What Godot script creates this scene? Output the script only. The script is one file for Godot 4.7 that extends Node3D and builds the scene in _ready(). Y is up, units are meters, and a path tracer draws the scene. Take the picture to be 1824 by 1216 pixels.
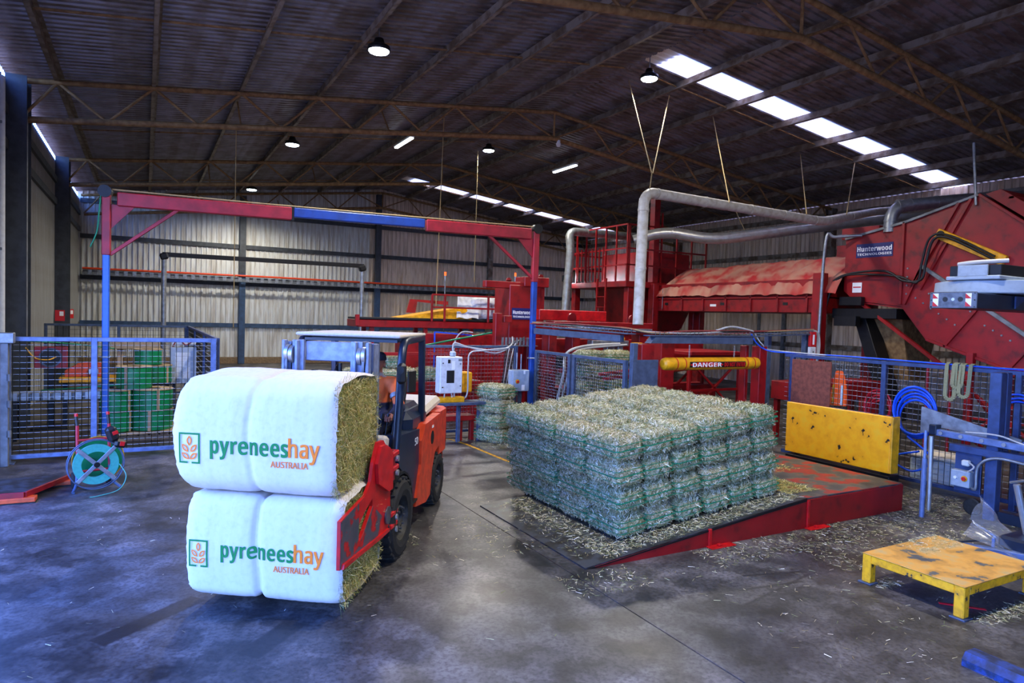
extends Node3D

# ---------------------------------------------------------------- mesh builder
class B:
	var v := PackedVector3Array()
	var n := PackedVector3Array()
	var c := PackedColorArray()
	var u := PackedVector2Array()
	var ix := PackedInt32Array()
	var col := Color.WHITE
	var xf := Transform3D.IDENTITY

	func vert(p: Vector3, nn: Vector3, uv := Vector2.ZERO) -> int:
		v.append(xf * p)
		n.append((xf.basis * nn).normalized())
		c.append(col)
		u.append(uv)
		return v.size() - 1

	func tri(a: int, b: int, d: int) -> void:  # counter-clockwise seen from outside
		ix.append(a)
		ix.append(d)
		ix.append(b)

	func face(pts: Array) -> B:  # convex polygon, counter-clockwise seen from outside
		var nn: Vector3 = (pts[1] - pts[0]).cross(pts[2] - pts[0])
		if nn.length() < 1e-12 and pts.size() > 3:
			nn = (pts[2] - pts[0]).cross(pts[3] - pts[0])
		nn = nn.normalized()
		var f := vert(pts[0], nn, Vector2(0, 0))
		var uvs := [Vector2(0, 1), Vector2(1, 1), Vector2(1, 0), Vector2(0, 0)]
		u[f] = uvs[0]
		for i in range(1, pts.size()):
			vert(pts[i], nn, uvs[i % 4])
		for i in range(1, pts.size() - 1):
			tri(f, f + i, f + i + 1)
		return self

	func box(ctr: Vector3, size: Vector3, bas := Basis.IDENTITY, bev := 0.0) -> B:
		var h := size * 0.5
		var keep := xf
		xf = xf * Transform3D(bas, ctr)
		if bev <= 0.0:
			for ax in 3:
				for s in [-1.0, 1.0]:
					var a := Vector3.ZERO
					a[ax] = s
					var e := Vector3.ZERO
					e[(ax + 1) % 3] = 1.0
					var g := Vector3.ZERO
					g[(ax + 2) % 3] = s
					face([(a - e - g) * h, (a + e - g) * h, (a + e + g) * h, (a - e + g) * h])
		else:
			var b: float = min(bev, min(h.x, min(h.y, h.z)) * 0.9)
			var q := h - Vector3(b, b, b)
			for ax in 3:
				var i1 := (ax + 1) % 3
				var i2 := (ax + 2) % 3
				for s in [-1.0, 1.0]:
					var pts := []
					for k in [[-1.0, -1.0], [1.0, -1.0], [1.0, 1.0], [-1.0, 1.0]]:
						var p := Vector3.ZERO
						p[ax] = s * h[ax]
						p[i1] = k[0] * q[i1]
						p[i2] = k[1] * q[i2] * s
						pts.append(p)
					face(pts)
				for s1 in [-1.0, 1.0]:
					for s2 in [-1.0, 1.0]:
						var a1 := Vector3.ZERO
						var b1 := Vector3.ZERO
						a1[i1] = s1 * h[i1]
						a1[i2] = s2 * q[i2]
						b1[i1] = s1 * q[i1]
						b1[i2] = s2 * h[i2]
						var lo := Vector3.ZERO
						lo[ax] = -q[ax]
						var hi := Vector3.ZERO
						hi[ax] = q[ax]
						if s1 * s2 > 0:
							face([a1 + lo, b1 + lo, b1 + hi, a1 + hi])
						else:
							face([b1 + lo, a1 + lo, a1 + hi, b1 + hi])
			for sx in [-1.0, 1.0]:
				for sy in [-1.0, 1.0]:
					for sz in [-1.0, 1.0]:
						var px := Vector3(sx * h.x, sy * q.y, sz * q.z)
						var py := Vector3(sx * q.x, sy * h.y, sz * q.z)
						var pz := Vector3(sx * q.x, sy * q.y, sz * h.z)
						if sx * sy * sz > 0:
							face([px, py, pz])
						else:
							face([px, pz, py])
		xf = keep
		return self

	func mm(lo: Vector3, hi: Vector3, bev := 0.0) -> B:  # box from corner to corner
		return box((lo + hi) * 0.5, (hi - lo).abs(), Basis.IDENTITY, bev)

	func bar(a: Vector3, b: Vector3, w: float, h: float, bev := 0.0, up := Vector3.UP) -> B:  # box beam from a to b
		var d := (b - a).normalized()
		if absf(d.dot(up)) > 0.99:
			up = Vector3.RIGHT
		var s := d.cross(up).normalized()
		return box((a + b) * 0.5, Vector3(w, h, a.distance_to(b)), Basis(s, (-d).cross(s).normalized(), -d), bev)

	func cyl(a: Vector3, b: Vector3, r: float, k := 12, r2 := -1.0, caps := true) -> B:
		if r2 < 0.0:
			r2 = r
		var d := (b - a).normalized()
		var s := d.cross(Vector3.UP if absf(d.y) < 0.95 else Vector3.RIGHT).normalized()
		var t := s.cross(d)
		var slope := (r - r2) / maxf(a.distance_to(b), 1e-5)
		var f := v.size()
		for i in k + 1:
			var an := TAU * i / k
			var o := s * cos(an) - t * sin(an)
			vert(a + o * r, o + d * slope, Vector2(float(i) / k, 0))
			vert(b + o * r2, o + d * slope, Vector2(float(i) / k, 1))
		for i in k:
			var p := f + i * 2
			tri(p, p + 2, p + 3)
			tri(p, p + 3, p + 1)
		if caps:
			for e in 2:
				var ctr := a if e == 0 else b
				var nn := -d if e == 0 else d
				var rr := r if e == 0 else r2
				if rr < 1e-5:
					continue
				var g := vert(ctr, nn)
				for i in k + 1:
					var an := TAU * i / k
					vert(ctr + (s * cos(an) - t * sin(an)) * rr, nn)
				for i in k:
					if e == 0:
						tri(g, g + 2 + i, g + 1 + i)
					else:
						tri(g, g + 1 + i, g + 2 + i)
		return self

	func tube(pts: Array, r: float, k := 8, caps := true, closed := false) -> B:
		var m := pts.size()
		var up := Vector3.UP
		var f := v.size()
		var d0: Vector3 = (pts[1] - pts[0]).normalized()
		if absf(d0.y) > 0.9:
			up = Vector3.RIGHT
		var s := d0.cross(up).normalized()
		for i in m:
			var a: Vector3 = pts[maxi(i - 1, 0)] if not closed else pts[(i - 1 + m) % m]
			var b: Vector3 = pts[mini(i + 1, m - 1)] if not closed else pts[(i + 1) % m]
			var d := (b - a).normalized()
			s = (s - d * s.dot(d)).normalized()
			var t := s.cross(d)
			for j in k + 1:
				var an := TAU * j / k
				var o := s * cos(an) - t * sin(an)
				vert(pts[i] + o * r, o, Vector2(float(j) / k, float(i) / m))
		var lim := m if closed else m - 1
		for i in lim:
			for j in k:
				var p := f + i * (k + 1) + j
				var q := f + ((i + 1) % m) * (k + 1) + j
				tri(p, p + 1, q + 1)
				tri(p, q + 1, q)
		if caps and not closed:
			for e in 2:
				var ctr: Vector3 = pts[0] if e == 0 else pts[m - 1]
				var nn: Vector3 = (pts[0] - pts[1]).normalized() if e == 0 else (pts[m - 1] - pts[m - 2]).normalized()
				var g := vert(ctr, nn)
				var ring := f if e == 0 else f + (m - 1) * (k + 1)
				for j in k + 1:
					v.append(v[ring + j])
					n.append((xf.basis * nn).normalized())
					c.append(col)
					u.append(Vector2.ZERO)
				for j in k:
					if e == 0:
						tri(g, g + 2 + j, g + 1 + j)
					else:
						tri(g, g + 1 + j, g + 2 + j)
		return self

	func lathe(prof: Array, k: int, at := Transform3D.IDENTITY) -> B:  # prof: Vector2(radius, height) bottom to top, outside on the right
		var keep := xf
		xf = xf * at
		for e in prof.size() - 1:
			var a: Vector2 = prof[e]
			var b: Vector2 = prof[e + 1]
			var d := (b - a).normalized()
			var nn := Vector2(d.y, -d.x)
			var f := v.size()
			for i in k + 1:
				var an := TAU * i / k
				var o := Vector3(cos(an), 0, -sin(an))
				vert(o * a.x + Vector3.UP * a.y, o * nn.x + Vector3.UP * nn.y, Vector2(float(i) / k, a.y))
				vert(o * b.x + Vector3.UP * b.y, o * nn.x + Vector3.UP * nn.y, Vector2(float(i) / k, b.y))
			for i in k:
				var p := f + i * 2
				tri(p, p + 2, p + 3)
				tri(p, p + 3, p + 1)
		xf = keep
		return self

	# polygon (x, y) extruded by t along +z (from -t/2 to t/2), placed by at
	func extr(poly: Array, t: float, at := Transform3D.IDENTITY) -> B:
		var pp := PackedVector2Array(poly)
		if Geometry2D.is_polygon_clockwise(pp):
			pp.reverse()
		# Geometry2D takes y down, so its clockwise is ours turned; make sure of counter-clockwise by area
		var ar := 0.0
		for i in pp.size():
			ar += pp[i].cross(pp[(i + 1) % pp.size()])
		if ar < 0.0:
			pp.reverse()
		var keep := xf
		xf = xf * at
		var tris := Geometry2D.triangulate_polygon(pp)
		for s in [-1.0, 1.0]:
			var f := v.size()
			for p in pp:
				vert(Vector3(p.x, p.y, s * t * 0.5), Vector3(0, 0, s), p)
			for i in range(0, tris.size(), 3):
				var a := pp[tris[i]]
				var b := pp[tris[i + 1]]
				var d := pp[tris[i + 2]]
				var ccw := (b - a).cross(d - a) > 0.0
				if ccw == (s > 0.0):
					tri(f + tris[i], f + tris[i + 1], f + tris[i + 2])
				else:
					tri(f + tris[i], f + tris[i + 2], f + tris[i + 1])
		for i in pp.size():
			var a := pp[i]
			var b := pp[(i + 1) % pp.size()]
			face([Vector3(a.x, a.y, -t * 0.5), Vector3(b.x, b.y, -t * 0.5), Vector3(b.x, b.y, t * 0.5), Vector3(a.x, a.y, t * 0.5)])
		xf = keep
		return self

	# grid of points [row][col], smooth normals; outside is to the left of (col direction) x (row direction)
	func grid(rows: Array, wrap := false, tint = null) -> B:
		var h := rows.size()
		var w: int = rows[0].size()
		var f := v.size()
		for j in h:
			for i in w:
				var l: Vector3 = rows[j][(i - 1 + w) % w] if wrap else rows[j][maxi(i - 1, 0)]
				var r: Vector3 = rows[j][(i + 1) % w] if wrap else rows[j][mini(i + 1, w - 1)]
				var dn: Vector3 = rows[maxi(j - 1, 0)][i]
				var up: Vector3 = rows[mini(j + 1, h - 1)][i]
				if tint != null:
					col = tint[j][i]
				vert(rows[j][i], (r - l).cross(up - dn), Vector2(float(i) / (w - 1), float(j) / (h - 1)))
		var lim := w if wrap else w - 1
		for j in h - 1:
			for i in lim:
				var p := f + j * w + i
				var q := f + j * w + (i + 1) % w
				tri(p, q, q + w)
				tri(p, q + w, p + w)
		return self

	func commit() -> ArrayMesh:
		var a := []
		a.resize(Mesh.ARRAY_MAX)
		a[Mesh.ARRAY_VERTEX] = v
		a[Mesh.ARRAY_NORMAL] = n
		a[Mesh.ARRAY_COLOR] = c
		a[Mesh.ARRAY_TEX_UV] = u
		a[Mesh.ARRAY_INDEX] = ix
		var m := ArrayMesh.new()
		m.add_surface_from_arrays(Mesh.PRIMITIVE_TRIANGLES, a)
		return m


# ---------------------------------------------------------------- scene helpers
var M := {}
var T := {}
var taken := {}
var rng := RandomNumberGenerator.new()
var nz := FastNoiseLite.new()

func numbered(s: String) -> String:
	var k: int = taken.get(s, 0)
	taken[s] = k + 1
	return s if k == 0 else "%s_%03d" % [s, k]

func inst(mesh: Mesh, called: String, m: Material, par: Node = null, at := Transform3D.IDENTITY) -> MeshInstance3D:
	var o := MeshInstance3D.new()
	o.mesh = mesh
	o.material_override = m
	o.transform = at
	if par == null:
		o.name = numbered(called)
		add_child(o)
	else:
		o.name = called
		par.add_child(o, true)
	return o

func mk(b: B, called: String, m: Material, par: Node = null, at := Transform3D.IDENTITY) -> MeshInstance3D:
	return inst(b.commit(), called, m, par, at)

func tag(o: Node, label: String, category: String, group := "", kind := "") -> Node:
	if label:
		o.set_meta("label", label)
	if category:
		o.set_meta("category", category)
	if group:
		o.set_meta("group", group)
	if kind:
		o.set_meta("kind", kind)
	return o

func thing(called: String, label: String, category: String, at := Vector3.ZERO, turn := 0.0, group := "") -> Node3D:
	var o := Node3D.new()
	o.name = numbered(called)
	add_child(o)
	o.position = at
	o.rotation.y = turn
	tag(o, label, category, group)
	return o

func struct(called: String) -> Node3D:
	var o := Node3D.new()
	o.name = called
	add_child(o)
	o.set_meta("kind", "structure")
	return o

func at(p: Vector3, b := Basis.IDENTITY) -> Transform3D:
	return Transform3D(b, p)

func ry(deg: float) -> Basis:
	return Basis(Vector3.UP, deg_to_rad(deg))

func rx(deg: float) -> Basis:
	return Basis(Vector3.RIGHT, deg_to_rad(deg))

func rz(deg: float) -> Basis:
	return Basis(Vector3.BACK, deg_to_rad(deg))

func ramp_of(stops: Array, hard := false) -> Gradient:
	var g := Gradient.new()
	var o := PackedFloat32Array()
	var c := PackedColorArray()
	for s in stops:
		o.append(s[0])
		c.append(s[1])
	g.offsets = o
	g.colors = c
	if hard:
		g.interpolation_mode = Gradient.GRADIENT_INTERPOLATE_CONSTANT
	return g

func noise_tex(size: int, freq: float, stops: Array, sd := 1, oct := 5, hard := false, kind := FastNoiseLite.TYPE_SIMPLEX_SMOOTH, warp := 0.0) -> NoiseTexture2D:
	var f := FastNoiseLite.new()
	f.noise_type = kind
	f.seed = sd
	f.frequency = freq
	f.fractal_octaves = oct
	f.fractal_gain = 0.55
	if warp > 0.0:
		f.domain_warp_enabled = true
		f.domain_warp_amplitude = warp
		f.domain_warp_frequency = freq * 1.5
	var t := NoiseTexture2D.new()
	t.width = size
	t.height = size
	t.seamless = true
	t.noise = f
	if stops.size():
		t.color_ramp = ramp_of(stops, hard)
	return t

func g(x: float) -> Color:
	return Color(x, x, x)

func mat(called: String, c: Color, rough := 0.6, metal := 0.0, tex: Texture2D = null, sc := 1.0, world := true) -> StandardMaterial3D:
	var m := StandardMaterial3D.new()
	m.resource_name = called
	m.albedo_color = c
	m.roughness = rough
	m.metallic = metal
	if tex != null:
		m.albedo_texture = tex
		m.uv1_triplanar = true
		m.uv1_world_triplanar = world
		m.uv1_scale = Vector3(sc, sc, sc)
	M[called] = m
	return m

func rough_tex(m: StandardMaterial3D, t: Texture2D) -> void:
	m.roughness_texture = t
	m.roughness_texture_channel = BaseMaterial3D.TEXTURE_CHANNEL_RED

func emit(called: String, c: Color, e: float) -> StandardMaterial3D:
	var m := mat(called, c, 0.5)
	m.emission_enabled = true
	m.emission = c
	m.emission_energy_multiplier = e
	return m

func vc(m: StandardMaterial3D) -> StandardMaterial3D:
	m.vertex_color_use_as_albedo = true
	return m

# lettering: a TextMesh scaled to a given width; lies in its own xy plane, facing +z, left end at the origin
func lettering(txt: String, width: float, height: float, weight := 700, family := "Droid Sans", italic := false) -> ArrayMesh:
	var f := SystemFont.new()
	f.font_names = PackedStringArray([family])
	f.font_weight = weight
	f.font_italic = italic
	var t := TextMesh.new()
	t.font = f
	if weight == 500:
		f.font_weight = 400
	t.text = txt
	t.font_size = 64
	t.pixel_size = 0.01
	t.depth = 0.01
	t.horizontal_alignment = HORIZONTAL_ALIGNMENT_LEFT
	var arr := t.get_mesh_arrays()
	var vv: PackedVector3Array = arr[Mesh.ARRAY_VERTEX]
	var lo := Vector3.INF
	var hi := -Vector3.INF
	for p in vv:
		lo = lo.min(p)
		hi = hi.max(p)
	var sx := width / maxf(hi.x - lo.x, 1e-4)
	var sy := sx if height <= 0.0 else height / maxf(hi.y - lo.y, 1e-4)
	for i in vv.size():
		var p := vv[i]
		vv[i] = Vector3((p.x - lo.x) * sx, (p.y - lo.y) * sy, 0.002 if p.z > 0.0 else 0.0)
	arr[Mesh.ARRAY_VERTEX] = vv
	arr[Mesh.ARRAY_TANGENT] = null
	var m := ArrayMesh.new()
	m.add_surface_from_arrays(Mesh.PRIMITIVE_TRIANGLES, arr)
	if weight == 500:  # half-bold: strokes drawn twice, a little apart
		var st := SurfaceTool.new()
		var o := (hi.y - lo.y) * sy * 0.017
		for d in [Vector3(-o, -o * 0.7, 0.0), Vector3(o, o * 0.7, 0.0006), Vector3(o, -o * 0.7, 0.0003), Vector3(-o, o * 0.7, 0.0009)]:
			st.append_from(m, 0, Transform3D(Basis.IDENTITY, d))
		return st.commit()
	return m

# arc of points for bends
func arc(ctr: Vector3, a: Vector3, b: Vector3, r: float, k := 8, full := PI / 2) -> Array:
	var o := []
	for i in k + 1:
		var t := full * i / k
		o.append(ctr + a * r * cos(t) + b * r * sin(t))
	return o

func bez(p0: Vector3, p1: Vector3, p2: Vector3, p3: Vector3, k := 16) -> Array:
	var o := []
	for i in k + 1:
		o.append(p0.bezier_interpolate(p1, p2, p3, float(i) / k))
	return o

func smooth_path(pts: Array, k := 8) -> Array:
	var o := []
	for i in pts.size() - 1:
		var p0: Vector3 = pts[maxi(i - 1, 0)]
		var p3: Vector3 = pts[mini(i + 2, pts.size() - 1)]
		for j in k:
			o.append(pts[i].cubic_interpolate(pts[i + 1], p0, p3, float(j) / k))
	o.append(pts[pts.size() - 1])
	return o

# straws: thin blades standing on a patch p0 + s*eu + t*ev with outward nn
func straws(b: B, count: int, p0: Vector3, eu: Vector3, ev: Vector3, nn: Vector3, pal: Array, lmin := 0.04, lmax := 0.11, w := 0.0035, lift := 0.45, depth := 0.01) -> void:
	for i in count:
		var p := p0 + eu * rng.randf() + ev * rng.randf() + nn * rng.randf_range(-depth, depth)
		var an := rng.randf() * TAU
		var d := (eu.normalized() * cos(an) + ev.normalized() * sin(an) + nn * rng.randf_range(-0.1, lift) * (2.0 if rng.randf() < 0.12 else 1.0)).normalized()
		var s := d.cross(nn).normalized() if absf(d.dot(nn)) < 0.97 else eu.normalized()
		s = (s + nn * rng.randf_range(-0.8, 0.8)).normalized() * w * rng.randf_range(0.5, 1.4) * 0.5
		var q := p + d * rng.randf_range(lmin, lmax)
		var up := s.cross(d).normalized()
		if up.dot(nn) < 0.0:
			up = -up
		b.col = pal[rng.randi() % pal.size()] * rng.randf_range(0.8, 1.2)
		b.col.a = 1.0
		var f := b.vert(p - s, up)
		b.vert(p + s, up)
		b.vert(q + s * 0.6, up)
		b.vert(q - s * 0.6, up)
		b.tri(f, f + 1, f + 2)
		b.tri(f, f + 2, f + 3)

func make_materials() -> void:
	nz.noise_type = FastNoiseLite.TYPE_SIMPLEX_SMOOTH
	nz.frequency = 1.0
	nz.fractal_octaves = 3
	T.grime = noise_tex(512, 0.012, [[0.0, g(0.74)], [0.45, g(0.9)], [0.7, g(1.0)], [1.0, g(1.0)]], 3, 6)
	T.fine = noise_tex(512, 0.03, [[0.0, g(0.86)], [0.5, g(0.96)], [1.0, g(1.0)]], 4, 4)
	T.dusty = noise_tex(512, 0.012, [[0.0, Color(0.55, 0.46, 0.36)], [0.4, Color(0.78, 0.72, 0.64)], [0.62, g(0.97)], [1.0, g(1.0)]], 9, 6)
	T.rust = noise_tex(512, 0.015, [[0.0, Color(0.56, 0.47, 0.36)], [0.5, Color(0.8, 0.73, 0.62)], [1.0, Color(0.96, 0.92, 0.84)]], 12, 6)
	T.rgh = noise_tex(512, 0.02, [[0.0, g(0.55)], [0.5, g(0.8)], [1.0, g(1.0)]], 17, 5)
	T.wall = noise_tex(512, 0.012, [[0.0, Color(0.76, 0.72, 0.66)], [0.4, Color(0.9, 0.88, 0.86)], [0.62, g(0.97)], [1.0, g(1.0)]], 14, 6)
	# galvanised and painted steel
	mat("galv", Color(0.62, 0.64, 0.66), 0.42, 0.7, T.grime, 0.9)
	mat("galv_dull", Color(0.5, 0.52, 0.54), 0.55, 0.5, T.grime, 0.6)
	mat("silver", Color(0.74, 0.75, 0.76), 0.35, 0.75, T.fine, 0.7)
	mat("purlin_steel", Color(0.52, 0.49, 0.45), 0.65, 0.2, T.dusty, 0.35)
	mat("truss_steel", Color(0.66, 0.55, 0.4), 0.75, 0.1, T.rust, 0.7)
	mat("column_steel", Color(0.25, 0.27, 0.29), 0.6, 0.2, T.grime, 0.5)
	mat("column_blue", Color(0.2, 0.3, 0.42), 0.55, 0.1, T.grime, 0.5)
	mat("roof_sheet", Color(0.5, 0.49, 0.51), 0.45, 0.3, T.dusty, 0.25)
	mat("wall_sheet", Color(0.84, 0.85, 0.83), 0.55, 0.1, T.wall, 1.0)
	mat("wall_dusty", Color(0.88, 0.81, 0.72), 0.6, 0.1, T.wall, 1.0)
	mat("concrete_wall", Color(0.6, 0.6, 0.58), 0.85, 0.0, T.wall, 1.0)
	for k in ["wall_sheet", "wall_dusty", "concrete_wall"]:
		M[k].uv1_scale = Vector3(0.7, 0.09, 0.7)
	var sk := mat("skylight", Color(0.97, 0.93, 0.86), 0.6)
	sk.backlight_enabled = true
	sk.backlight = Color(1.0, 0.97, 0.92)
	# reds, blues, yellows
	T.redwear = noise_tex(512, 0.01, [[0.0, Color(0.30, 0.04, 0.05)], [0.35, Color(0.5, 0.035, 0.05)], [0.75, Color(0.56, 0.04, 0.06)], [1.0, Color(0.52, 0.12, 0.11)]], 21, 6)
	mat("red", Color(1, 1, 1), 0.42, 0.0, T.redwear, 0.45)
	mat("red_bright", Color(0.78, 0.05, 0.07), 0.38, 0.0, T.grime, 0.8)
	mat("red_gantry", Color(0.68, 0.1, 0.17), 0.5, 0.0, T.grime, 0.5)
	mat("blue_gantry", Color(0.07, 0.27, 0.62), 0.45, 0.0, T.grime, 0.6)
	mat("blue_post", Color(0.16, 0.4, 0.78), 0.4, 0.1, T.fine, 0.8)
	mat("bluegrey", Color(0.29, 0.35, 0.45), 0.5, 0.15, T.grime, 0.8)
	mat("blue_frame", Color(0.2, 0.28, 0.46), 0.45, 0.15, T.grime, 0.8)
	mat("blue_pale", Color(0.42, 0.5, 0.68), 0.42, 0.25, T.grime, 0.9)
	mat("blue_dark", Color(0.07, 0.13, 0.22), 0.35, 0.1, T.grime, 0.7)
	mat("yellow", Color(0.93, 0.66, 0.05), 0.45, 0.0, T.grime, 0.8)
	T.yelwear = noise_tex(1024, 0.006, [[0.0, Color(0.1, 0.1, 0.12)], [0.16, Color(0.2, 0.19, 0.16)], [0.19, Color(0.84, 0.57, 0.08)], [0.6, Color(0.97, 0.68, 0.04)], [1.0, Color(0.97, 0.7, 0.1)]], 33, 7)
	mat("yellow_worn", Color(1, 1, 1), 0.45, 0.0, T.yelwear, 1.4)
	T.tabletop = noise_tex(1024, 0.005, [[0.0, Color(0.2, 0.21, 0.23)], [0.26, Color(0.33, 0.33, 0.32)], [0.3, Color(0.66, 0.48, 0.2)], [0.55, Color(0.8, 0.58, 0.24)], [0.8, Color(0.72, 0.6, 0.38)], [1.0, Color(0.55, 0.52, 0.42)]], 35, 7)
	mat("table_top", Color(1, 1, 1), 0.6, 0.0, T.tabletop, 0.42)
	T.boardwear = noise_tex(1024, 0.005, [[0.0, Color(0.1, 0.09, 0.07)], [0.13, Color(0.13, 0.11, 0.08)], [0.15, Color(0.9, 0.6, 0.06)], [0.6, Color(0.95, 0.66, 0.06)], [1.0, Color(0.93, 0.7, 0.16)]], 38, 7)
	mat("yellow_board", Color(1, 1, 1), 0.4, 0.0, T.boardwear, 0.8)
	T.ramptop = noise_tex(1024, 0.004, [[0.0, Color(0.16, 0.17, 0.19)], [0.4, Color(0.27, 0.27, 0.27)], [0.52, Color(0.36, 0.33, 0.28)], [0.58, Color(0.5, 0.14, 0.12)], [1.0, Color(0.64, 0.12, 0.12)]], 41, 7)
	mat("ramp_top", Color(1, 1, 1), 0.5, 0.1, T.ramptop, 0.5)
	mat("ramp_dark", Color(0.26, 0.27, 0.29), 0.42, 0.35, T.dusty, 0.7)
	mat("forklift_orange", Color(0.84, 0.25, 0.1), 0.38, 0.0, T.grime, 0.8, false)
	mat("forklift_blue", Color(0.09, 0.15, 0.24), 0.3, 0.1, T.grime, 0.8, false)
	mat("mast_blue", Color(0.5, 0.55, 0.68), 0.4, 0.15, T.grime, 1.2, false)
	mat("dusty_top", Color(0.78, 0.74, 0.68), 0.9, 0.0, T.fine, 1.5, false)
	T.clamp = noise_tex(512, 0.008, [[0.0, Color(0.2, 0.21, 0.24)], [0.56, Color(0.3, 0.3, 0.33)], [0.62, Color(0.55, 0.07, 0.1)], [0.7, Color(0.7, 0.05, 0.08)], [1.0, Color(0.75, 0.06, 0.09)]], 45, 6, false, FastNoiseLite.TYPE_SIMPLEX_SMOOTH, 20.0)
	mat("clamp_worn", Color(1, 1, 1), 0.45, 0.1, T.clamp, 0.9, false)
	mat("steel_worn", Color(0.4, 0.41, 0.44), 0.4, 0.6, T.grime, 1.5, false)
	mat("black", Color(0.035, 0.035, 0.04), 0.5)
	mat("black_steel", Color(0.09, 0.09, 0.1), 0.45, 0.4, T.grime, 1.0)
	mat("rubber", Color(0.1, 0.1, 0.1), 0.75, 0.0, T.dusty, 2.0, false)
	mat("rim", Color(0.2, 0.2, 0.19), 0.6, 0.2, T.dusty, 2.0, false)
	mat("white_panel", Color(0.82, 0.83, 0.83), 0.45, 0.0, T.fine, 0.6)
	mat("grey_panel", Color(0.62, 0.67, 0.72), 0.45, 0.0, T.fine, 0.6)
	mat("white_bag", Color(0.85, 0.85, 0.84), 0.7, 0.0, T.grime, 0.8)
	mat("green_coil", Color(0.03, 0.5, 0.28), 0.3, 0.0, T.fine, 0.8)
	mat("teal_coil", Color(0.25, 0.62, 0.56), 0.35, 0.0, T.fine, 1.5)
	mat("strap_green", Color(0.04, 0.48, 0.32), 0.3)
	mat("cardboard", Color(0.68, 0.58, 0.44), 0.9, 0.0, T.fine, 1.0)
	mat("timber", Color(0.52, 0.43, 0.32), 0.85, 0.0, T.grime, 1.5)
	mat("orange", Color(0.85, 0.3, 0.08), 0.5, 0.0, T.grime, 1.0)
	mat("orange_cable", Color(0.85, 0.27, 0.1), 0.5)
	mat("cable_grey", Color(0.66, 0.66, 0.66), 0.5)
	mat("cable_dark", Color(0.07, 0.07, 0.08), 0.5)
	mat("cable_red", Color(0.5, 0.2, 0.19), 0.55)
	mat("hose_blue", Color(0.05, 0.3, 0.8), 0.35)
	mat("hose_red", Color(0.72, 0.06, 0.12), 0.4)
	mat("rope", Color(0.6, 0.52, 0.36), 0.9)
	mat("wire", Color(0.66, 0.67, 0.68), 0.45, 0.5)
	mat("wire_dark", Color(0.3, 0.31, 0.34), 0.5, 0.5)
	mat("pvc", Color(0.74, 0.73, 0.69), 0.4, 0.0, T.wall, 0.9)
	mat("duct", Color(0.66, 0.66, 0.64), 0.35, 0.5, T.wall, 0.7)
	mat("sling", Color(0.56, 0.55, 0.4), 0.9, 0.0, T.fine, 2.0)
	mat("sign_blue", Color(0.1, 0.12, 0.36), 0.4)
	mat("sign_red", Color(0.75, 0.07, 0.08), 0.45)
	mat("sign_white", Color(0.9, 0.9, 0.9), 0.45)
	mat("print_green", Color(0.0, 0.45, 0.18), 0.8)
	mat("print_orange", Color(0.93, 0.46, 0.03), 0.8)
	mat("wood_board", Color(0.5, 0.25, 0.18), 0.8, 0.0, T.grime, 1.5)
	mat("yellow_line", Color(0.8, 0.6, 0.06), 0.6, 0.0, T.dusty, 2.0)
	mat("tarp_red", Color(1, 1, 1), 0.75)
	vc(M.tarp_red)
	vc(mat("hay", Color(1, 1, 1), 0.9))
	T.hayfine = noise_tex(512, 0.05, [[0.0, g(0.6)], [0.45, g(0.85)], [1.0, g(1.0)]], 51, 5)
	vc(mat("hay_body", Color(1, 1, 1), 0.95, 0.0, T.hayfine, 2.5, false))
	var hb: StandardMaterial3D = M.hay_body
	hb.heightmap_enabled = true
	hb.heightmap_texture = T.hayfine
	hb.heightmap_scale = 1.2
	T.weave = noise_tex(512, 0.02, [[0.0, g(0.93)], [0.5, g(0.985)], [1.0, g(1.0)]], 57, 5)
	var net := mat("net_white", Color(0.81, 0.775, 0.73), 0.85, 0.0, T.weave, 1.2, false)
	net.heightmap_enabled = true
	net.heightmap_texture = noise_tex(512, 0.03, [], 58, 4)
	net.heightmap_scale = 0.14
	var film := mat("film", Color(0.9, 0.94, 1.0, 0.1), 0.12)
	film.transparency = BaseMaterial3D.TRANSPARENCY_ALPHA
	# things that glow
	emit("led_face", Color(0.86, 0.93, 1.0), 30.0)
	emit("tube_face", Color(0.92, 0.96, 1.0), 9.0)
	emit("beacon", Color(1.0, 0.35, 0.12), 1.2)
	# cloth
	mat("hivis", Color(0.95, 0.36, 0.08), 0.8, 0.0, T.fine, 3.0, false)
	vc(mat("person", Color(1, 1, 1), 0.8, 0.0, T.fine, 6.0, false))

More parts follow.
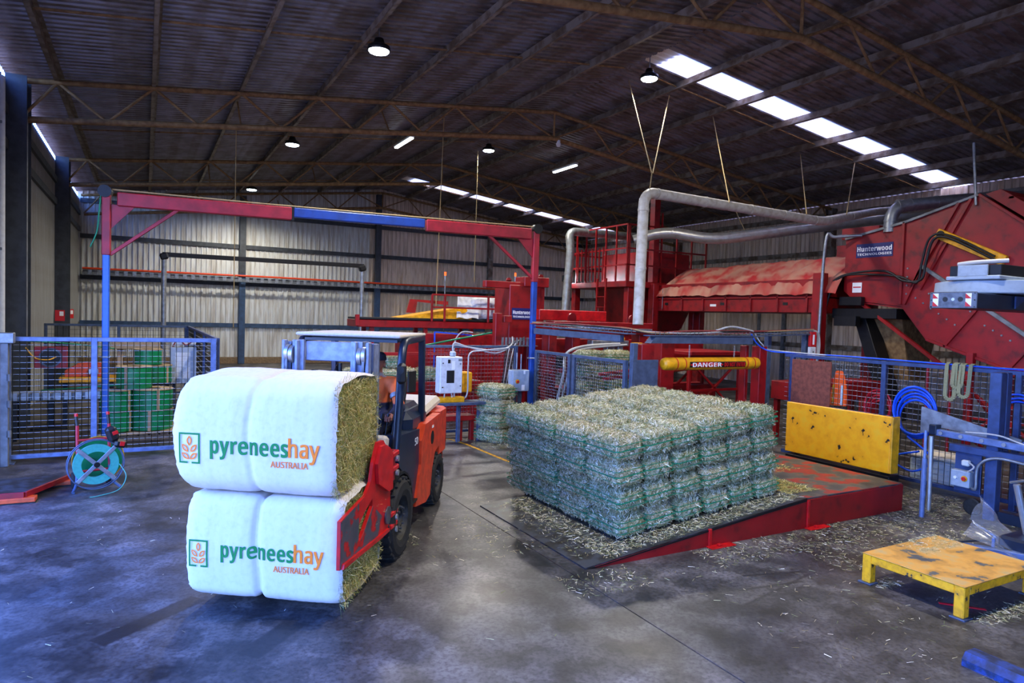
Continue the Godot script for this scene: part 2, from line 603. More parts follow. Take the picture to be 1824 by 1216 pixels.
func _ready() -> void:
	rng.seed = 7
	# camera: eye height 2.5 m, turned 28.8 degrees to the right of the building's length, tilted 2.2 degrees down, rolled 1.75 degrees
	var yaw := deg_to_rad(28.8)
	var pit := deg_to_rad(-2.2)
	var rol := deg_to_rad(1.75)
	var fw := Vector3(sin(yaw) * cos(pit), sin(pit), -cos(yaw) * cos(pit))
	var r0 := Vector3(cos(yaw), 0, sin(yaw))
	var u0 := r0.cross(fw)
	var cam := Camera3D.new()
	cam.name = "camera"
	add_child(cam)
	cam.transform = Transform3D(Basis(r0 * cos(rol) + u0 * sin(rol), u0 * cos(rol) - r0 * sin(rol), -fw), Vector3(0, 2.5, 0))
	cam.fov = rad_to_deg(2.0 * atan(608.0 / 1192.0))
	cam.near = 0.05
	cam.far = 400.0
	cam.current = true
	# daylight: blue sky over a sunlit yard
	var env := Environment.new()
	env.tonemap_mode = Environment.TONE_MAPPER_LINEAR
	env.tonemap_exposure = 1.62
	env.background_mode = Environment.BG_SKY
	var sm := ProceduralSkyMaterial.new()
	sm.sky_top_color = Color(0.2, 0.41, 0.9)
	sm.sky_horizon_color = Color(0.55, 0.7, 0.96)
	sm.sky_curve = 0.25
	sm.ground_bottom_color = Color(0.45, 0.42, 0.38)
	sm.ground_horizon_color = Color(0.6, 0.58, 0.54)
	sm.sky_energy_multiplier = 2.9
	sm.ground_energy_multiplier = 1.0
	sm.sun_angle_max = 5.0
	env.sky = Sky.new()
	env.sky.sky_material = sm
	env.sdfgi_enabled = true
	env.ssao_enabled = true
	env.ssil_enabled = true
	var we := WorldEnvironment.new()
	we.environment = env
	we.name = "environment"
	add_child(we)
	var sun := DirectionalLight3D.new()
	sun.name = "sun"
	sun.light_color = Color(1.0, 0.93, 0.82)
	sun.light_energy = 3.4
	sun.light_angular_distance = 0.6
	sun.shadow_enabled = true
	add_child(sun)
	sun.look_at_from_position(Vector3(2, 12, 6), Vector3.ZERO)
	make_materials()
	build_shell()
	build_roof_lamps()
	build_ramp_and_stack()
	build_forklift()
	build_table_and_floor_things()
	build_gantries()
	build_cage()
	build_reel_cart()
	build_press_line()
	build_tower_and_conveyor()
	build_fences_and_trays()
	build_feed_conveyor()
	build_pipes()
	build_wrapper()

const XL := -2.4
const XR := 22.4
const ZE := -32.2
const ZF := 8.4
const RX := 10.05

func roof_y(x: float) -> float:
	return 8.47 - 0.1206 * absf(x - RX)

func sheet_mesh(width: float, ribs: int, rib_h: float, top := 0.05) -> ArrayMesh:  # one metre long along y, ribs stand towards +z
	var p := width / ribs
	var prof := []
	for i in ribs:
		var x0 := -width * 0.5 + p * i
		prof.append_array([Vector2(x0, 0), Vector2(x0 + p - top - 0.03, 0), Vector2(x0 + p - top - 0.015, rib_h), Vector2(x0 + p - 0.015, rib_h)])
	prof.append(Vector2(width * 0.5, 0))
	var b := B.new()
	for i in prof.size() - 1:
		var a: Vector2 = prof[i]
		var d: Vector2 = prof[i + 1]
		for s in [0.0, -0.008]:
			var q := [Vector3(a.x, 0, a.y + s), Vector3(d.x, 0, d.y + s), Vector3(d.x, 1, d.y + s), Vector3(a.x, 1, a.y + s)]
			if s < 0.0:
				q.reverse()
			b.face(q)
	return b.commit()

func slab_image() -> ImageTexture:
	# stains, worn traffic lanes, tyre marks and dust of the concrete, 16 m by 20 m, painted in plan
	var w := 1536
	var h := 1920
	var a := FastNoiseLite.new()
	a.seed = 5
	a.frequency = 0.004
	a.fractal_octaves = 6
	a.domain_warp_enabled = true
	a.domain_warp_amplitude = 40.0
	var ia := a.get_image(w, h)
	a.seed = 8
	a.frequency = 0.02
	var ib := a.get_image(w, h)
	a.seed = 11
	a.frequency = 0.006
	a.fractal_type = FastNoiseLite.FRACTAL_RIDGED
	var ic := a.get_image(w, h)
	var da := ia.get_data()
	var db := ib.get_data()
	var dc := ic.get_data()
	var out := PackedByteArray()
	out.resize(w * h * 3)
	for y in h:
		for x in w:
			var i := y * w + x
			var s := 0.6 + (da[i] - 128) * 0.0017 + (db[i] - 128) * 0.0027
			if dc[i] > 200:
				s += (dc[i] - 200) * 0.0034
			s = clampf(s, 0.3, 0.95) * 255.0
			var j := i * 3
			out[j] = int(s)
			out[j + 1] = int(s * 0.985)
			out[j + 2] = int(s * 0.965)
	var im := Image.create_from_data(w, h, false, Image.FORMAT_RGB8, out)
	# tyre marks: [from x, z, to x, z, width, strength]
	var marks := [[0.42, -6.22, -0.3, -5.68, 0.2, 0.7], [1.08, -5.42, 0.66, -5.02, 0.22, 0.7], [1.25, -5.6, -0.4, -3.6, 0.28, 0.2], [0.1, -6.6, -1.6, -5.4, 0.25, 0.2],
		[4.9, -4.35, 5.65, -4.25, 0.05, 0.55], [4.7, -4.1, 5.9, -4.35, 0.05, 0.5], [5.2, -4.6, 5.9, -4.4, 0.06, 0.5], [2.6, -7.0, 1.2, -4.8, 0.3, 0.16], [3.1, -8.4, 2.5, -6.2, 0.35, 0.3],
		[3.0, -2.6, 4.6, -3.4, 0.5, 0.12], [4.1, -3.6, 5.2, -2.2, 0.4, 0.14], [1.9, -6.3, 1.0, -4.0, 0.4, 0.12]]
	for m in marks:
		var p := Vector2((m[0] + 2.5) / 16.0 * w, (m[1] + 14.0) / 20.0 * h)
		var q := Vector2((m[2] + 2.5) / 16.0 * w, (m[3] + 14.0) / 20.0 * h)
		var hw: float = m[4] * 48.0
		var lo := (p.min(q) - Vector2(hw, hw)).max(Vector2.ZERO)
		var hi := (p.max(q) + Vector2(hw, hw)).min(Vector2(w - 1, h - 1))
		var d := (q - p).normalized()
		for y in range(int(lo.y), int(hi.y)):
			for x in range(int(lo.x), int(hi.x)):
				var e := Vector2(x, y) - p
				var t := e.dot(d)
				var o := absf(e.cross(d))
				if t < 0.0 or t > p.distance_to(q) or o > hw:
					continue
				var k: float = m[4 + 1] * clampf((db[y * w + x] - 30) / 90.0, 0.45, 1.0) * clampf((hw - o) / 2.0, 0.0, 1.0)
				im.set_pixel(x, y, im.get_pixel(x, y).lerp(Color(0.16, 0.16, 0.17), k))
	# pale scuffs: thin arcs left by wheels and dragged hay
	var rr := RandomNumberGenerator.new()
	rr.seed = 31
	for k in 170:
		var p := Vector2(rr.randf() * w, rr.randf_range(0.25, 1.0) * h)
		var an := rr.randf_range(-0.6, 0.9) + (PI if rr.randf() < 0.5 else 0.0)
		var bend := rr.randf_range(-0.006, 0.006)
		for t in rr.randi_range(40, 330):
			p += Vector2(cos(an), sin(an))
			an += bend
			var x := int(p.x)
			var y := int(p.y)
			if x > 0 and y > 0 and x < w - 1 and y < h - 1 and rr.randf() < 0.7:
				im.set_pixel(x, y, im.get_pixel(x, y).lerp(Color(0.86, 0.85, 0.82), 0.32))
	im.generate_mipmaps()
	return ImageTexture.create_from_image(im)

func build_shell() -> void:
	# floor slabs with joints
	var fm := mat("concrete_floor", Color(0.46, 0.45, 0.45), 0.5)
	fm.albedo_texture = slab_image()
	fm.uv1_scale = Vector3(1, 1, 1)
	var fr := noise_tex(1024, 0.006, [[0.0, g(0.28)], [0.35, g(0.38)], [0.6, g(0.5)], [1.0, g(0.7)]], 71, 6)
	rough_tex(fm, fr)
	fm.roughness = 1.0
	fm.detail_enabled = true
	fm.detail_blend_mode = BaseMaterial3D.BLEND_MODE_MUL
	fm.detail_albedo = noise_tex(1024, 0.03, [[0.0, g(0.5)], [0.38, g(0.85)], [0.6, g(1.0)], [1.0, g(1.0)]], 73, 6)
	fm.detail_uv_layer = BaseMaterial3D.DETAIL_UV_2
	fm.uv2_triplanar = true
	fm.uv2_world_triplanar = true
	fm.uv2_scale = Vector3(0.6, 0.6, 0.6)
	var floor_node := struct("floor")
	var xs := [XL, 3.68, 9.9, 16.1, XR]
	var zs := [ZF, 2.6, -13.4, -20.0, -26.2, ZE]
	for i in 4:
		for j in 5:
			var b := B.new()
			b.mm(Vector3(xs[i] + 0.004, -0.18, zs[j + 1] + 0.004), Vector3(xs[i + 1] - 0.004, 0, zs[j] - 0.004), 0.003)
			for k in b.v.size():
				b.u[k] = Vector2((b.v[k].x + 2.5) / 16.0, (b.v[k].z + 14.0) / 20.0)
			mk(b, "floor_slab", fm, floor_node)
	mk(B.new().mm(Vector3(XL - 0.4, -0.4, ZE - 0.4), Vector3(XR + 0.4, -0.17, ZF + 0.4)), "slab_bedding", mat("bedding", g(0.12), 0.9), floor_node)
	# yard outside, sunlit
	var yard := B.new().mm(Vector3(-60, -0.6, -60), Vector3(60, -0.41, 70))
	mk(yard, "floor_yard", mat("yard_gravel", Color(0.72, 0.68, 0.62), 0.95, 0.0, T.dusty, 0.1)).set_meta("kind", "structure")
	# walls: ribbed sheets on girts
	var wall := sheet_mesh(0.8, 4, 0.045, 0.04)
	var e := struct("wall_back")
	for i in 31:
		var x := XL + 0.4 + 0.8 * i
		var l: float = minf(roof_y(x - 0.4), roof_y(x + 0.4)) + 0.09
		inst(wall, "wall_sheet", M.wall_sheet if x < 9.5 else M.wall_dusty, e, Transform3D(Basis(Vector3.RIGHT, Vector3.UP * l, Vector3.BACK), Vector3(x, 0, ZE)))
	for y in [1.7, 3.55, 5.2, 6.62]:
		mk(B.new().mm(Vector3(XL + 0.1, y - 0.09, ZE + 0.04), Vector3(XR - 0.1, y + 0.09, ZE + 0.11)), "girt", M.column_steel if y > 2.0 else M.column_blue, e)
	mk(B.new().mm(Vector3(XL, 0, ZE + 0.04), Vector3(XR, 0.28, ZE + 0.16)), "kerb", M.timber, e)
	var rw := struct("wall_right")
	for i in 51:
		var z := ZF - 0.4 - 0.8 * i
		inst(wall, "wall_sheet", M.wall_dusty, rw, Transform3D(Basis(Vector3.BACK, Vector3.UP * 6.985, Vector3.LEFT), Vector3(XR, 0, z)))
	for y in [1.7, 3.55, 5.2, 6.6]:
		mk(B.new().mm(Vector3(XR - 0.11, y - 0.09, ZE + 0.1), Vector3(XR - 0.04, y + 0.09, ZF - 0.1)), "girt", M.purlin_steel, rw)
	var lw := struct("wall_left")
	for i in 51:
		var z := ZF - 0.4 - 0.8 * i
		var y0 := 0.0
		if z < 1.0 and z > -11.2:
			y0 = 5.4
		inst(wall, "wall_sheet", M.concrete_wall, lw, Transform3D(Basis(Vector3.FORWARD, Vector3.UP * (6.7 - y0), Vector3.RIGHT), Vector3(XL, y0, z)))
	for y in [5.45, 6.1]:
		mk(B.new().mm(Vector3(XL + 0.04, y - 0.09, ZE + 0.1), Vector3(XL + 0.11, y + 0.09, ZF - 0.1)), "girt", M.column_steel, lw)
	var fwall := struct("wall_front")
	for i in 31:
		var x := XL + 0.4 + 0.8 * i
		var y0 := 4.2 if x > -1.5 and x < 4.5 else 0.0
		inst(wall, "wall_sheet", M.wall_sheet, fwall, Transform3D(Basis(Vector3.LEFT, Vector3.UP * (minf(roof_y(x - 0.4), roof_y(x + 0.4)) - y0), Vector3.FORWARD), Vector3(x, y0, ZF)))
	# roof
	var ceil := struct("ceiling")
	var sl := atan(0.1206)
	var cs := cos(sl)
	var sn := sin(sl)
	var len_l := (RX - XL + 0.06) / cs
	var rs := sheet_mesh(0.8, 4, 0.03, 0.06)
	for i in 51:
		var z := ZF - 0.4 - 0.8 * i
		var y_e := roof_y(XL - 0.06) + 0.035
		var ul := Vector3(cs, sn, 0)
		inst(rs, "roof_sheet", M.roof_sheet, ceil, Transform3D(Basis(Vector3(0, 0, -1), ul * len_l, Vector3(sn, -cs, 0)), Vector3(XL - 0.06, y_e, z)))
		var ur := Vector3(-cs, sn, 0)
		var sky: bool = i in [5, 25, 46]
		inst(rs, "skylight_sheet" if sky else "roof_sheet", M.skylight if sky else M.roof_sheet, ceil, Transform3D(Basis(Vector3(0, 0, 1), ur * len_l, Vector3(-sn, -cs, 0)), Vector3(2.0 * RX - XL + 0.06, y_e, z)))
	mk(B.new().extr([Vector2(-0.4, -0.05), Vector2(0, 0.0), Vector2(0.4, -0.05), Vector2(0.4, -0.03), Vector2(0, 0.025), Vector2(-0.4, -0.03)], 41.0, at(Vector3(RX, 8.55, -12))), "ridge_cap", M.roof_sheet, ceil)
	for o in [1.3, 3.03, 4.77, 6.5, 8.2, 9.91, 11.6]:
		for s in [-1.0, 1.0]:
			var x: float = RX + o * s
			var y := roof_y(x)
			var b := B.new()  # Z section: web and two lips
			b.xf = Transform3D(rz(-rad_to_deg(sl) * s), Vector3(x, y - 0.005, (ZF + ZE) * 0.5))
			b.mm(Vector3(-0.004, -0.2, -20.2), Vector3(0.004, 0, 20.2))
			b.mm(Vector3(0, -0.008, -20.2), Vector3(0.075, 0, 20.2))
			b.mm(Vector3(-0.075, -0.2, -20.2), Vector3(0, -0.192, 20.2))
			b.mm(Vector3(-0.075, -0.2, -20.2), Vector3(-0.068, -0.18, 20.2))
			mk(b, "purlin", M.purlin_steel, ceil)
	for z in [-12.2, -20.3, -28.3]:
		for s in [-1.0, 1.0]:
			var b := B.new()
			b.bar(Vector3(RX + 0.3 * s, roof_y(RX) - 0.13, z - 0.5), Vector3(RX + 11.6 * s, roof_y(RX + 11.6) - 0.11, z - 0.5), 0.03, 0.03)
			mk(b, "bridging_bar", M.truss_steel, ceil)
	# trusses
	var places := [[-8.1, "brown steel roof truss crossing above the red feed conveyor"], [-16.2, "steel roof truss with a small camera at its ridge, above the gantry"],
		[-24.3, "dark steel roof truss in front of the far skylight strip"], [-31.7, "dark lattice truss against the far end wall"]]
	for pl in places:
		var t := thing("roof_truss", pl[1], "truss", Vector3(RX, 0, pl[0]))
		var yt := func(d: float) -> float: return 8.24 - 0.1206 * d
		for s in [-1.0, 1.0]:
			mk(B.new().cyl(Vector3(0, 8.24, 0), Vector3(12.3 * s, yt.call(12.3), 0), 0.055, 8), "top_chord", M.truss_steel, t)
			mk(B.new().cyl(Vector3(0, 7.52, 0), Vector3(12.2 * s, 6.02, 0), 0.065, 8), "bottom_chord", M.truss_steel, t)
			var tops := [1.3, 3.03, 4.77, 6.5, 8.2, 9.91, 11.6]
			var prev := 0.0
			for k in 7:
				var mid: float = (prev + tops[k]) * 0.5 if k > 0 else 0.0
				var yb := 7.52 - 0.123 * mid
				if k > 0:
					mk(B.new().cyl(Vector3(prev * s, yt.call(prev), 0), Vector3(mid * s, yb, 0), 0.03, 6), "web_member", M.truss_steel, t)
				mk(B.new().cyl(Vector3(mid * s, yb, 0), Vector3(tops[k] * s, yt.call(tops[k]), 0), 0.03, 6), "web_member", M.truss_steel, t)
				prev = tops[k]
			mk(B.new().cyl(Vector3(11.6 * s, yt.call(11.6), 0), Vector3(12.2 * s, 6.05, 0), 0.03, 6), "web_member", M.truss_steel, t)
			for fb in [4.77, 8.2]:  # fly braces down from the purlins
				mk(B.new().cyl(Vector3(fb * s, 7.52 - 0.123 * fb, 0), Vector3(fb * s, yt.call(fb) + 0.1, -0.85), 0.02, 6), "fly_brace", M.truss_steel, t)
		mk(B.new().cyl(Vector3(0, 7.52, 0), Vector3(0, 8.24, 0), 0.03, 8), "king_post", M.truss_steel, t)
		if pl[0] == -16.2:
			mk(B.new().cyl(Vector3(0.15, 7.48, 0.02), Vector3(0.15, 7.4, 0.02), 0.05, 12).lathe([Vector2(0, 7.29), Vector2(0.05, 7.31), Vector2(0.07, 7.36), Vector2(0.07, 7.4), Vector2(0, 7.4)], 14, at(Vector3(0.15, 0, 0.02))), "dome_camera", M.white_panel, t)
	# columns on the side walls and the end wall
	var cl := ["dark steel column on the left wall beside the strapping cage", "dark steel column on the left wall with a red extinguisher sign"]
	var k := 0
	for z in [-16.2, -24.3]:
		var t := thing("wall_column", cl[k], "column", Vector3(XL + 0.05, 0, z))
		mk(B.new().mm(Vector3(0, 0, -0.3), Vector3(0.34, 6.8, -0.27)).mm(Vector3(0, 0, 0.27), Vector3(0.34, 6.8, 0.3)).mm(Vector3(0.15, 0, -0.27), Vector3(0.18, 6.8, 0.27)), "column_section", M.column_steel, t)
		if k == 0:
			for dz in [0.05, 0.2]:
				mk(B.new().cyl(Vector3(0.3, 0.3, dz), Vector3(0.3, 6.2, dz), 0.03, 8), "conduit", M.galv_dull, t)
		k += 1
	var rc := ["dusty steel column on the right wall nearest the feed hopper", "dusty steel column on the right wall behind the tarpaulin", "dusty steel column on the right wall near the far corner"]
	k = 0
	for z in [-8.1, -16.2, -24.3]:
		var t := thing("wall_column", rc[k], "column", Vector3(XR - 0.36, 0, z))
		mk(B.new().mm(Vector3(0, 0, -0.15), Vector3(0.3, 6.8, -0.13)).mm(Vector3(0, 0, 0.13), Vector3(0.3, 6.8, 0.15)).mm(Vector3(0.14, 0, -0.13), Vector3(0.16, 6.8, 0.13)), "column_section", M.purlin_steel, t)
		k += 1
	var ec := ["end wall column, dark above and blue below, left of the rear black bar", "end wall column, dark above and blue below, behind the forklift mast", "brown end wall column behind the gantry's right leg"]
	k = 0
	for x in [3.78, 9.94, 16.05]:
		var t := thing("end_wall_column", ec[k], "column", Vector3(x, 0, ZE + 0.3))
		var b1: Color
		mk(B.new().mm(Vector3(-0.13, 0, -0.1), Vector3(0.13, 4.0, 0.12), 0.01), "lower_section", M.column_blue if k < 2 else M.purlin_steel, t)
		mk(B.new().mm(Vector3(-0.13, 4.0, -0.1), Vector3(0.13, roof_y(x) - 0.3, 0.12), 0.01), "upper_section", M.column_steel if k < 2 else M.purlin_steel, t)
		k += 1
	# cable ladder along the end wall with its orange cables
	var tr := thing("cable_ladder", "galvanised cable ladder with orange cables along the end wall", "cable tray", Vector3(0, 3.62, ZE + 0.3))
	mk(B.new().mm(Vector3(-2.2, 0, 0.0), Vector3(16.7, 0.22, 0.012)).mm(Vector3(-2.2, 0, 0.3), Vector3(16.7, 0.12, 0.312)), "side_rail", M.galv_dull, tr)
	var rb := B.new()
	for i in 60:
		rb.mm(Vector3(-2.0 + i * 0.31, 0.02, 0.31), Vector3(-1.86 + i * 0.31, 0.2, 0.325))
	mk(rb, "rungs", M.galv, tr).set_meta("kind", "stuff")
	mk(B.new().tube([Vector3(-2.2, 0.26, 0.15), Vector3(5, 0.28, 0.15), Vector3(11, 0.25, 0.15), Vector3(16.7, 0.27, 0.15)], 0.05, 6), "cable_bundle", M.orange_cable, tr)
	# fire point signs on the left wall
	for q in [[-24.15, "red extinguisher location sign on the dark wall column"], [-27.9, "red extinguisher location sign on the pale wall"]]:
		var s := thing("fire_sign", q[1], "sign", Vector3(XL + (0.2 if q[0] > -26 else 0.13), 2.1, q[0] + 0.33 if q[0] > -26 else q[0]), 0.0 if q[0] > -26 else deg_to_rad(50))
		mk(B.new().mm(Vector3(-0.12, -0.16, 0), Vector3(0.12, 0.16, 0.01)), "plate", M.sign_red, s)
		mk(B.new().mm(Vector3(-0.01, -0.01, 0.01), Vector3(0.09, 0.12, 0.013)), "symbol", M.sign_white, s)
	var pp := thing("wall_pipe", "pale vertical pipe at the left end of the strapping cage", "pipe", Vector3(-2.22, 0, -14.7))
	mk(B.new().cyl(Vector3(0, 0, 0), Vector3(0, 6.4, 0), 0.055, 14), "pipe_run", M.white_panel, pp)
	for y in [1.0, 3.4, 5.6]:
		mk(B.new().box(Vector3(-0.06, y, 0), Vector3(0.16, 0.05, 0.13), Basis.IDENTITY, 0.006), "pipe_clip", M.galv_dull, pp)
	# roller door frame in the right wall
	var dr := struct("door_1")
	mk(B.new().mm(Vector3(XR - 0.14, 0, -19.45), Vector3(XR - 0.05, 3.0, -19.3)).mm(Vector3(XR - 0.14, 0, -18.25), Vector3(XR - 0.05, 3.0, -18.1)).mm(Vector3(XR - 0.14, 2.95, -19.45), Vector3(XR - 0.05, 3.06, -18.1)), "door_frame", M.galv_dull, dr)
	mk(B.new().mm(Vector3(XR - 0.1, 0, -19.3), Vector3(XR - 0.06, 2.95, -18.25)), "door_leaf", M.wall_dusty, dr)

func build_roof_lamps() -> void:
	var spots := [[3.67, -12.0, "round high bay lamp nearest above the gantry's red and blue beam"], [3.67, -20.1, "round high bay lamp above the rear black bar"], [3.7, -28.7, "far round high bay lamp close to the end wall"],
		[3.67, -4.0, "round high bay lamp over the open floor beside the forklift bales"], [10.0, -4.0, "round high bay lamp at the ridge over the yellow work platform"],
		[10.0, -12.1, "round high bay lamp at the ridge beside the skylight strip"], [10.0, -20.2, "round high bay lamp at the ridge between the two tube lights"]]
	for s in spots:
		var x: float = s[0]
		var y := roof_y(x) - 0.52
		var t := thing("high_bay_lamp", s[2], "lamp", Vector3(x, y, s[1]))
		mk(B.new().lathe([Vector2(0.0, 0.02), Vector2(0.2, 0.02), Vector2(0.21, 0.05), Vector2(0.2, 0.1), Vector2(0.11, 0.15), Vector2(0.08, 0.24), Vector2(0, 0.25)], 20), "housing", M.black_steel, t)
		mk(B.new().lathe([Vector2(0, -0.005), Vector2(0.17, 0.0), Vector2(0.185, 0.02), Vector2(0, 0.02)], 20), "lens_face", M.led_face, t)
		mk(B.new().cyl(Vector3(0, 0.25, 0), Vector3(0, 0.5, 0), 0.012, 6), "hanger", M.galv_dull, t)
		var l := SpotLight3D.new()
		l.name = "lamp_light"
		l.light_color = Color(1.0, 0.97, 0.92)
		l.light_energy = 24.0
		l.light_size = 0.17
		l.spot_angle = 80.0
		l.spot_angle_attenuation = 0.5
		l.spot_range = 60.0
		l.spot_attenuation = 2.0
		l.shadow_enabled = true
		t.add_child(l)
		l.position = Vector3(0, -0.04, 0)
		l.rotation.x = -PI / 2
	for s in [[6.9, -19.8, "bright tube light on the left roof slope"], [12.9, -20.0, "bright tube light on the right roof slope"]]:
		var x: float = s[0]
		var t := thing("tube_light", s[2], "lamp", Vector3(x, roof_y(x) - 0.42, s[1]))
		mk(B.new().mm(Vector3(-0.07, 0.02, -0.75), Vector3(0.07, 0.09, 0.75), 0.015), "batten", M.white_panel, t)
		mk(B.new().mm(Vector3(-0.055, -0.02, -0.72), Vector3(0.055, 0.02, 0.72), 0.012), "diffuser", M.tube_face, t)
		for dz in [-0.6, 0.6]:
			mk(B.new().cyl(Vector3(0, 0.09, dz), Vector3(0, 0.25, dz), 0.008, 5), "hanger", M.galv_dull, t)
		var l := AreaLight3D.new()
		l.name = "tube_light_source"
		l.area_size = Vector2(0.12, 1.4)
		l.light_color = Color(0.92, 0.96, 1.0)
		l.light_energy = 6.0
		l.shadow_enabled = true
		t.add_child(l)
		l.position = Vector3(0, -0.03, 0)
		l.rotation.x = -PI / 2

func lin(r: float, gg: float, b: float) -> Color:
	return Color(r, gg, b).srgb_to_linear()

# lumpy block of pressed hay, centred on its base
func hay_block(b: B, size: Vector3, r: float, amp: float, cell: float, pal: Array, sd: float) -> void:
	var h := size * 0.5
	for ax in 3:
		var i1 := (ax + 1) % 3
		var i2 := (ax + 2) % 3
		var n1 := maxi(3, int(size[i1] / cell))
		var n2 := maxi(3, int(size[i2] / cell))
		for s in [-1.0, 1.0]:
			var rows := []
			var tint := []
			for j in n2 + 1:
				var row := []
				var tr := []
				for i in n1 + 1:
					var p := Vector3.ZERO
					p[ax] = s * h[ax]
					p[i1] = lerpf(-h[i1], h[i1], float(i) / n1) * s
					p[i2] = lerpf(-h[i2], h[i2], float(j) / n2)
					var q := p.clamp(-(h - Vector3(r, r, r)), h - Vector3(r, r, r))
					var nn := (p - q).normalized()
					p = q + nn * r
					var k := nz.get_noise_3d(p.x * 5.0 + sd, p.y * 7.0, p.z * 5.0) + 0.5 * nz.get_noise_3d(p.x * 17.0, p.y * 17.0 + sd, p.z * 17.0)
					p += nn * k * amp
					row.append(p + Vector3(0, h.y, 0))
					var c: Color = pal[rng.randi() % pal.size()] * 0.9
					c.a = 1.0
					tr.append(c)
				rows.append(row)
				tint.append(tr)
			b.grid(rows, false, tint)

var pal_hay := []
var pal_bale := []

# point of a box face moved onto the soft block: rounded edges, sides swelling below the middle
func soft(p: Vector3, h: Vector3, r: float, swell: float) -> Array:
	var q := p.clamp(-(h - Vector3(r, r, r)), h - Vector3(r, r, r))
	var nn := (p - q).normalized()
	var k := clampf(1.0 - pow((p.y / h.y + 0.3) / 1.3, 2.0), 0.0, 1.0)
	return [q + nn * r + Vector3(nn.x, 0, nn.z) * swell * k, nn]

func soft_block(b: B, s: B, size: Vector3, r: float, swell: float, pal: Array, sd: float, dens: float, w: float) -> void:
	var h := size * 0.5
	for ax in 3:
		var i1 := (ax + 1) % 3
		var i2 := (ax + 2) % 3
		var n1 := maxi(4, int(size[i1] / 0.03))
		var n2 := maxi(4, int(size[i2] / 0.03))
		for sg in [-1.0, 1.0]:
			var rows := []
			var tint := []
			for j in n2 + 1:
				var row := []
				var tr := []
				for i in n1 + 1:
					var p := Vector3.ZERO
					p[ax] = sg * h[ax]
					p[i1] = lerpf(-h[i1], h[i1], float(i) / n1) * sg
					p[i2] = lerpf(-h[i2], h[i2], float(j) / n2)
					var m := soft(p, h, r, swell)
					var k := nz.get_noise_3d(p.x * 6.0 + sd, p.y * 8.0, p.z * 6.0) + 0.5 * nz.get_noise_3d(p.x * 19.0, p.y * 19.0 + sd, p.z * 19.0)
					row.append(m[0] + m[1] * k * 0.022 + Vector3(0, h.y, 0))
					var c: Color = pal[rng.randi() % pal.size()] * 0.9
					c.a = 1.0
					tr.append(c)
				rows.append(row)
				tint.append(tr)
			b.grid(rows, false, tint)
			if ax == 1 and sg < 0:
				continue
			var area: float = size[i1] * size[i2]
			for t in int(dens * area * (1.3 if ax == 1 else 1.0)):
				var p := Vector3.ZERO
				p[ax] = sg * h[ax]
				p[i1] = rng.randf_range(-1, 1) * h[i1]
				p[i2] = rng.randf_range(-1, 1) * h[i2]
				var m := soft(p, h, r, swell)
				var nn: Vector3 = m[1]
				var k := nz.get_noise_3d(p.x * 6.0 + sd, p.y * 8.0, p.z * 6.0)
				var o: Vector3 = m[0] + nn * (k * 0.022 + rng.randf_range(-0.012, 0.006)) + Vector3(0, h.y, 0)
				var eu := nn.cross(Vector3(0.3, 0.9, 0.2)).normalized()
				var ev := nn.cross(eu)
				var lift := rng.randf_range(-0.1, 0.35) * (2.4 if rng.randf() < 0.15 else 1.0)
				var an := rng.randf() * TAU
				var d := (eu * cos(an) + ev * sin(an) + nn * lift).normalized()
				var sd2 := (d.cross(nn).normalized() + nn * rng.randf_range(-0.7, 0.7)).normalized() * w * rng.randf_range(0.5, 1.5) * 0.5
				var e := o + d * rng.randf_range(0.02, 0.065)
				var up := sd2.cross(d).normalized()
				if up.dot(nn) < 0.0:
					up = -up
				s.col = pal[rng.randi() % pal.size()] * rng.randf_range(0.7, 1.25)
				s.col.a = 1.0
				var f := s.vert(o - sd2, up)
				s.vert(o + sd2, up)
				s.vert(e + sd2 * 0.6, up)
				s.vert(e - sd2 * 0.6, up)
				s.tri(f, f + 1, f + 2)
				s.tri(f, f + 2, f + 3)

func strap_loop(size: Vector3, y: float, w: float, out: float) -> B:  # band lying round the block, a rounded rectangle
	var b := B.new()
	var r := 0.035
	var pts := []
	for q in [[1, 1, 0.0], [-1, 1, PI / 2], [-1, -1, PI], [1, -1, PI * 1.5]]:
		for k in 5:
			var an: float = q[2] + PI / 2 * k / 4.0
			pts.append(Vector2(q[0] * (size.x * 0.5 - r), q[1] * (size.z * 0.5 - r)) + Vector2(cos(an), sin(an)) * (r + out))
	var m := pts.size()
	for i in m:
		var p: Vector2 = pts[i]
		var q: Vector2 = pts[(i + 1) % m]
		var yo := 0.004 * sin(i * 2.1)
		var a := Vector3(p.x, y + yo, p.y)
		var d := Vector3(q.x, y + 0.004 * sin(((i + 1) % m) * 2.1), q.y)
		var up := Vector3(0, w * 0.5, 0)
		b.face([d - up, a - up, a + up, d + up])
		var t := Vector3(-(a.x), 0, -(a.z)).normalized() * 0.004
		var t2 := Vector3(-(d.x), 0, -(d.z)).normalized() * 0.004
		b.face([a - up + t, d - up + t2, d + up + t2, a + up + t])
		b.face([a + up + t, d + up + t2, d + up, a + up])
		b.face([a - up, d - up, d - up + t2, a - up + t])
	return b

var bale_kinds := []

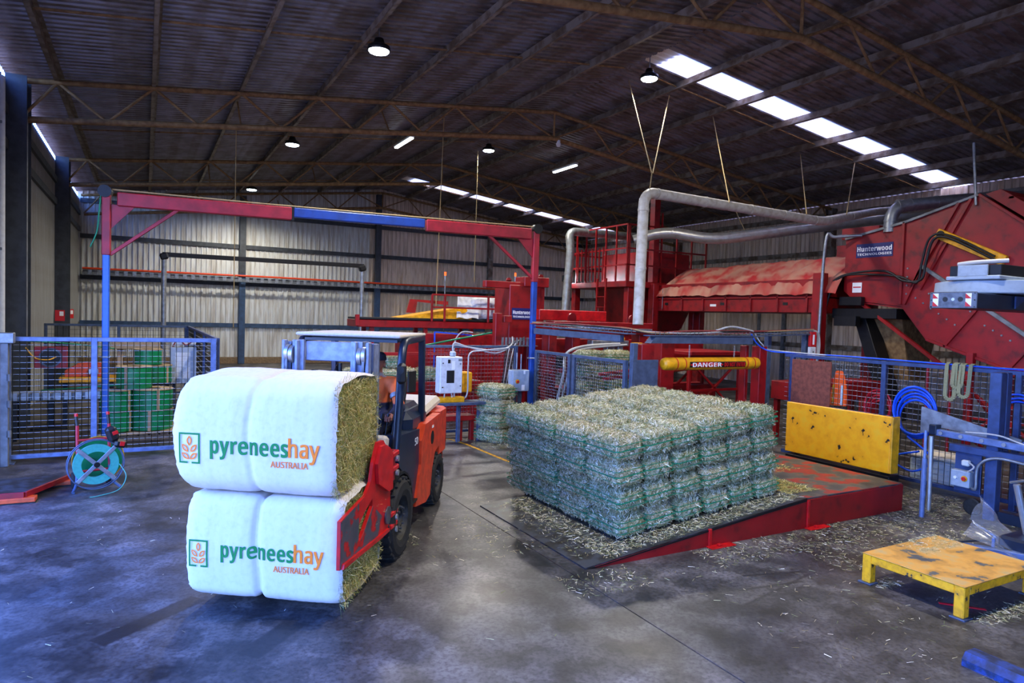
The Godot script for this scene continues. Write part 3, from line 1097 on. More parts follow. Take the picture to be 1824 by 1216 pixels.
func make_bale_kinds() -> void:
	pal_hay = [lin(0.68, 0.64, 0.46), lin(0.78, 0.75, 0.58), lin(0.55, 0.56, 0.38), lin(0.86, 0.83, 0.68), lin(0.46, 0.5, 0.3), lin(0.62, 0.55, 0.36), lin(0.7, 0.72, 0.55), lin(0.92, 0.9, 0.8), lin(0.36, 0.4, 0.22)]
	pal_bale = [lin(0.72, 0.64, 0.34), lin(0.8, 0.72, 0.44), lin(0.6, 0.58, 0.28), lin(0.88, 0.82, 0.58), lin(0.5, 0.53, 0.24), lin(0.64, 0.53, 0.27), lin(0.44, 0.48, 0.2)]
	var size := Vector3(0.415, 0.283, 0.63)
	for k in 6:
		var b := B.new()
		var st := B.new()
		var pk := []
		var f: float = [1.0, 0.94, 1.06, 0.97, 1.1, 0.95][k]
		for c in pal_hay:
			var d: Color = c * f
			d.r *= [1.0, 0.95, 1.06, 1.0, 1.02, 1.05][k]
			d.a = 1.0
			pk.append(d)
		soft_block(b, st, size - Vector3(0.085, 0.02, 0.085), 0.07, 0.034, pk, k * 13.7, 8600.0, 0.0055)
		bale_kinds.append([b.commit(), st.commit()])
	for y in [0.075, 0.135, 0.195]:
		bale_kinds.append(strap_loop(size - Vector3(0.012, 0, 0.012), y, 0.007 if y != 0.135 else 0.013, 0.013).commit())

func hay_bale(label: String, group: String, xf: Transform3D, kind: int) -> void:
	var t := thing("hay_bale", label, "hay bale", Vector3.ZERO, 0.0, group)
	t.transform = xf
	inst(bale_kinds[kind][0], "pressed_hay", M.hay_body, t)
	inst(bale_kinds[kind][1], "loose_straw", M.hay, t).set_meta("kind", "stuff")
	for k in 3:
		inst(bale_kinds[6 + k], "strap", M.strap_green, t)

func build_ramp_and_stack() -> void:
	make_bale_kinds()
	# loading ramp: dark wedge and red platform
	var t := thing("loading_ramp", "low red steel loading ramp with a dark worn deck under the hay stack", "ramp", Vector3(3.86, 0, -5.36))
	var deck := B.new().extr([Vector2(0, 0.0), Vector2(3.3, 0.36), Vector2(3.3, 0.375), Vector2(0, 0.016)], 2.38, at(Vector3(0, 0, -1.2)))
	mk(deck, "sloped_deck", M.ramp_dark, t)
	mk(B.new().mm(Vector3(3.3, 0.352, -2.39), Vector3(5.26, 0.375, -0.01), 0.004), "platform_deck", M.ramp_top, t)
	mk(B.new().extr([Vector2(0.12, 0.001), Vector2(1.66, 0.001), Vector2(1.66, 0.182), Vector2(0.12, 0.014)], 0.014, at(Vector3(0, 0, -0.005))), "front_skirt", M.red, t)
	mk(B.new().extr([Vector2(1.68, 0.001), Vector2(3.28, 0.001), Vector2(3.28, 0.36), Vector2(1.68, 0.184)], 0.014, at(Vector3(0, 0, -0.005))), "front_skirt", M.red, t)
	mk(B.new().mm(Vector3(3.3, 0.001, -0.012), Vector3(5.27, 0.352, 0.002), 0.003), "front_skirt", M.red, t)
	mk(B.new().mm(Vector3(5.26, 0.001, -2.39), Vector3(5.275, 0.352, -0.01), 0.003), "end_skirt", M.red, t)
	mk(B.new().extr([Vector2(0.12, 0.001), Vector2(3.28, 0.001), Vector2(5.26, 0.001), Vector2(5.26, 0.35), Vector2(3.28, 0.35), Vector2(0.12, 0.012)], 0.014, at(Vector3(0, 0, -2.392))), "rear_skirt", M.red, t)
	# dark rubbed edge along the slope
	mk(B.new().extr([Vector2(0.02, 0.006), Vector2(3.28, 0.372), Vector2(3.28, 0.335), Vector2(2.4, 0.25), Vector2(1.0, 0.1), Vector2(0.1, 0.004)], 0.004, at(Vector3(0, 0, 0.004))), "worn_edge", M.black_steel, t)
	for x in [1.67, 3.31]:
		mk(B.new().mm(Vector3(x - 0.022, 0.0, -0.01), Vector3(x + 0.022, 0.2 if x < 2 else 0.345, 0.018), 0.004), "joint_strip", M.red_bright, t)
		mk(B.new().mm(Vector3(x - 0.05, 0.0, 0.0), Vector3(x + 0.32, 0.012, 0.1), 0.003).mm(Vector3(x + 0.08, 0.012, 0.03), Vector3(x + 0.13, 0.035, 0.07), 0.004), "foot_plate", M.red_bright, t)
	# loose hay on the deck and floor around it
	var lh := B.new()
	var sl := Vector3(3.3, 0.36, 0)
	var sn := Vector3(-0.36, 3.3, 0).normalized()
	straws(lh, 2600, Vector3(0.3, 0.052, -0.34), sl * 0.9, Vector3(0, 0, 0.28), sn, pal_hay, 0.02, 0.07, 0.004, 0.25, 0.004)
	straws(lh, 1300, Vector3(0.3, 0.055, -2.3), sl * 0.1, Vector3(0, 0, 2.0), sn, pal_hay, 0.02, 0.07, 0.004, 0.25, 0.004)
	straws(lh, 420, Vector3(0.1, 0.03, -2.3), sl * 0.12, Vector3(0, 0, 2.1), sn, pal_hay, 0.02, 0.07, 0.004, 0.2, 0.004)
	straws(lh, 4200, Vector3(3.2, 0.385, -1.5), Vector3(0.55, 0, 0), Vector3(0, 0, 1.3), Vector3.UP, pal_bale, 0.02, 0.07, 0.004, 0.5, 0.008)
	straws(lh, 2200, Vector3(3.3, 0.383, -2.3), Vector3(1.3, 0, 0), Vector3(0, 0, 1.2), Vector3.UP, pal_bale, 0.02, 0.07, 0.004, 0.4, 0.006)
	tag(mk(lh, "loose_hay", M.hay, null, at(Vector3(3.86, 0, -5.36))), "loose hay strewn over the ramp deck around the stack", "hay", "", "stuff")
	var fh := B.new()
	for q in [[5.2, -5.33, 3.9, 0.5, 1700], [3.4, -5.3, 0.9, 0.5, 260], [6.3, -4.9, 2.6, 0.7, 1100], [3.2, -7.4, 0.7, 1.4, 300], [2.2, -7.2, 0.5, 0.5, 160], [9.2, -6.6, 1.3, 1.8, 2600], [2.0, -8.5, 2.5, 2.5, 240], [4.4, -5.0, 3.0, 2.4, 420],
			[8.2, -5.4, 2.0, 1.2, 900], [-2.0, -9.5, 5.0, 6.0, 170], [7.4, -4.6, 1.6, 1.2, 320], [6.25, -3.05, 0.9, 0.16, 420], [6.2, -3.95, 0.35, 0.2, 160], [5.3, -2.5, 0.25, 0.5, 240], [5.6, -11.7, 1.2, 0.7, 900]]:
		straws(fh, q[4], Vector3(q[0], 0.006, q[1]), Vector3(q[2], 0, 0), Vector3(0, 0, q[3]), Vector3.UP, pal_hay, 0.02, 0.07, 0.004, 0.12, 0.003)
	tag(mk(fh, "scattered_hay", M.hay), "wisps of hay scattered over the concrete floor", "hay", "", "stuff")
	# the stack: six across, four deep, four layers, leaning with the deck
	var a := atan(0.36 / 3.3)
	var bas := Basis(Vector3.BACK, a)
	var o := Vector3(4.52, 0.0, -5.68)
	o.y = (4.52 - 3.86) * 0.36 / 3.3 + 0.016
	var names := ["bottom", "second", "third", "top"]
	for k in 4:
		for j in 4:
			for i in 6:
				if k < 3 and i > 0 and j > 0 and not (i == 5):
					continue
				if k < 3 and i == 5 and j > 1:
					continue
				var gap := 0.03 if i > 2 else 0.0
				var p := Vector3(0.42 * (i + 0.5) + gap + rng.randf_range(-0.008, 0.008), 0.285 * k + 0.002, -(0.635 * (j + 0.5) + (0.02 if j > 1 else 0.0)) + rng.randf_range(-0.012, 0.012) + 0.012 * (k % 2))
				if k == 3:
					p.y += [0.0, 0.005, 0.02, 0.03][j] * (1.0 if i < 4 else 0.4)
				var bb := bas * ry(rng.randf_range(-1.6, 1.6) + (180.0 if rng.randf() < 0.5 else 0.0))
				var row_names := ["front", "second", "third", "back"]
				var col_names := ["first", "second", "third", "fourth", "fifth", "last"]
				hay_bale("strapped hay bale, %s layer of ramp stack, %s row, %s from low end" % [names[k], row_names[j], col_names[i]], "strapped hay bales stacked on the ramp", Transform3D(bb, o + bas * p), rng.randi() % 6)
	# the small tower of bales by the control cabinet
	for k in 4:
		hay_bale("%s strapped hay bale of the narrow tower beside the control cabinet" % ["lowest", "second lowest", "third lowest", "topmost"][k], "bales in the narrow tower", Transform3D(ry(20 + rng.randf_range(-4, 4)).scaled(Vector3(1.25, 1.02, 1.0)), Vector3(6.13 + rng.randf_range(-0.01, 0.01), 0.288 * k, -11.75)), k)
	# bales on the line behind the fences
	var sp := [[4.75, 0.98, -14.4, "third from the cabinet"], [5.2, 0.98, -14.4, "second from the cabinet"], [5.75, 0.98, -14.5, "nearest the cabinet"], [4.0, 0.98, -14.4, "furthest from the cabinet"], [4.3, 1.27, -14.4, "upper one away from the cabinet"], [4.85, 1.27, -14.45, "upper one towards the cabinet"]]
	for q in sp:
		hay_bale("hay bale on the red conveyor behind the wire fence, %s" % q[3], "bales on the far conveyor", Transform3D(ry(rng.randf_range(-3, 3)), Vector3(q[0], q[1], q[2])), rng.randi() % 6)
	for k in 5:
		for j in 2:
			hay_bale("hay bale in the press bay, %s level, %s the mesh gate" % [["lowest", "second", "middle", "fourth", "top"][k], ["next to", "further from"][j]], "bales in the press bay", Transform3D(ry(90 + rng.randf_range(-3, 3)), Vector3(8.05 + j * 0.66, 0.42 + k * 0.287, -11.3)), rng.randi() % 6)

var FK: Transform3D
const PX := Basis(Vector3(0, 0, 1), Vector3(0, 1, 0), Vector3(-1, 0, 0))  # draws (z, y) profiles, thickness along x

# offset of the net's front from its flat plane
func net_off(x: float, y: float, p: Dictionary) -> float:
	var t: float = clampf((y - p.yc) / p.hy, -1.0, 1.0)
	var o: float = 0.03 * cos(t * PI / 2)
	o -= p.seam_d * exp(-pow((x - p.seam - 0.012 * sin(y * 7.0)) / 0.024, 2.0))
	o -= 0.012 * exp(-pow((x - p.seam) / 0.1, 2.0))
	o += 0.007 * nz.get_noise_3d(x * 2.2 + p.sd, y * 1.1, 3.0) + 0.0025 * nz.get_noise_3d(x * 14.0 + p.sd, y * 1.6, 9.0)
	return o

func net_bale(label: String, p: Dictionary) -> void:
	var t := thing("wrapped_hay_bale", label, "hay bale")
	t.transform = FK
	# closed section in (z, y): front down, bottom back, back up, top forward
	var r: float = p.r
	var sec := []
	var hz: float = p.hz
	var hy: float = p.hy
	for k in 25:
		sec.append([Vector2(hz, lerpf(hy - r, -(hy - r), k / 24.0)), Vector2(1, 0)])
	for k in range(1, 8):
		var an := -PI / 2 * k / 8.0
		sec.append([Vector2(hz - r, -(hy - r)) + Vector2(cos(an), sin(an)) * r, Vector2(cos(an), sin(an))])
	for k in 13:
		sec.append([Vector2(lerpf(hz - r, -(hz - r), k / 12.0), -hy), Vector2(0, -1)])
	for k in range(1, 8):
		var an := -PI / 2 - PI / 2 * k / 8.0
		sec.append([Vector2(-(hz - r), -(hy - r)) + Vector2(cos(an), sin(an)) * r, Vector2(cos(an), sin(an))])
	for k in 13:
		sec.append([Vector2(-hz, lerpf(-(hy - r), hy - r, k / 12.0)), Vector2(-1, 0)])
	for k in range(1, 8):
		var an := PI - PI / 2 * k / 8.0
		sec.append([Vector2(-(hz - r), hy - r) + Vector2(cos(an), sin(an)) * r, Vector2(cos(an), sin(an))])
	for k in 13:
		sec.append([Vector2(lerpf(-(hz - r), hz - r, k / 12.0), hy), Vector2(0, 1)])
	for k in range(1, 8):
		var an := PI / 2 - PI / 2 * k / 8.0
		sec.append([Vector2(hz - r, hy - r) + Vector2(cos(an), sin(an)) * r, Vector2(cos(an), sin(an))])
	var rows := []
	var nx := 90
	for j in nx + 1:
		var x := lerpf(p.x0, p.x1, float(j) / nx)
		var e: float = minf(x - p.x0, p.x1 - x)
		var squeeze: float = 0.045 * exp(-e / 0.045)
		var row := []
		for i in sec.size():
			var q: Vector2 = sec[i][0]
			var nn: Vector2 = sec[i][1]
			var o := net_off(x, q.y + p.yc, p) if nn.x > 0.5 else net_off(x, q.x * 1.7 + p.yc, p) * 0.9
			q += nn * (o - squeeze * (1.0 if absf(nn.x) > 0.4 else 0.6))
			var xx: float = x + p.barrel * pow(clampf((q.y) / hy, -1.0, 1.0), 2.0) * (1.0 - float(j) / nx)
			if j == 0 or j == nx:
				xx += 0.012 * nz.get_noise_2d(i * 0.9, p.sd) * (1.0 if j else -1.0)
			row.append(Vector3(xx, p.yc + q.y, p.zc + q.x))
		rows.append(row)
	mk(B.new().grid(rows, true), "net_sleeve", M.net_white, t)
	# hay inside, showing at both ends
	var b := B.new()
	b.xf = at(Vector3((p.x0 + p.x1) * 0.5 + 0.04, p.yc - hy + 0.05, p.zc))
	hay_block(b, Vector3(p.x1 - p.x0 - 0.11, hy * 2 - 0.1, hz * 2 - 0.1), 0.14, 0.02, 0.06, pal_bale, p.sd)
	mk(b, "pressed_hay", M.hay_body, t)
	var s := B.new()
	var ym: float = p.yc - hy + 0.04
	for sg in [1.0, -1.0]:
		var xe: float = p.x1 - 0.02 if sg > 0 else p.x0 + p.barrel + 0.02
		if sg < 0.0:
			straws(s, 60, Vector3(p.x0 + 0.02, p.yc - hy * 0.4, p.zc + hz * 0.6), Vector3(0, hy * 0.8, 0), Vector3(0, 0, 0.1), Vector3(-1, 0, 0.3).normalized(), pal_hay, 0.02, 0.05, 0.003, 0.6, 0.005)
			continue
		straws(s, 9000 if sg > 0 else 1500, Vector3(xe, ym, p.zc - hz + 0.03), Vector3(0, 2 * hy - 0.08, 0), Vector3(0, 0, 2 * hz - 0.06), Vector3(sg, 0, 0), pal_bale, 0.03, 0.1, 0.004, 0.55, 0.012)
		# stray straws at the rim of the net
		straws(s, 160, Vector3(xe, ym - 0.02, p.zc + hz - 0.02), Vector3(0, 2 * hy - 0.1, 0), Vector3(0, 0, 0.01), Vector3(sg, 0, 0.1), pal_hay, 0.03, 0.07, 0.003, 1.2, 0.01)
		straws(s, 120, Vector3(xe, ym - 0.05, p.zc - hz), Vector3(0, 0.02, 0), Vector3(0, 0, 2 * hz), Vector3(sg * 0.7, -0.7, 0), pal_bale, 0.03, 0.09, 0.0035, 0.9, 0.01)
	mk(s, "loose_straw", M.hay, t).set_meta("kind", "stuff")
	# printed mark and lettering, lying on the net
	var words := [["pyrenees", p.tx0, p.tx1, p.ty, p.th, 900, M.print_green], ["hay", p.tx1 + 0.005, p.tx2, p.ty, p.th2, 500, M.print_orange], ["AUSTRALIA", p.ax0, p.ax1, p.ay, 0.05, 500, M.print_orange]]
	for w in words:
		var m := lettering(w[0], w[2] - w[1], w[4], w[5])
		var arr := m.surface_get_arrays(0)
		var vv: PackedVector3Array = arr[Mesh.ARRAY_VERTEX]
		for i in vv.size():
			var x: float = vv[i].x + w[1]
			var y: float = vv[i].y + w[3]
			vv[i] = Vector3(x, y, p.zc + hz + net_off(x, y, p) + 0.006 + vv[i].z)
		arr[Mesh.ARRAY_VERTEX] = vv
		var am := ArrayMesh.new()
		am.add_surface_from_arrays(Mesh.PRIMITIVE_TRIANGLES, arr)
		inst(am, "printed_word", w[6], t)
	# emblem: open green frame with five orange leaves
	var lx0: float = p.lx0
	var lx1: float = p.lx1
	var ly0: float = p.ly0
	var ly1: float = p.ly1
	var lw := 0.014
	var zf := func(x: float, y: float) -> float: return p.zc + hz + net_off(x, y, p) + 0.007
	var fr := B.new()
	var mx := (lx0 + lx1) * 0.5
	for sg in [[lx0, ly0, lx0 + lw, ly1], [lx1 - lw, ly0, lx1, ly1], [lx0, ly1 - lw, lx1, ly1], [lx0, ly0, mx - 0.018, ly0 + lw], [mx + 0.018, ly0, lx1, ly0 + lw]]:
		for k in 6:
			var vert_bar: bool = sg[3] - sg[1] > sg[2] - sg[0]
			var a0 := Vector2(sg[0], lerpf(sg[1], sg[3], k / 6.0)) if vert_bar else Vector2(lerpf(sg[0], sg[2], k / 6.0), sg[1])
			var a1 := Vector2(sg[2], lerpf(sg[1], sg[3], (k + 1) / 6.0)) if vert_bar else Vector2(lerpf(sg[0], sg[2], (k + 1) / 6.0), sg[3])
			fr.face([Vector3(a0.x, a0.y, zf.call(a0.x, a0.y)), Vector3(a1.x, a0.y, zf.call(a1.x, a0.y)), Vector3(a1.x, a1.y, zf.call(a1.x, a1.y)), Vector3(a0.x, a1.y, zf.call(a0.x, a1.y))])
	mk(fr, "emblem_frame", M.print_green, t)
	var hgt := ly1 - ly0
	for lf in [[0.0, 0.74, 90.0], [-0.2, 0.5, 130.0], [0.2, 0.5, 50.0], [-0.19, 0.24, 140.0], [0.19, 0.24, 40.0]]:
		var lb := B.new()
		var c := Vector2(mx + lf[0] * (lx1 - lx0), ly0 + lf[1] * hgt)
		var d := Vector2.from_angle(deg_to_rad(lf[2]))
		var e := Vector2(-d.y, d.x)
		var outl := []
		for k in 24:
			var an := TAU * k / 24.0
			outl.append([c + d * cos(an) * hgt * 0.165 + e * sin(an) * absf(sin(an)) * hgt * 0.085, c + d * cos(an) * hgt * 0.105 + e * sin(an) * absf(sin(an)) * hgt * 0.038])
		for k in 24:
			var q: Array = outl[k]
			var w: Array = outl[(k + 1) % 24]
			lb.face([Vector3(q[1].x, q[1].y, zf.call(q[1].x, q[1].y)), Vector3(q[0].x, q[0].y, zf.call(q[0].x, q[0].y)), Vector3(w[0].x, w[0].y, zf.call(w[0].x, w[0].y)), Vector3(w[1].x, w[1].y, zf.call(w[1].x, w[1].y))])
		mk(lb, "emblem_leaf", M.print_orange, t)

func wheel(par: Node, ctr: Vector3, r: float, w: float, out: float) -> void:  # out: +1 shows its face towards +x
	var wh := Node3D.new()
	wh.name = "wheel"
	par.add_child(wh, true)
	wh.transform = Transform3D(Basis(Vector3.BACK, -PI / 2 * out), ctr)  # lathe axis y -> x
	var h := w * 0.5
	mk(B.new().lathe([Vector2(r * 0.6, -h), Vector2(r * 0.9, -h), Vector2(r, -h * 0.75), Vector2(r, h * 0.75), Vector2(r * 0.9, h), Vector2(r * 0.72, h + 0.008), Vector2(r * 0.6, h - 0.005), Vector2(r * 0.58, h - 0.05)], 40), "tyre", M.rubber, wh)
	var lug := B.new()
	for k in 22:
		var an := TAU * k / 22.0
		for s in [-1.0, 1.0]:
			var a2 := an + (TAU / 44.0 if s > 0 else 0.0)
			lug.xf = Transform3D(Basis(Vector3.UP, a2), Vector3.ZERO)
			lug.box(Vector3(r + 0.004, s * h * 0.48, 0), Vector3(0.03, h * 0.85, r * 0.19), rx(12.0 * s), 0.006)
	mk(lug, "tread", M.rubber, wh)
	mk(B.new().lathe([Vector2(0, h - 0.09), Vector2(r * 0.2, h - 0.085), Vector2(r * 0.22, h - 0.03), Vector2(r * 0.3, h - 0.035), Vector2(r * 0.34, h - 0.1), Vector2(r * 0.5, h - 0.09), Vector2(r * 0.56, h - 0.01), Vector2(r * 0.6, h - 0.004)].map(func(q): return q), 32), "rim", M.rim, wh)
	var nut := B.new()
	for k in 8:
		var an := TAU * k / 8.0
		nut.cyl(Vector3(cos(an), 0, sin(an)) * r * 0.27 + Vector3(0, h - 0.035, 0), Vector3(cos(an), 0, sin(an)) * r * 0.27 + Vector3(0, h - 0.012, 0), 0.013, 6)
	mk(nut, "wheel_nuts", M.steel_worn, wh)

func build_forklift() -> void:
	FK = Transform3D(Basis(Vector3(0.8125, 0, 0.583), Vector3.UP, Vector3(-0.583, 0, 0.8125)), Vector3(1.741, 0, -6.885))
	net_bale("lower net-wrapped hay bale with printed lettering held by the forklift", {"x0": -0.685, "x1": 0.665, "yc": 0.535, "hy": 0.435, "zc": 1.0, "hz": 0.5, "r": 0.1, "barrel": 0.03, "seam": -0.06, "seam_d": 0.035, "sd": 4.0,
		"tx0": -0.355, "tx1": 0.27, "tx2": 0.52, "ty": 0.415, "th": 0.145, "th2": 0.19, "ax0": 0.1, "ax1": 0.4, "ay": 0.37, "lx0": -0.63, "lx1": -0.465, "ly0": 0.365, "ly1": 0.59})
	net_bale("upper net-wrapped hay bale with printed lettering held by the forklift", {"x0": -0.775, "x1": 0.615, "yc": 1.46, "hy": 0.48, "zc": 1.03, "hz": 0.53, "r": 0.17, "barrel": 0.1, "seam": -0.11, "seam_d": 0.016, "sd": 21.0,
		"tx0": -0.425, "tx1": 0.235, "tx2": 0.495, "ty": 1.275, "th": 0.155, "th2": 0.2, "ax0": 0.09, "ax1": 0.4, "ay": 1.235, "lx0": -0.69, "lx1": -0.51, "ly0": 1.23, "ly1": 1.48})
	var t := thing("forklift", "orange and dark blue forklift with a red bale clamp, carrying two wrapped bales", "forklift")
	t.transform = FK
	for s in [1.0, -1.0]:
		wheel(t, Vector3(0.6 * s, 0.4, 0), 0.4, 0.27, s)
		wheel(t, Vector3(0.53 * s, 0.33, -2.0), 0.33, 0.22, s)
	# chassis and side panels
	mk(B.new().extr([Vector2(-0.42, 0.25), Vector2(-1.5, 0.2), Vector2(-1.5, 1.0), Vector2(-0.5, 1.0), Vector2(0.22, 0.78), Vector2(0.3, 0.55), Vector2(0.2, 0.3)], 0.86, at(Vector3.ZERO, PX)), "chassis", M.black_steel, t)
	for s in [1.0, -1.0]:
		mk(B.new().extr([Vector2(-0.5, 0.36), Vector2(-0.58, 0.3), Vector2(-0.98, 0.25), Vector2(-1.05, 0.62), Vector2(-1.02, 1.14), Vector2(-0.2, 1.2), Vector2(-0.14, 1.08), Vector2(-0.22, 0.86), Vector2(-0.42, 0.76), Vector2(-0.5, 0.6)], 0.16, at(Vector3(0.54 * s, 0, 0), PX)), "side_panel", M.forklift_blue, t)
		# front mudguard
		var fg := []
		for k in 9:
			var an := deg_to_rad(190.0 - k * 17.5)
			fg.append(Vector2(cos(an) * 0.47, 0.4 + sin(an) * 0.47))
		for k in 9:
			var an := deg_to_rad(50.0 + k * 17.5)
			fg.append(Vector2(cos(an) * 0.445, 0.4 + sin(an) * 0.445))
		mk(B.new().extr(fg, 0.3, at(Vector3(0.56 * s, 0, 0), PX)), "mudguard", M.black_steel, t)
		mk(B.new().mm(Vector3(0.42 * s, 0.34, -0.86), Vector3(0.66 * s, 0.37, -0.5), 0.006), "step", M.black_steel, t)
		# orange side cover with its opening
		mk(B.new().extr([Vector2(-0.8, 0.28), Vector2(-1.02, 0.72), Vector2(-1.02, 1.0), Vector2(-1.2, 1.17), Vector2(-1.95, 1.2), Vector2(-1.97, 0.78), Vector2(-1.72, 0.74), Vector2(-1.58, 0.55), Vector2(-1.5, 0.24), Vector2(-1.3, 0.2)], 0.1, at(Vector3(0.6 * s, 0, 0), PX)), "side_cover", M.forklift_orange, t)
		mk(B.new().cyl(Vector3(0.63 * s, 0.95, -1.55), Vector3(0.652 * s, 0.95, -1.55), 0.085, 20), "filler_opening", M.black, t)
	# counterweight, rounded in plan
	var cw := B.new()
	var plan := [Vector2(-0.64, 0.0), Vector2(-0.64, -0.38), Vector2(-0.55, -0.58), Vector2(-0.4, -0.66), Vector2(0.4, -0.66), Vector2(0.55, -0.58), Vector2(0.64, -0.38), Vector2(0.64, 0.0)]
	cw.extr(plan, 0.56, at(Vector3(0, 0.93, -1.98), Basis(Vector3.RIGHT, Vector3(0, 0, 1), Vector3(0, -1, 0))))
	cw.extr([Vector2(-0.6, -0.4), Vector2(-0.5, -0.6), Vector2(0.5, -0.6), Vector2(0.6, -0.4)], 0.42, at(Vector3(0, 0.46, -1.98), Basis(Vector3.RIGHT, Vector3(0, 0, 1), Vector3(0, -1, 0))))
	mk(cw, "counterweight", M.forklift_orange, t)
	mk(B.new().box(Vector3(0, 1.26, -2.05), Vector3(1.06, 0.14, 0.9), rx(5.0), 0.05), "rear_grille_cover", M.dusty_top, t)
	mk(B.new().box(Vector3(0, 1.2, -1.25), Vector3(1.12, 0.3, 0.8), Basis.IDENTITY, 0.09).box(Vector3(0, 1.33, -1.4), Vector3(0.9, 0.14, 0.5), Basis.IDENTITY, 0.06), "engine_hood", M.forklift_blue, t)
	mk(B.new().box(Vector3(0, 1.04, -0.62), Vector3(1.16, 0.16, 0.5), Basis.IDENTITY, 0.05), "cab_floor", M.forklift_blue, t)
	mk(B.new().box(Vector3(0, 0.95, -0.02), Vector3(1.06, 0.55, 0.16), rx(-14.0), 0.03), "dash_cowl", M.dusty_top, t)
	# seat, wheel, levers
	mk(B.new().box(Vector3(0.1, 1.16, -0.92), Vector3(0.46, 0.12, 0.46), Basis.IDENTITY, 0.045), "seat", M.black, t)
	mk(B.new().box(Vector3(0.1, 1.46, -1.17), Vector3(0.44, 0.56, 0.1), rx(-9.0), 0.045), "seat_back", M.black, t)
	mk(B.new().tube([Vector3(0.36, 1.22, -1.12), Vector3(0.39, 1.55, -1.16), Vector3(0.38, 1.72, -1.2), Vector3(0.3, 1.78, -1.22)], 0.025, 8), "seat_restraint", M.black, t)
	var sw := arc(Vector3.ZERO, Vector3.RIGHT, Vector3(0, 0.55, 0.83), 0.17, 23, TAU * 23.0 / 24.0)
	var swb := B.new()
	swb.xf = at(Vector3(0.05, 1.42, -0.36))
	swb.tube(sw, 0.014, 6, false, true)
	swb.cyl(Vector3(0, 0, 0), Vector3(0, -0.36, 0.2), 0.025, 8)
	swb.cyl(Vector3(-0.16, 0, 0), Vector3(0.16, 0, 0), 0.01, 6)
	mk(swb, "steering_wheel", M.black, t)
	for x in [0.36, 0.43, 0.5]:
		mk(B.new().cyl(Vector3(x, 1.05, -0.25), Vector3(x, 1.34, -0.4), 0.009, 6).cyl(Vector3(x, 1.33, -0.395), Vector3(x, 1.39, -0.425), 0.02, 8), "lever", M.black, t)
	# overhead guard
	for s in [1.0, -1.0]:
		mk(B.new().tube([Vector3(0.6 * s, 0.95, -0.12), Vector3(0.6 * s, 1.5, -0.22), Vector3(0.59 * s, 1.96, -0.31), Vector3(0.585 * s, 2.09, -0.36), Vector3(0.575 * s, 2.17, -0.45), Vector3(0.565 * s, 2.19, -0.62), Vector3(0.55 * s, 2.2, -1.3)], 0.045, 10), "guard_front_post", M.blue_dark, t)
		mk(B.new().bar(Vector3(0.55 * s, 1.1, -1.38), Vector3(0.55 * s, 2.2, -1.3), 0.09, 0.07, 0.012), "guard_rear_post", M.blue_dark, t)
	mk(B.new().box(Vector3(0, 2.24, -0.82), Vector3(1.16, 0.035, 1.1), Basis.IDENTITY, 0.012), "guard_roof", M.dusty_top, t)
	var gb := B.new()
	for k in 6:
		gb.mm(Vector3(-0.52, 2.17, -0.4 - k * 0.17), Vector3(0.52, 2.2, -0.37 - k * 0.17))
	mk(gb, "guard_roof_bars", M.blue_dark, t)
	mk(B.new().box(Vector3(0.63, 1.86, -0.19), Vector3(0.09, 0.22, 0.1), ry(-10), 0.03).cyl(Vector3(0.63, 1.9, -0.14), Vector3(0.63, 1.9, -0.13), 0.04, 14), "work_lamp", M.black, t)
	mk(B.new().box(Vector3(0.68, 1.76, -0.4), Vector3(0.025, 0.24, 0.14), ry(-25), 0.012), "mirror", M.black, t)
	# mast: outer and inner channels, tie bar, pulleys, cylinders, chains
	for s in [1.0, -1.0]:
		mk(B.new().mm(Vector3(s * 0.46, 0.15, 0.12), Vector3(s * 0.43, 2.18, 0.32)).mm(Vector3(s * 0.46, 0.15, 0.12), Vector3(s * 0.36, 2.18, 0.15)).mm(Vector3(s * 0.46, 0.15, 0.29), Vector3(s * 0.38, 2.18, 0.32)), "outer_mast_channel", M.mast_blue, t, at(Vector3(0.03, 0, 0)))
		mk(B.new().mm(Vector3(s * 0.355, 0.18, 0.15), Vector3(s * 0.32, 2.2, 0.33)).mm(Vector3(s * 0.355, 0.18, 0.3), Vector3(s * 0.24, 2.2, 0.345)), "inner_mast_channel", M.mast_blue, t, at(Vector3(0.03, 0, 0)))
		mk(B.new().mm(Vector3(s * 0.44, 1.4, 0.32), Vector3(s * 0.41, 2.2, 0.4), 0.006), "pulley_plate", M.mast_blue, t, at(Vector3(0.03, 0, 0)))
		mk(B.new().mm(Vector3(s * 0.31, 1.4, 0.33), Vector3(s * 0.28, 2.2, 0.4), 0.006), "pulley_plate", M.mast_blue, t, at(Vector3(0.03, 0, 0)))
		mk(B.new().cyl(Vector3(s * 0.405, 2.07, 0.35), Vector3(s * 0.37, 2.07, 0.35), 0.085, 22).cyl(Vector3(s * 0.362, 2.06, 0.35), Vector3(s * 0.325, 2.06, 0.35), 0.085, 22), "pulley", M.silver, t, at(Vector3(0.03, 0, 0)))
		mk(B.new().mm(Vector3(s * 0.4, 0.4, 0.4), Vector3(s * 0.375, 2.05, 0.415)), "lift_chain", M.steel_worn, t, at(Vector3(0.03, 0, 0)))
		mk(B.new().cyl(Vector3(s * 0.2, 0.2, 0.16), Vector3(s * 0.2, 1.9, 0.16), 0.035, 12), "lift_cylinder", M.black_steel, t, at(Vector3(0.03, 0, 0)))
	mk(B.new().mm(Vector3(-0.24, 2.0, 0.24), Vector3(0.24, 2.19, 0.3), 0.008), "mast_tie_bar", M.mast_blue, t, at(Vector3(0.03, 0, 0)))
	mk(B.new().mm(Vector3(-0.36, 0.4, 0.1), Vector3(0.36, 0.56, 0.16), 0.008), "mast_cross_member", M.mast_blue, t, at(Vector3(0.03, 0, 0)))
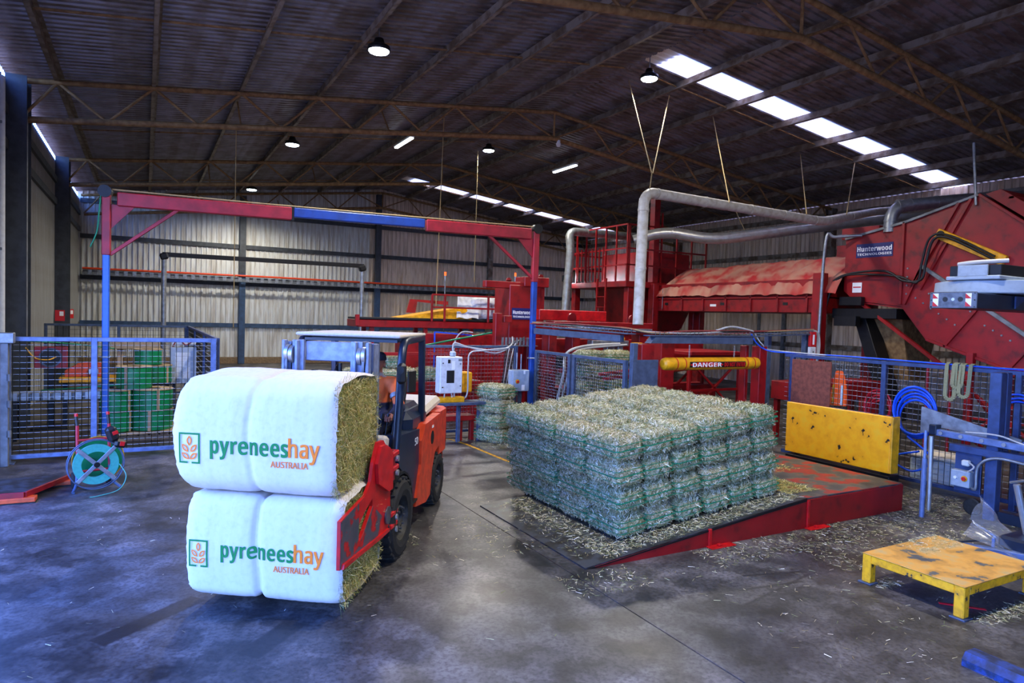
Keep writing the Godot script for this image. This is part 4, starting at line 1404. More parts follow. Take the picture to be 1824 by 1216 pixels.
	mk(B.new().tube([Vector3(0.02, 1.2, 0.24), Vector3(0.02, 1.85, 0.26), Vector3(0.05, 1.95, 0.22), Vector3(0.08, 1.8, 0.18), Vector3(0.08, 1.2, 0.18)], 0.014, 6).cyl(Vector3(0.1, 1.2, 0.25), Vector3(0.1, 1.98, 0.25), 0.02, 8), "hydraulic_hose", M.black, t, at(Vector3(0.03, 0, 0)))
	# clamp: carriage with guide rails and two arms
	mk(B.new().mm(Vector3(-0.5, 0.3, 0.4), Vector3(0.5, 1.25, 0.44), 0.01).mm(Vector3(-0.6, 1.0, 0.36), Vector3(0.66, 1.13, 0.43), 0.01).mm(Vector3(-0.6, 0.45, 0.36), Vector3(0.66, 0.58, 0.43), 0.01), "clamp_carriage", M.red_bright, t)
	for s in [1.0, -1.0]:
		# window cut into the arm as a notch joined by a hairline slot
		var cut := [Vector2(1.66, 0.475), Vector2(1.66, 0.86), Vector2(1.24, 0.9), Vector2(1.2405, 0.7), Vector2(1.24, 0.575), Vector2(1.18, 0.575), Vector2(0.9, 0.77), Vector2(0.9, 0.84), Vector2(1.12, 0.77), Vector2(1.2395, 0.705), Vector2(1.239, 0.9), Vector2(1.1, 0.91), Vector2(0.96, 1.0), Vector2(0.9, 1.16), Vector2(0.78, 1.32), Vector2(0.62, 1.31), Vector2(0.5, 1.22), Vector2(0.4, 1.15), Vector2(0.36, 0.62), Vector2(0.36, 0.46), Vector2(0.44, 0.4), Vector2(0.7, 0.41)]
		var ax := 0.692
		if s < 0.0:  # the far arm stands further in
			ax = 0.672
			for i in cut.size():
				cut[i].x = minf(cut[i].x, 1.42 + 0.0004 * i)
		mk(B.new().extr(cut, 0.028, at(Vector3(s * ax, 0, 0), PX)), "clamp_arm", M.red_bright, t)
		if s > 0.0:
			mk(B.new().extr([Vector2(1.656, 0.48), Vector2(1.656, 0.855), Vector2(1.25, 0.895), Vector2(1.245, 0.57), Vector2(1.18, 0.565), Vector2(0.88, 0.77), Vector2(0.62, 0.6), Vector2(0.72, 0.45)], 0.003, at(Vector3(0.7075, 0, 0), PX)), "worn_face", M.clamp_worn, t)
		mk(B.new().extr([Vector2(1.64 if s > 0.0 else 1.36, 0.475), Vector2(0.7, 0.41), Vector2(0.44, 0.4), Vector2(0.44, 0.43), Vector2(0.7, 0.445), Vector2(1.62 if s > 0.0 else 1.34, 0.51)], 0.05, at(Vector3(s * (ax + 0.013), 0, 0), PX)), "arm_stiffener", M.red_bright, t)
		mk(B.new().extr([Vector2(0.5, 1.22), Vector2(0.4, 1.15), Vector2(0.38, 0.8), Vector2(0.5, 0.8), Vector2(0.82, 0.95), Vector2(0.86, 1.14), Vector2(0.76, 1.28), Vector2(0.62, 1.27)], 0.03, at(Vector3(s * 0.722, 0, 0), PX)), "arm_root_plate", M.red_bright, t)
		for y in [1.12, 0.98, 0.54, 0.42]:
			mk(B.new().box(Vector3(s * 0.66, y, 0.3), Vector3(0.16, 0.05, 0.2), Basis.IDENTITY, 0.01), "clevis", M.red_bright, t)
			mk(B.new().cyl(Vector3(s * 0.73, y - 0.05, 0.27), Vector3(s * 0.755, y - 0.05, 0.27), 0.03, 12), "pivot_pin", M.silver, t)
		mk(B.new().mm(Vector3(s * 0.62, 0.85, 0.26), Vector3(s * 0.72, 1.15, 0.34), 0.012).mm(Vector3(s * 0.6, 0.6, 0.24), Vector3(s * 0.68, 0.84, 0.34), 0.012), "slide_block", M.red, t)
		mk(B.new().cyl(Vector3(s * 0.71, 0.56, 0.46), Vector3(s * 0.725, 0.56, 0.46), 0.085, 20), "arm_boss", M.steel_worn, t)
	# marks: capacity figure on the blue hood, small plate on the orange cover
	inst(lettering("50", 0.13, 0.085, 400), "model_figure", M.sign_white, t, Transform3D(Basis(Vector3(0, 0, -1), Vector3(0, 1, 0), Vector3(1, 0, 0)), Vector3(0.622, 0.98, -0.82)))
	mk(B.new().mm(Vector3(0.65, 1.07, -1.6), Vector3(0.654, 1.1, -1.52)), "data_plate", M.sign_white, t)
	build_driver()

# ---------------------------------------------------------------- driver: joined tapered capsules, meshed as surface nets
func caps_field(p: Vector3, bones: Array, k: float) -> float:
	var d := 1e3
	for q in bones:
		var a: Vector3 = q[0]
		var e: Vector3 = q[2] - a
		var t := clampf((p - a).dot(e) / maxf(e.length_squared(), 1e-9), 0.0, 1.0)
		var di := p.distance_to(a + e * t) - lerpf(q[1], q[3], t)
		if di > d + k:
			continue
		var hh := clampf(0.5 + 0.5 * (d - di) / k, 0.0, 1.0)
		d = lerpf(d, di, hh) - k * hh * (1.0 - hh)
	return d

func nets(b: B, bones: Array, cell: float, k: float, paint: Callable) -> void:
	var lo := Vector3.INF
	var hi := -Vector3.INF
	for q in bones:
		lo = lo.min(q[0] - Vector3.ONE * (q[1] + cell * 2)).min(q[2] - Vector3.ONE * (q[3] + cell * 2))
		hi = hi.max(q[0] + Vector3.ONE * (q[1] + cell * 2)).max(q[2] + Vector3.ONE * (q[3] + cell * 2))
	var nx := int((hi.x - lo.x) / cell) + 2
	var ny := int((hi.y - lo.y) / cell) + 2
	var nzz := int((hi.z - lo.z) / cell) + 2
	var f := PackedFloat32Array()
	f.resize(nx * ny * nzz)
	f.fill(1.0)
	var seen := {}
	for q in bones:
		var l2: Vector3 = (q[0].min(q[2]) - Vector3.ONE * (maxf(q[1], q[3]) + cell * 2.5) - lo) / cell
		var h2: Vector3 = (q[0].max(q[2]) + Vector3.ONE * (maxf(q[1], q[3]) + cell * 2.5) - lo) / cell
		for z in range(maxi(0, int(l2.z)), mini(nzz, int(h2.z) + 1)):
			for y in range(maxi(0, int(l2.y)), mini(ny, int(h2.y) + 1)):
				for x in range(maxi(0, int(l2.x)), mini(nx, int(h2.x) + 1)):
					var i := x + nx * (y + ny * z)
					if f[i] == 1.0:
						f[i] = minf(caps_field(lo + Vector3(x, y, z) * cell, bones, k), 0.999)
	var ids := {}
	for z in nzz - 1:
		for y in ny - 1:
			for x in nx - 1:
				var i := x + nx * (y + ny * z)
				var inside := 0
				for c in 8:
					if f[i + (c & 1) + nx * ((c >> 1) & 1) + nx * ny * (c >> 2)] < 0.0:
						inside += 1
				if inside == 0 or inside == 8:
					continue
				var sum := Vector3.ZERO
				var cnt := 0
				for e in 12:
					var c0: int = [0, 2, 4, 6, 0, 1, 4, 5, 0, 1, 2, 3][e]
					var c1: int = [1, 3, 5, 7, 2, 3, 6, 7, 4, 5, 6, 7][e]
					var f0 := f[i + (c0 & 1) + nx * ((c0 >> 1) & 1) + nx * ny * (c0 >> 2)]
					var f1 := f[i + (c1 & 1) + nx * ((c1 >> 1) & 1) + nx * ny * (c1 >> 2)]
					if (f0 < 0.0) == (f1 < 0.0):
						continue
					var t := f0 / (f0 - f1)
					sum += Vector3(c0 & 1, (c0 >> 1) & 1, c0 >> 2).lerp(Vector3(c1 & 1, (c1 >> 1) & 1, c1 >> 2), t)
					cnt += 1
				var p := lo + (Vector3(x, y, z) + sum / cnt) * cell
				var e2 := cell * 0.5
				var nn := Vector3(caps_field(p + Vector3(e2, 0, 0), bones, k) - caps_field(p - Vector3(e2, 0, 0), bones, k), caps_field(p + Vector3(0, e2, 0), bones, k) - caps_field(p - Vector3(0, e2, 0), bones, k), caps_field(p + Vector3(0, 0, e2), bones, k) - caps_field(p - Vector3(0, 0, e2), bones, k)).normalized()
				b.col = paint.call(p)
				ids[i] = b.vert(p, nn)
	for i in ids:
		var x: int = i % nx
		var y: int = (i / nx) % ny
		var z: int = i / (nx * ny)
		for ax in 3:
			var st: int = [1, nx, nx * ny][ax]
			var s1: int = [nx, nx * ny, 1][ax]
			var s2: int = [nx * ny, 1, nx][ax]
			if [y, z, x][ax] == 0 or [z, x, y][ax] == 0:
				continue
			var a := f[i] < 0.0
			var c := f[i + st] < 0.0
			if a == c or not (ids.has(i - s1) and ids.has(i - s2) and ids.has(i - s1 - s2)):
				continue
			var q := [ids[i], ids[i - s1], ids[i - s1 - s2], ids[i - s2]]
			if not a:
				q.reverse()
			b.tri(q[0], q[1], q[2])
			b.tri(q[0], q[2], q[3])

func build_driver() -> void:
	var t := thing("person", "person in an orange and navy work jacket and dark cap seated at the forklift controls", "person")
	t.transform = FK
	var cx := 0.14
	var bones := []
	var add := func(a: Vector3, ra: float, c: Vector3, rc: float) -> void: bones.append([a, ra, c, rc])
	add.call(Vector3(cx - 0.09, 1.3, -0.95), 0.13, Vector3(cx + 0.09, 1.3, -0.95), 0.13)
	add.call(Vector3(cx, 1.34, -0.95), 0.15, Vector3(cx, 1.58, -0.93), 0.155)
	add.call(Vector3(cx - 0.15, 1.68, -0.92), 0.075, Vector3(cx + 0.15, 1.68, -0.92), 0.075)
	add.call(Vector3(cx, 1.66, -0.92), 0.1, Vector3(cx, 1.78, -0.88), 0.055)
	add.call(Vector3(cx, 1.78, -0.88), 0.055, Vector3(cx, 1.86, -0.86), 0.06)
	for s in [1.0, -1.0]:
		var sh := Vector3(cx + 0.2 * s, 1.67, -0.91)
		var el := Vector3(cx + 0.3 * s, 1.42, -0.78)
		var wr := Vector3(cx + 0.29 * s, 1.36, -0.5) if s > 0 else Vector3(cx - 0.13, 1.42, -0.56)
		add.call(sh, 0.075, el, 0.06)
		add.call(el, 0.06, wr, 0.042)
		var hp := Vector3(cx + 0.1 * s, 1.27, -0.92)
		var kn := Vector3(cx + 0.16 * s, 1.26, -0.5)
		add.call(hp, 0.1, kn, 0.075)
		add.call(kn, 0.075, Vector3(cx + 0.15 * s, 1.15, -0.42), 0.06)
		add.call(Vector3(cx + 0.15 * s, 1.15, -0.42), 0.06, Vector3(cx + 0.15 * s, 1.13, -0.36), 0.05)
	var orange := lin(0.93, 0.42, 0.18)
	var navy := lin(0.1, 0.13, 0.22)
	var skin := lin(0.66, 0.42, 0.33)
	var paint := func(p: Vector3) -> Color:
		if p.y > 1.79:
			return skin
		if p.y > 1.75 and absf(p.x - cx) < 0.1:
			return lin(0.6, 0.6, 0.63)
		if p.y > 1.46:
			return orange
		return navy
	var b := B.new()
	nets(b, bones, 0.02, 0.04, paint)
	# head with its own grid: skull, jaw, nose, ears
	var hd := [[Vector3(cx, 1.93, -0.86), 0.095, Vector3(cx, 1.92, -0.83), 0.09], [Vector3(cx, 1.86, -0.8), 0.06, Vector3(cx, 1.84, -0.78), 0.045], [Vector3(cx, 1.9, -0.745), 0.014, Vector3(cx, 1.87, -0.728), 0.017],
		[Vector3(cx + 0.088, 1.91, -0.85), 0.018, Vector3(cx + 0.094, 1.88, -0.845), 0.014], [Vector3(cx - 0.088, 1.91, -0.85), 0.018, Vector3(cx - 0.094, 1.88, -0.845), 0.014], [Vector3(cx, 1.78, -0.88), 0.055, Vector3(cx, 1.87, -0.86), 0.06],
		[Vector3(cx - 0.02, 1.832, -0.742), 0.008, Vector3(cx + 0.02, 1.832, -0.742), 0.008]]
	var hair := lin(0.12, 0.09, 0.07)
	nets(b, hd, 0.008, 0.02, func(p: Vector3) -> Color:
		if p.y > 1.9 and p.z < -0.86:
			return hair
		if absf(p.y - 1.915) < 0.008 and p.z > -0.78 and absf(absf(p.x - cx) - 0.035) < 0.014:
			return lin(0.12, 0.1, 0.1)
		if absf(p.y - 1.832) < 0.006 and p.z > -0.76:
			return lin(0.5, 0.22, 0.2)
		return skin)
	# hands: palm, four bent fingers and a thumb closing on the lever and the wheel
	for s in [1.0, -1.0]:
		var w := Vector3(cx + 0.29 * s, 1.36, -0.5) if s > 0 else Vector3(cx - 0.13, 1.42, -0.56)
		var fwd := Vector3(0.06 * s, 0.12, 1).normalized()
		var side := Vector3(s, 0, 0)
		var dn := fwd.cross(side).normalized() * (1.0 if fwd.cross(side).y < 0 else -1.0)
		var hb := [[w - fwd * 0.03, 0.034, w + fwd * 0.03, 0.03], [w + fwd * 0.03 - side * 0.025, 0.02, w + fwd * 0.08 - side * 0.03, 0.018], [w + fwd * 0.03 + side * 0.025, 0.02, w + fwd * 0.08 + side * 0.03, 0.017]]
		for k in 4:
			var o := side * (-0.033 + 0.022 * k)
			var l: float = [0.034, 0.038, 0.036, 0.029][k]
			var p0 := w + fwd * 0.085 + o
			var p1 := p0 + (fwd * 0.8 + dn * 0.6).normalized() * l
			var p2 := p1 + (fwd * 0.1 + dn).normalized() * l * 0.8
			var p3 := p2 + (-fwd * 0.7 + dn * 0.5).normalized() * l * 0.6
			hb.append([p0, 0.0105, p1, 0.01])
			hb.append([p1, 0.01, p2, 0.009])
			hb.append([p2, 0.009, p3, 0.008])
		var t0 := w + fwd * 0.03 - side * 0.03
		hb.append([t0, 0.014, t0 + fwd * 0.04 - side * 0.02 + dn * 0.015, 0.011])
		hb.append([t0 + fwd * 0.04 - side * 0.02 + dn * 0.015, 0.011, t0 + fwd * 0.065 - side * 0.005 + dn * 0.035, 0.009])
		nets(b, hb, 0.005, 0.008, func(_p: Vector3) -> Color: return skin)
	mk(b, "body", M.person, t)
	# cap with peak, and a reflective band on the sleeve
	var cap := B.new()
	cap.lathe([Vector2(0.108, 1.945), Vector2(0.11, 1.97), Vector2(0.1, 2.01), Vector2(0.07, 2.035), Vector2(0.0, 2.045)], 24, at(Vector3(cx, 0, -0.85)))
	cap.box(Vector3(cx, 1.955, -0.72), Vector3(0.15, 0.012, 0.11), rx(8), 0.005)
	mk(cap, "cap", mat("cap_cloth", Color(0.1, 0.13, 0.2), 0.85), t)
	mk(B.new().lathe([Vector2(0.078, -0.025), Vector2(0.081, 0.0), Vector2(0.078, 0.025)], 16, Transform3D(Basis(Quaternion(Vector3.UP, Vector3(-0.1, 0.25, -0.13).normalized())), Vector3(cx + 0.25, 1.54, -0.845))), "reflective_band", M.galv_dull, t)

# welded mesh: wires along both edges of the patch
func wires(b: B, p0: Vector3, eu: Vector3, ev: Vector3, su: float, sv: float, r: float) -> void:
	var n := eu.cross(ev).normalized() * r
	var nu := int(eu.length() / su)
	var nv := int(ev.length() / sv)
	for q in [[eu, ev, nu, n], [ev, eu, nv, -n]]:
		var along: Vector3 = q[1]
		var step: Vector3 = q[0]
		var s := step.normalized() * r
		for i in range(1, q[2]):
			var a: Vector3 = p0 + step * (float(i) / q[2]) + q[3]
			var c := a + along
			var f := b.v.size()
			for k in 4:
				var o: Vector3 = [s + n, n - s, -s - n, s - n][k]
				b.vert(a + o, o)
				b.vert(c + o, o)
			for k in 4:
				var p := f + k * 2
				var d := f + ((k + 1) % 4) * 2
				b.tri(p, d, d + 1)
				b.tri(p, d + 1, p + 1)

# fence panel between two ground points; posts stand at the given shares of its length
func fence(called: String, label: String, a: Vector3, c: Vector3, h: float, lift: float, posts: Array, m: Material, cell: float, wr: float, pw := 0.06, wm: Material = null) -> Node3D:
	var t := thing(called, label, "fence", a)
	var e := c - a
	var d := e.normalized()
	for s in posts:
		mk(B.new().box(e * s + Vector3(0, h * 0.5, 0), Vector3(pw, h, pw), Basis(Vector3.UP, atan2(-d.z, d.x)), 0.006), "post", m, t)
		mk(B.new().box(e * s + Vector3(0, 0.006, 0), Vector3(pw * 2.2, 0.012, pw * 2.2), Basis(Vector3.UP, atan2(-d.z, d.x)), 0.003), "base_plate", m, t)
	mk(B.new().bar(Vector3(0, h - pw * 0.4, 0), e + Vector3(0, h - pw * 0.4, 0), pw * 0.8, pw * 0.8, 0.005), "top_rail", m, t)
	mk(B.new().bar(Vector3(0, lift, 0), e + Vector3(0, lift, 0), pw * 0.8, pw * 0.8, 0.005), "bottom_rail", m, t)
	var b := B.new()
	wires(b, Vector3(0, lift, 0), e, Vector3(0, h - lift - pw * 0.4, 0), cell, cell, wr)
	mk(b, "wire_mesh", M.wire if wm == null else wm, t)
	return t

func build_table_and_floor_things() -> void:
	# worn yellow platform step
	var t := thing("work_platform", "low yellow steel work platform with a worn scuffed top", "platform", Vector3(6.82, 0, -3.525))
	var hx := 0.635
	var hz := 0.47
	mk(B.new().box(Vector3(0, 0.288, 0), Vector3(hx * 2, 0.008, hz * 2), Basis.IDENTITY, 0.003), "top_plate", M.table_top, t)
	for s in [-1.0, 1.0]:
		mk(B.new().mm(Vector3(-hx + 0.09, 0.205, s * (hz - 0.004)), Vector3(hx - 0.09, 0.284, s * (hz - 0.05)), 0.006), "apron", M.yellow_worn, t)
		mk(B.new().mm(Vector3(s * (hx - 0.004), 0.205, -hz + 0.09), Vector3(s * (hx - 0.05), 0.284, hz - 0.09), 0.006), "apron", M.yellow_worn, t)
		for q in [-1.0, 1.0]:
			mk(B.new().mm(Vector3(s * (hx - 0.003), 0.012, q * (hz - 0.003)), Vector3(s * (hx - 0.09), 0.284, q * (hz - 0.09)), 0.007), "leg", M.yellow_worn, t)
			mk(B.new().mm(Vector3(s * (hx + 0.02), 0, q * (hz + 0.02)), Vector3(s * (hx - 0.11), 0.012, q * (hz - 0.11)), 0.003), "foot_plate", M.bluegrey, t)
	var lh := B.new()
	straws(lh, 700, Vector3(-0.1, 0.296, -hz), Vector3(0.72, 0, 0), Vector3(0, 0, 0.35), Vector3.UP, pal_hay, 0.01, 0.05, 0.003, 0.1, 0.002)
	tag(mk(lh, "hay_dust", M.hay, null, at(Vector3(6.82, 0, -3.56))), "fine hay litter lying on the yellow work platform", "hay", "", "stuff")
	tag(mk(B.new().bar(Vector3(6.35, 0.012, -3.35), Vector3(6.6, 0.012, -3.08), 0.03, 0.012, 0.003), "red_strip", M.hose_red), "thin red plastic strip on the floor under the yellow platform", "strip")
	# blue guide rail lying on the floor
	t = thing("guide_rail", "blue steel guide rail lying on the floor, its end cut square", "rail", Vector3(5.46, 0, -2.64), deg_to_rad(-2))
	mk(B.new().extr([Vector2(-0.1, 0), Vector2(0.1, 0), Vector2(0.1, 0.05), Vector2(0.06, 0.1), Vector2(-0.06, 0.1), Vector2(-0.1, 0.05)], 2.4, at(Vector3(0, 0, 1.2))), "rail_body", mat("rail_blue", Color(0.13, 0.24, 0.5), 0.45, 0.1, T.dusty, 1.2), t)
	# painted line
	var yl := B.new()
	yl.bar(Vector3(5.36, 0.001, -12.25), Vector3(5.46, 0.001, -11.6), 0.06, 0.002)
	yl.bar(Vector3(5.46, 0.001, -11.6), Vector3(5.52, 0.001, -8.4), 0.06, 0.002)
	yl.bar(Vector3(4.6, 0.001, -12.25), Vector3(5.38, 0.001, -12.25), 0.06, 0.002)
	tag(mk(yl, "floor_line", M.yellow_line), "yellow safety line painted on the floor beside the hay stack", "line")

func build_gantries() -> void:
	var a := Vector3(-0.56, 0, -12.87)
	var c := Vector3(7.15, 0, -12.12)
	var t := thing("gantry_frame", "tall red and blue gantry frame spanning the bay behind the forklift", "gantry", a)
	var e := c - a
	var d := e.normalized()
	var bas := Basis(Vector3.UP, atan2(-d.z, d.x))
	var top := 4.34
	for s in [0.0, 1.0]:
		var p: Vector3 = e * s
		var q := 1.0 if s == 0.0 else -1.0
		mk(B.new().box(p + Vector3(0, 1.99, 0), Vector3(0.1, 3.94, 0.1) if s == 0.0 else Vector3(0.12, 3.5, 0.12), bas, 0.012) if s == 0.0 else B.new().box(p + Vector3(0, 1.62, 0), Vector3(0.11, 3.22, 0.11), bas, 0.012), "lower_post", M.blue_post if s == 0.0 else M.blue_gantry, t)
		if s == 0.0:
			mk(B.new().box(p + Vector3(0, 3.79, 0), Vector3(0.125, 1.0, 0.125), bas, 0.01), "upper_sleeve", M.red_gantry, t)
		else:
			mk(B.new().box(p + Vector3(0, 3.75, 0), Vector3(0.13, 1.06, 0.13), bas, 0.01), "upper_sleeve", M.red_gantry, t)
		mk(B.new().box(p + Vector3(0, 0.01, 0), Vector3(0.26, 0.02, 0.26), bas, 0.004), "base_plate", M.bluegrey, t)
		mk(B.new().box(p + Vector3(0, 1.62, 0), Vector3(0.15, 0.03, 0.15), bas, 0.005), "clamp_band", M.galv, t)
		var g1 := [Vector2(0.06, 3.72), Vector2(0.06, 4.12), Vector2(0.42, 4.12)]
		mk(B.new().extr(g1, 0.03, Transform3D(bas * Basis(Vector3(q, 0, 0), Vector3.UP, Vector3(0, 0, q)), p)), "corner_gusset", M.red_gantry, t)
		mk(B.new().bar(p + d * q * 0.05 + Vector3(0, 3.3, 0), p + d * q * 1.05 + Vector3(0, 4.12, 0), 0.055, 0.055, 0.006), "diagonal_brace", M.red_gantry, t)
		mk(B.new().cyl(p + bas * Vector3(-q * 0.02, top - 0.02, -0.09), p + bas * Vector3(-q * 0.02, top - 0.02, 0.09), 0.1, 18), "end_roller", M.black_steel, t)
	var segs := [[0.02, 0.372, M.red_gantry, 0.22], [0.377, 0.69, M.blue_gantry, 0.165], [0.695, 0.985, M.red_gantry, 0.22]]
	for s in segs:
		mk(B.new().box(e * ((s[0] + s[1]) * 0.5) + Vector3(0, top - s[3] * 0.5 - 0.02, 0), Vector3(e.length() * (s[1] - s[0]), s[3], 0.14), bas, 0.012), "beam_section", s[2], t)
	mk(B.new().box(e * 0.3745 + Vector3(0, top - 0.13, 0), Vector3(0.05, 0.24, 0.12), bas), "beam_joint", M.black_steel, t)
	var rp := B.new()
	rp.tube([e * 0.01 + Vector3(0, top + 0.02, 0.03), e * 0.3 + Vector3(0, top + 0.005, 0.03), e * 0.7 + Vector3(0, top + 0.01, 0.03), e * 0.99 + Vector3(0, top + 0.02, 0.03)], 0.014, 6)
	mk(rp, "top_rope", M.rope, t)
	mk(B.new().tube(smooth_path([Vector3(-0.08, top - 0.1, 0.06), Vector3(-0.1, 4.0, 0.08), Vector3(-0.13, 3.65, 0.1), Vector3(-0.22, 3.4, 0.1)], 5), 0.012, 5), "loose_strap", M.strap_green, t)
	# rear lower bar between two grey posts
	t = thing("rear_gantry", "thin black bar between two grey posts in front of the end wall", "gantry", Vector3(0.48, 0, -22.0))
	for x in [0.0, 5.85]:
		mk(B.new().cyl(Vector3(x, 0, 0), Vector3(x, 3.9, 0), 0.07, 12), "post", M.galv, t)
		mk(B.new().box(Vector3(x, 3.92, 0), Vector3(0.22, 0.2, 0.2), rz(20), 0.04), "end_bracket", M.black_steel, t)
	mk(B.new().bar(Vector3(-0.05, 3.97, 0), Vector3(5.9, 4.0, 0), 0.12, 0.13, 0.01), "cross_bar", M.black_steel, t)

func coil(at_p: Vector3, r: float, h: float, label: String, group: String) -> void:
	var t := thing("strap_coil", label, "coil", at_p, rng.randf() * 3.0, group)
	mk(B.new().lathe([Vector2(r * 0.45, 0.004), Vector2(r - 0.01, 0.004), Vector2(r, 0.015), Vector2(r, h - 0.015), Vector2(r - 0.01, h - 0.004), Vector2(r * 0.45, h - 0.004)], 40), "wound_strap", M.green_coil, t)
	mk(B.new().lathe([Vector2(r * 0.4, 0), Vector2(r * 0.45, 0), Vector2(r * 0.45, h), Vector2(r * 0.4, h), Vector2(r * 0.4, 0)], 24), "core", M.cardboard, t)
	mk(B.new().lathe([Vector2(r * 0.42, h), Vector2(r * 1.03, h), Vector2(r * 1.03, h + 0.012), Vector2(r * 0.42, h + 0.012)], 30), "cover_sheet", M.cardboard, t)
	for k in 2:
		var an := 0.9 + k * 2.6
		var o := Vector3(cos(an), 0, sin(an))
		mk(B.new().box(o * (r + 0.004) + Vector3(0, h * 0.5, 0), Vector3(0.012, h, 0.05), Basis(Vector3.UP, -an), 0.003), "binding_tape", M.cardboard, t)

func build_cage() -> void:
	var h := 1.95
	fence("cage_fence", "blue-framed wire mesh fence across the front of the strapping cage", Vector3(-2.3, 0, -12.6), Vector3(1.1, 0, -12.62), h, 0.1, [0.14, 0.47, 0.985], M.blue_pale, 0.088, 0.0038, 0.085)
	fence("cage_fence", "blue-framed wire mesh side of the strapping cage nearest the forklift", Vector3(1.12, 0, -12.75), Vector3(1.06, 0, -20.5), h, 0.1, [0.0, 0.33, 0.66, 1.0], M.blue_frame, 0.12, 0.0038, 0.07)
	fence("cage_fence", "dark wire mesh fence across the back of the strapping cage", Vector3(-2.2, 0, -20.6), Vector3(1.0, 0, -20.55), h, 0.1, [0.0, 0.5, 1.0], M.bluegrey, 0.12, 0.0035, 0.07, M.wire_dark)
	var s := thing("gate_post", "grey latch post with hinges at the left end of the cage", "post", Vector3(-1.83, 0, -12.4))
	mk(B.new().mm(Vector3(-0.05, 0, -0.05), Vector3(0.05, 1.98, 0.05), 0.008), "post_section", M.galv_dull, s)
	mk(B.new().mm(Vector3(-0.12, 1.86, -0.08), Vector3(0.12, 2.02, 0.08), 0.01), "head_bracket", M.galv, s)
	for y in [0.5, 0.95, 1.35]:
		mk(B.new().cyl(Vector3(0.06, y - 0.05, 0.05), Vector3(0.06, y + 0.05, 0.05), 0.03, 10), "hinge", M.galv_dull, s)
	# pallet of green strap coils
	var pl := thing("pallet", "timber pallet under the green strap coils", "pallet", Vector3(0.0, 0, -14.55))
	for z in [-0.55, 0.0, 0.55]:
		mk(B.new().mm(Vector3(-0.75, 0, z - 0.05), Vector3(0.75, 0.1, z + 0.05), 0.004), "bearer", M.timber, pl)
	for k in 9:
		mk(B.new().mm(Vector3(-0.75 + k * 0.17, 0.1, -0.62), Vector3(-0.61 + k * 0.17, 0.125, 0.62), 0.004), "deck_board", M.timber, pl)
	tag(mk(B.new().box(Vector3(0.05, 0.14, -14.5), Vector3(1.5, 0.02, 1.2), rz(1.5), 0.005), "cardboard_sheet", M.cardboard), "cardboard sheet between pallet and green coils", "cardboard")
	coil(Vector3(0.13, 0.16, -14.35), 0.36, 0.37, "green strap coil lying on the pallet, bottom one on the right", "green strap coils in the cage")
	coil(Vector3(0.13, 0.54, -14.35), 0.36, 0.37, "green strap coil, second of the right-hand pile", "green strap coils in the cage")
	coil(Vector3(-0.44, 0.16, -14.25), 0.26, 0.37, "narrow green strap coil at the bottom beside the blue gantry post", "green strap coils in the cage")
	coil(Vector3(-0.44, 0.54, -14.25), 0.26, 0.37, "narrow green strap coil on the pile beside the blue gantry post", "green strap coils in the cage")
	coil(Vector3(-0.16, 0.93, -14.4), 0.3, 0.4, "green strap coil on top of the two piles", "green strap coils in the cage")
	coil(Vector3(0.2, 0.94, -15.3), 0.3, 0.34, "green strap coil on the rear pile, lower", "green strap coils in the cage")
	coil(Vector3(0.06, 1.3, -15.3), 0.26, 0.3, "green strap coil topmost of the rear pile", "green strap coils in the cage")
	var st := thing("coil_stand", "dark steel stand carrying the rear green coils", "stand", Vector3(0.13, 0, -15.3))
	for x in [-0.28, 0.28]:
		for z in [-0.22, 0.22]:
			mk(B.new().mm(Vector3(x - 0.03, 0, z - 0.03), Vector3(x + 0.03, 0.9, z + 0.03)), "leg", M.black_steel, st)
	mk(B.new().mm(Vector3(-0.36, 0.9, -0.3), Vector3(0.36, 0.935, 0.3), 0.004), "top", M.black_steel, st)
	# strapping machine with a round black opening
	var m := thing("strapping_machine", "red strapping head with a round black opening inside the cage", "machine", Vector3(-1.62, 0, -16.0))
	var plate := [Vector2(-0.27, 0), Vector2(-0.27, 0.21), Vector2(0.27, 0.21), Vector2(0.27, -0.21), Vector2(-0.27, -0.21), Vector2(-0.27, -0.001)]
	mk(B.new().extr(plate, 0.18, at(Vector3(0, 1.4, 0))), "head_plate", M.red, m)
	mk(B.new().cyl(Vector3(0, 1.4, 0.08), Vector3(0, 1.4, 0.1), 0.16, 28), "opening", M.black, m)
	mk(B.new().lathe([Vector2(0.16, 0), Vector2(0.19, 0), Vector2(0.19, 0.02), Vector2(0.16, 0.02), Vector2(0.16, 0)], 28, at(Vector3(0, 1.4, 0.09), rx(90))), "opening_ring", M.bluegrey, m)
	mk(B.new().mm(Vector3(-0.06, 0, -0.06), Vector3(0.06, 1.2, 0.06), 0.008).mm(Vector3(-0.3, 0, -0.3), Vector3(0.3, 0.04, 0.3), 0.006), "pedestal", M.black_steel, m)
	mk(B.new().tube(smooth_path([Vector3(-0.35, 1.62, 0.5), Vector3(-0.2, 1.42, 0.5), Vector3(0.0, 1.38, 0.4), Vector3(0.1, 1.42, 0.2)], 6), 0.012, 5), "yellow_hose", M.yellow, m)
	# grey magnetic-looking roller bed
	var rbd := thing("roller_bed", "low grey roller conveyor with ribbed side blocks inside the cage", "conveyor", Vector3(-1.35, 0, -14.7))
	mk(B.new().mm(Vector3(-0.75, 0.72, -0.2), Vector3(0.75, 0.86, 0.2), 0.01), "bed", M.galv_dull, rbd)
	var blk := B.new()
	for k in 9:
		blk.mm(Vector3(-0.72 + k * 0.16, 0.73, 0.2), Vector3(-0.6 + k * 0.16, 0.88, 0.25), 0.008)
	mk(blk, "side_blocks", M.galv, rbd)
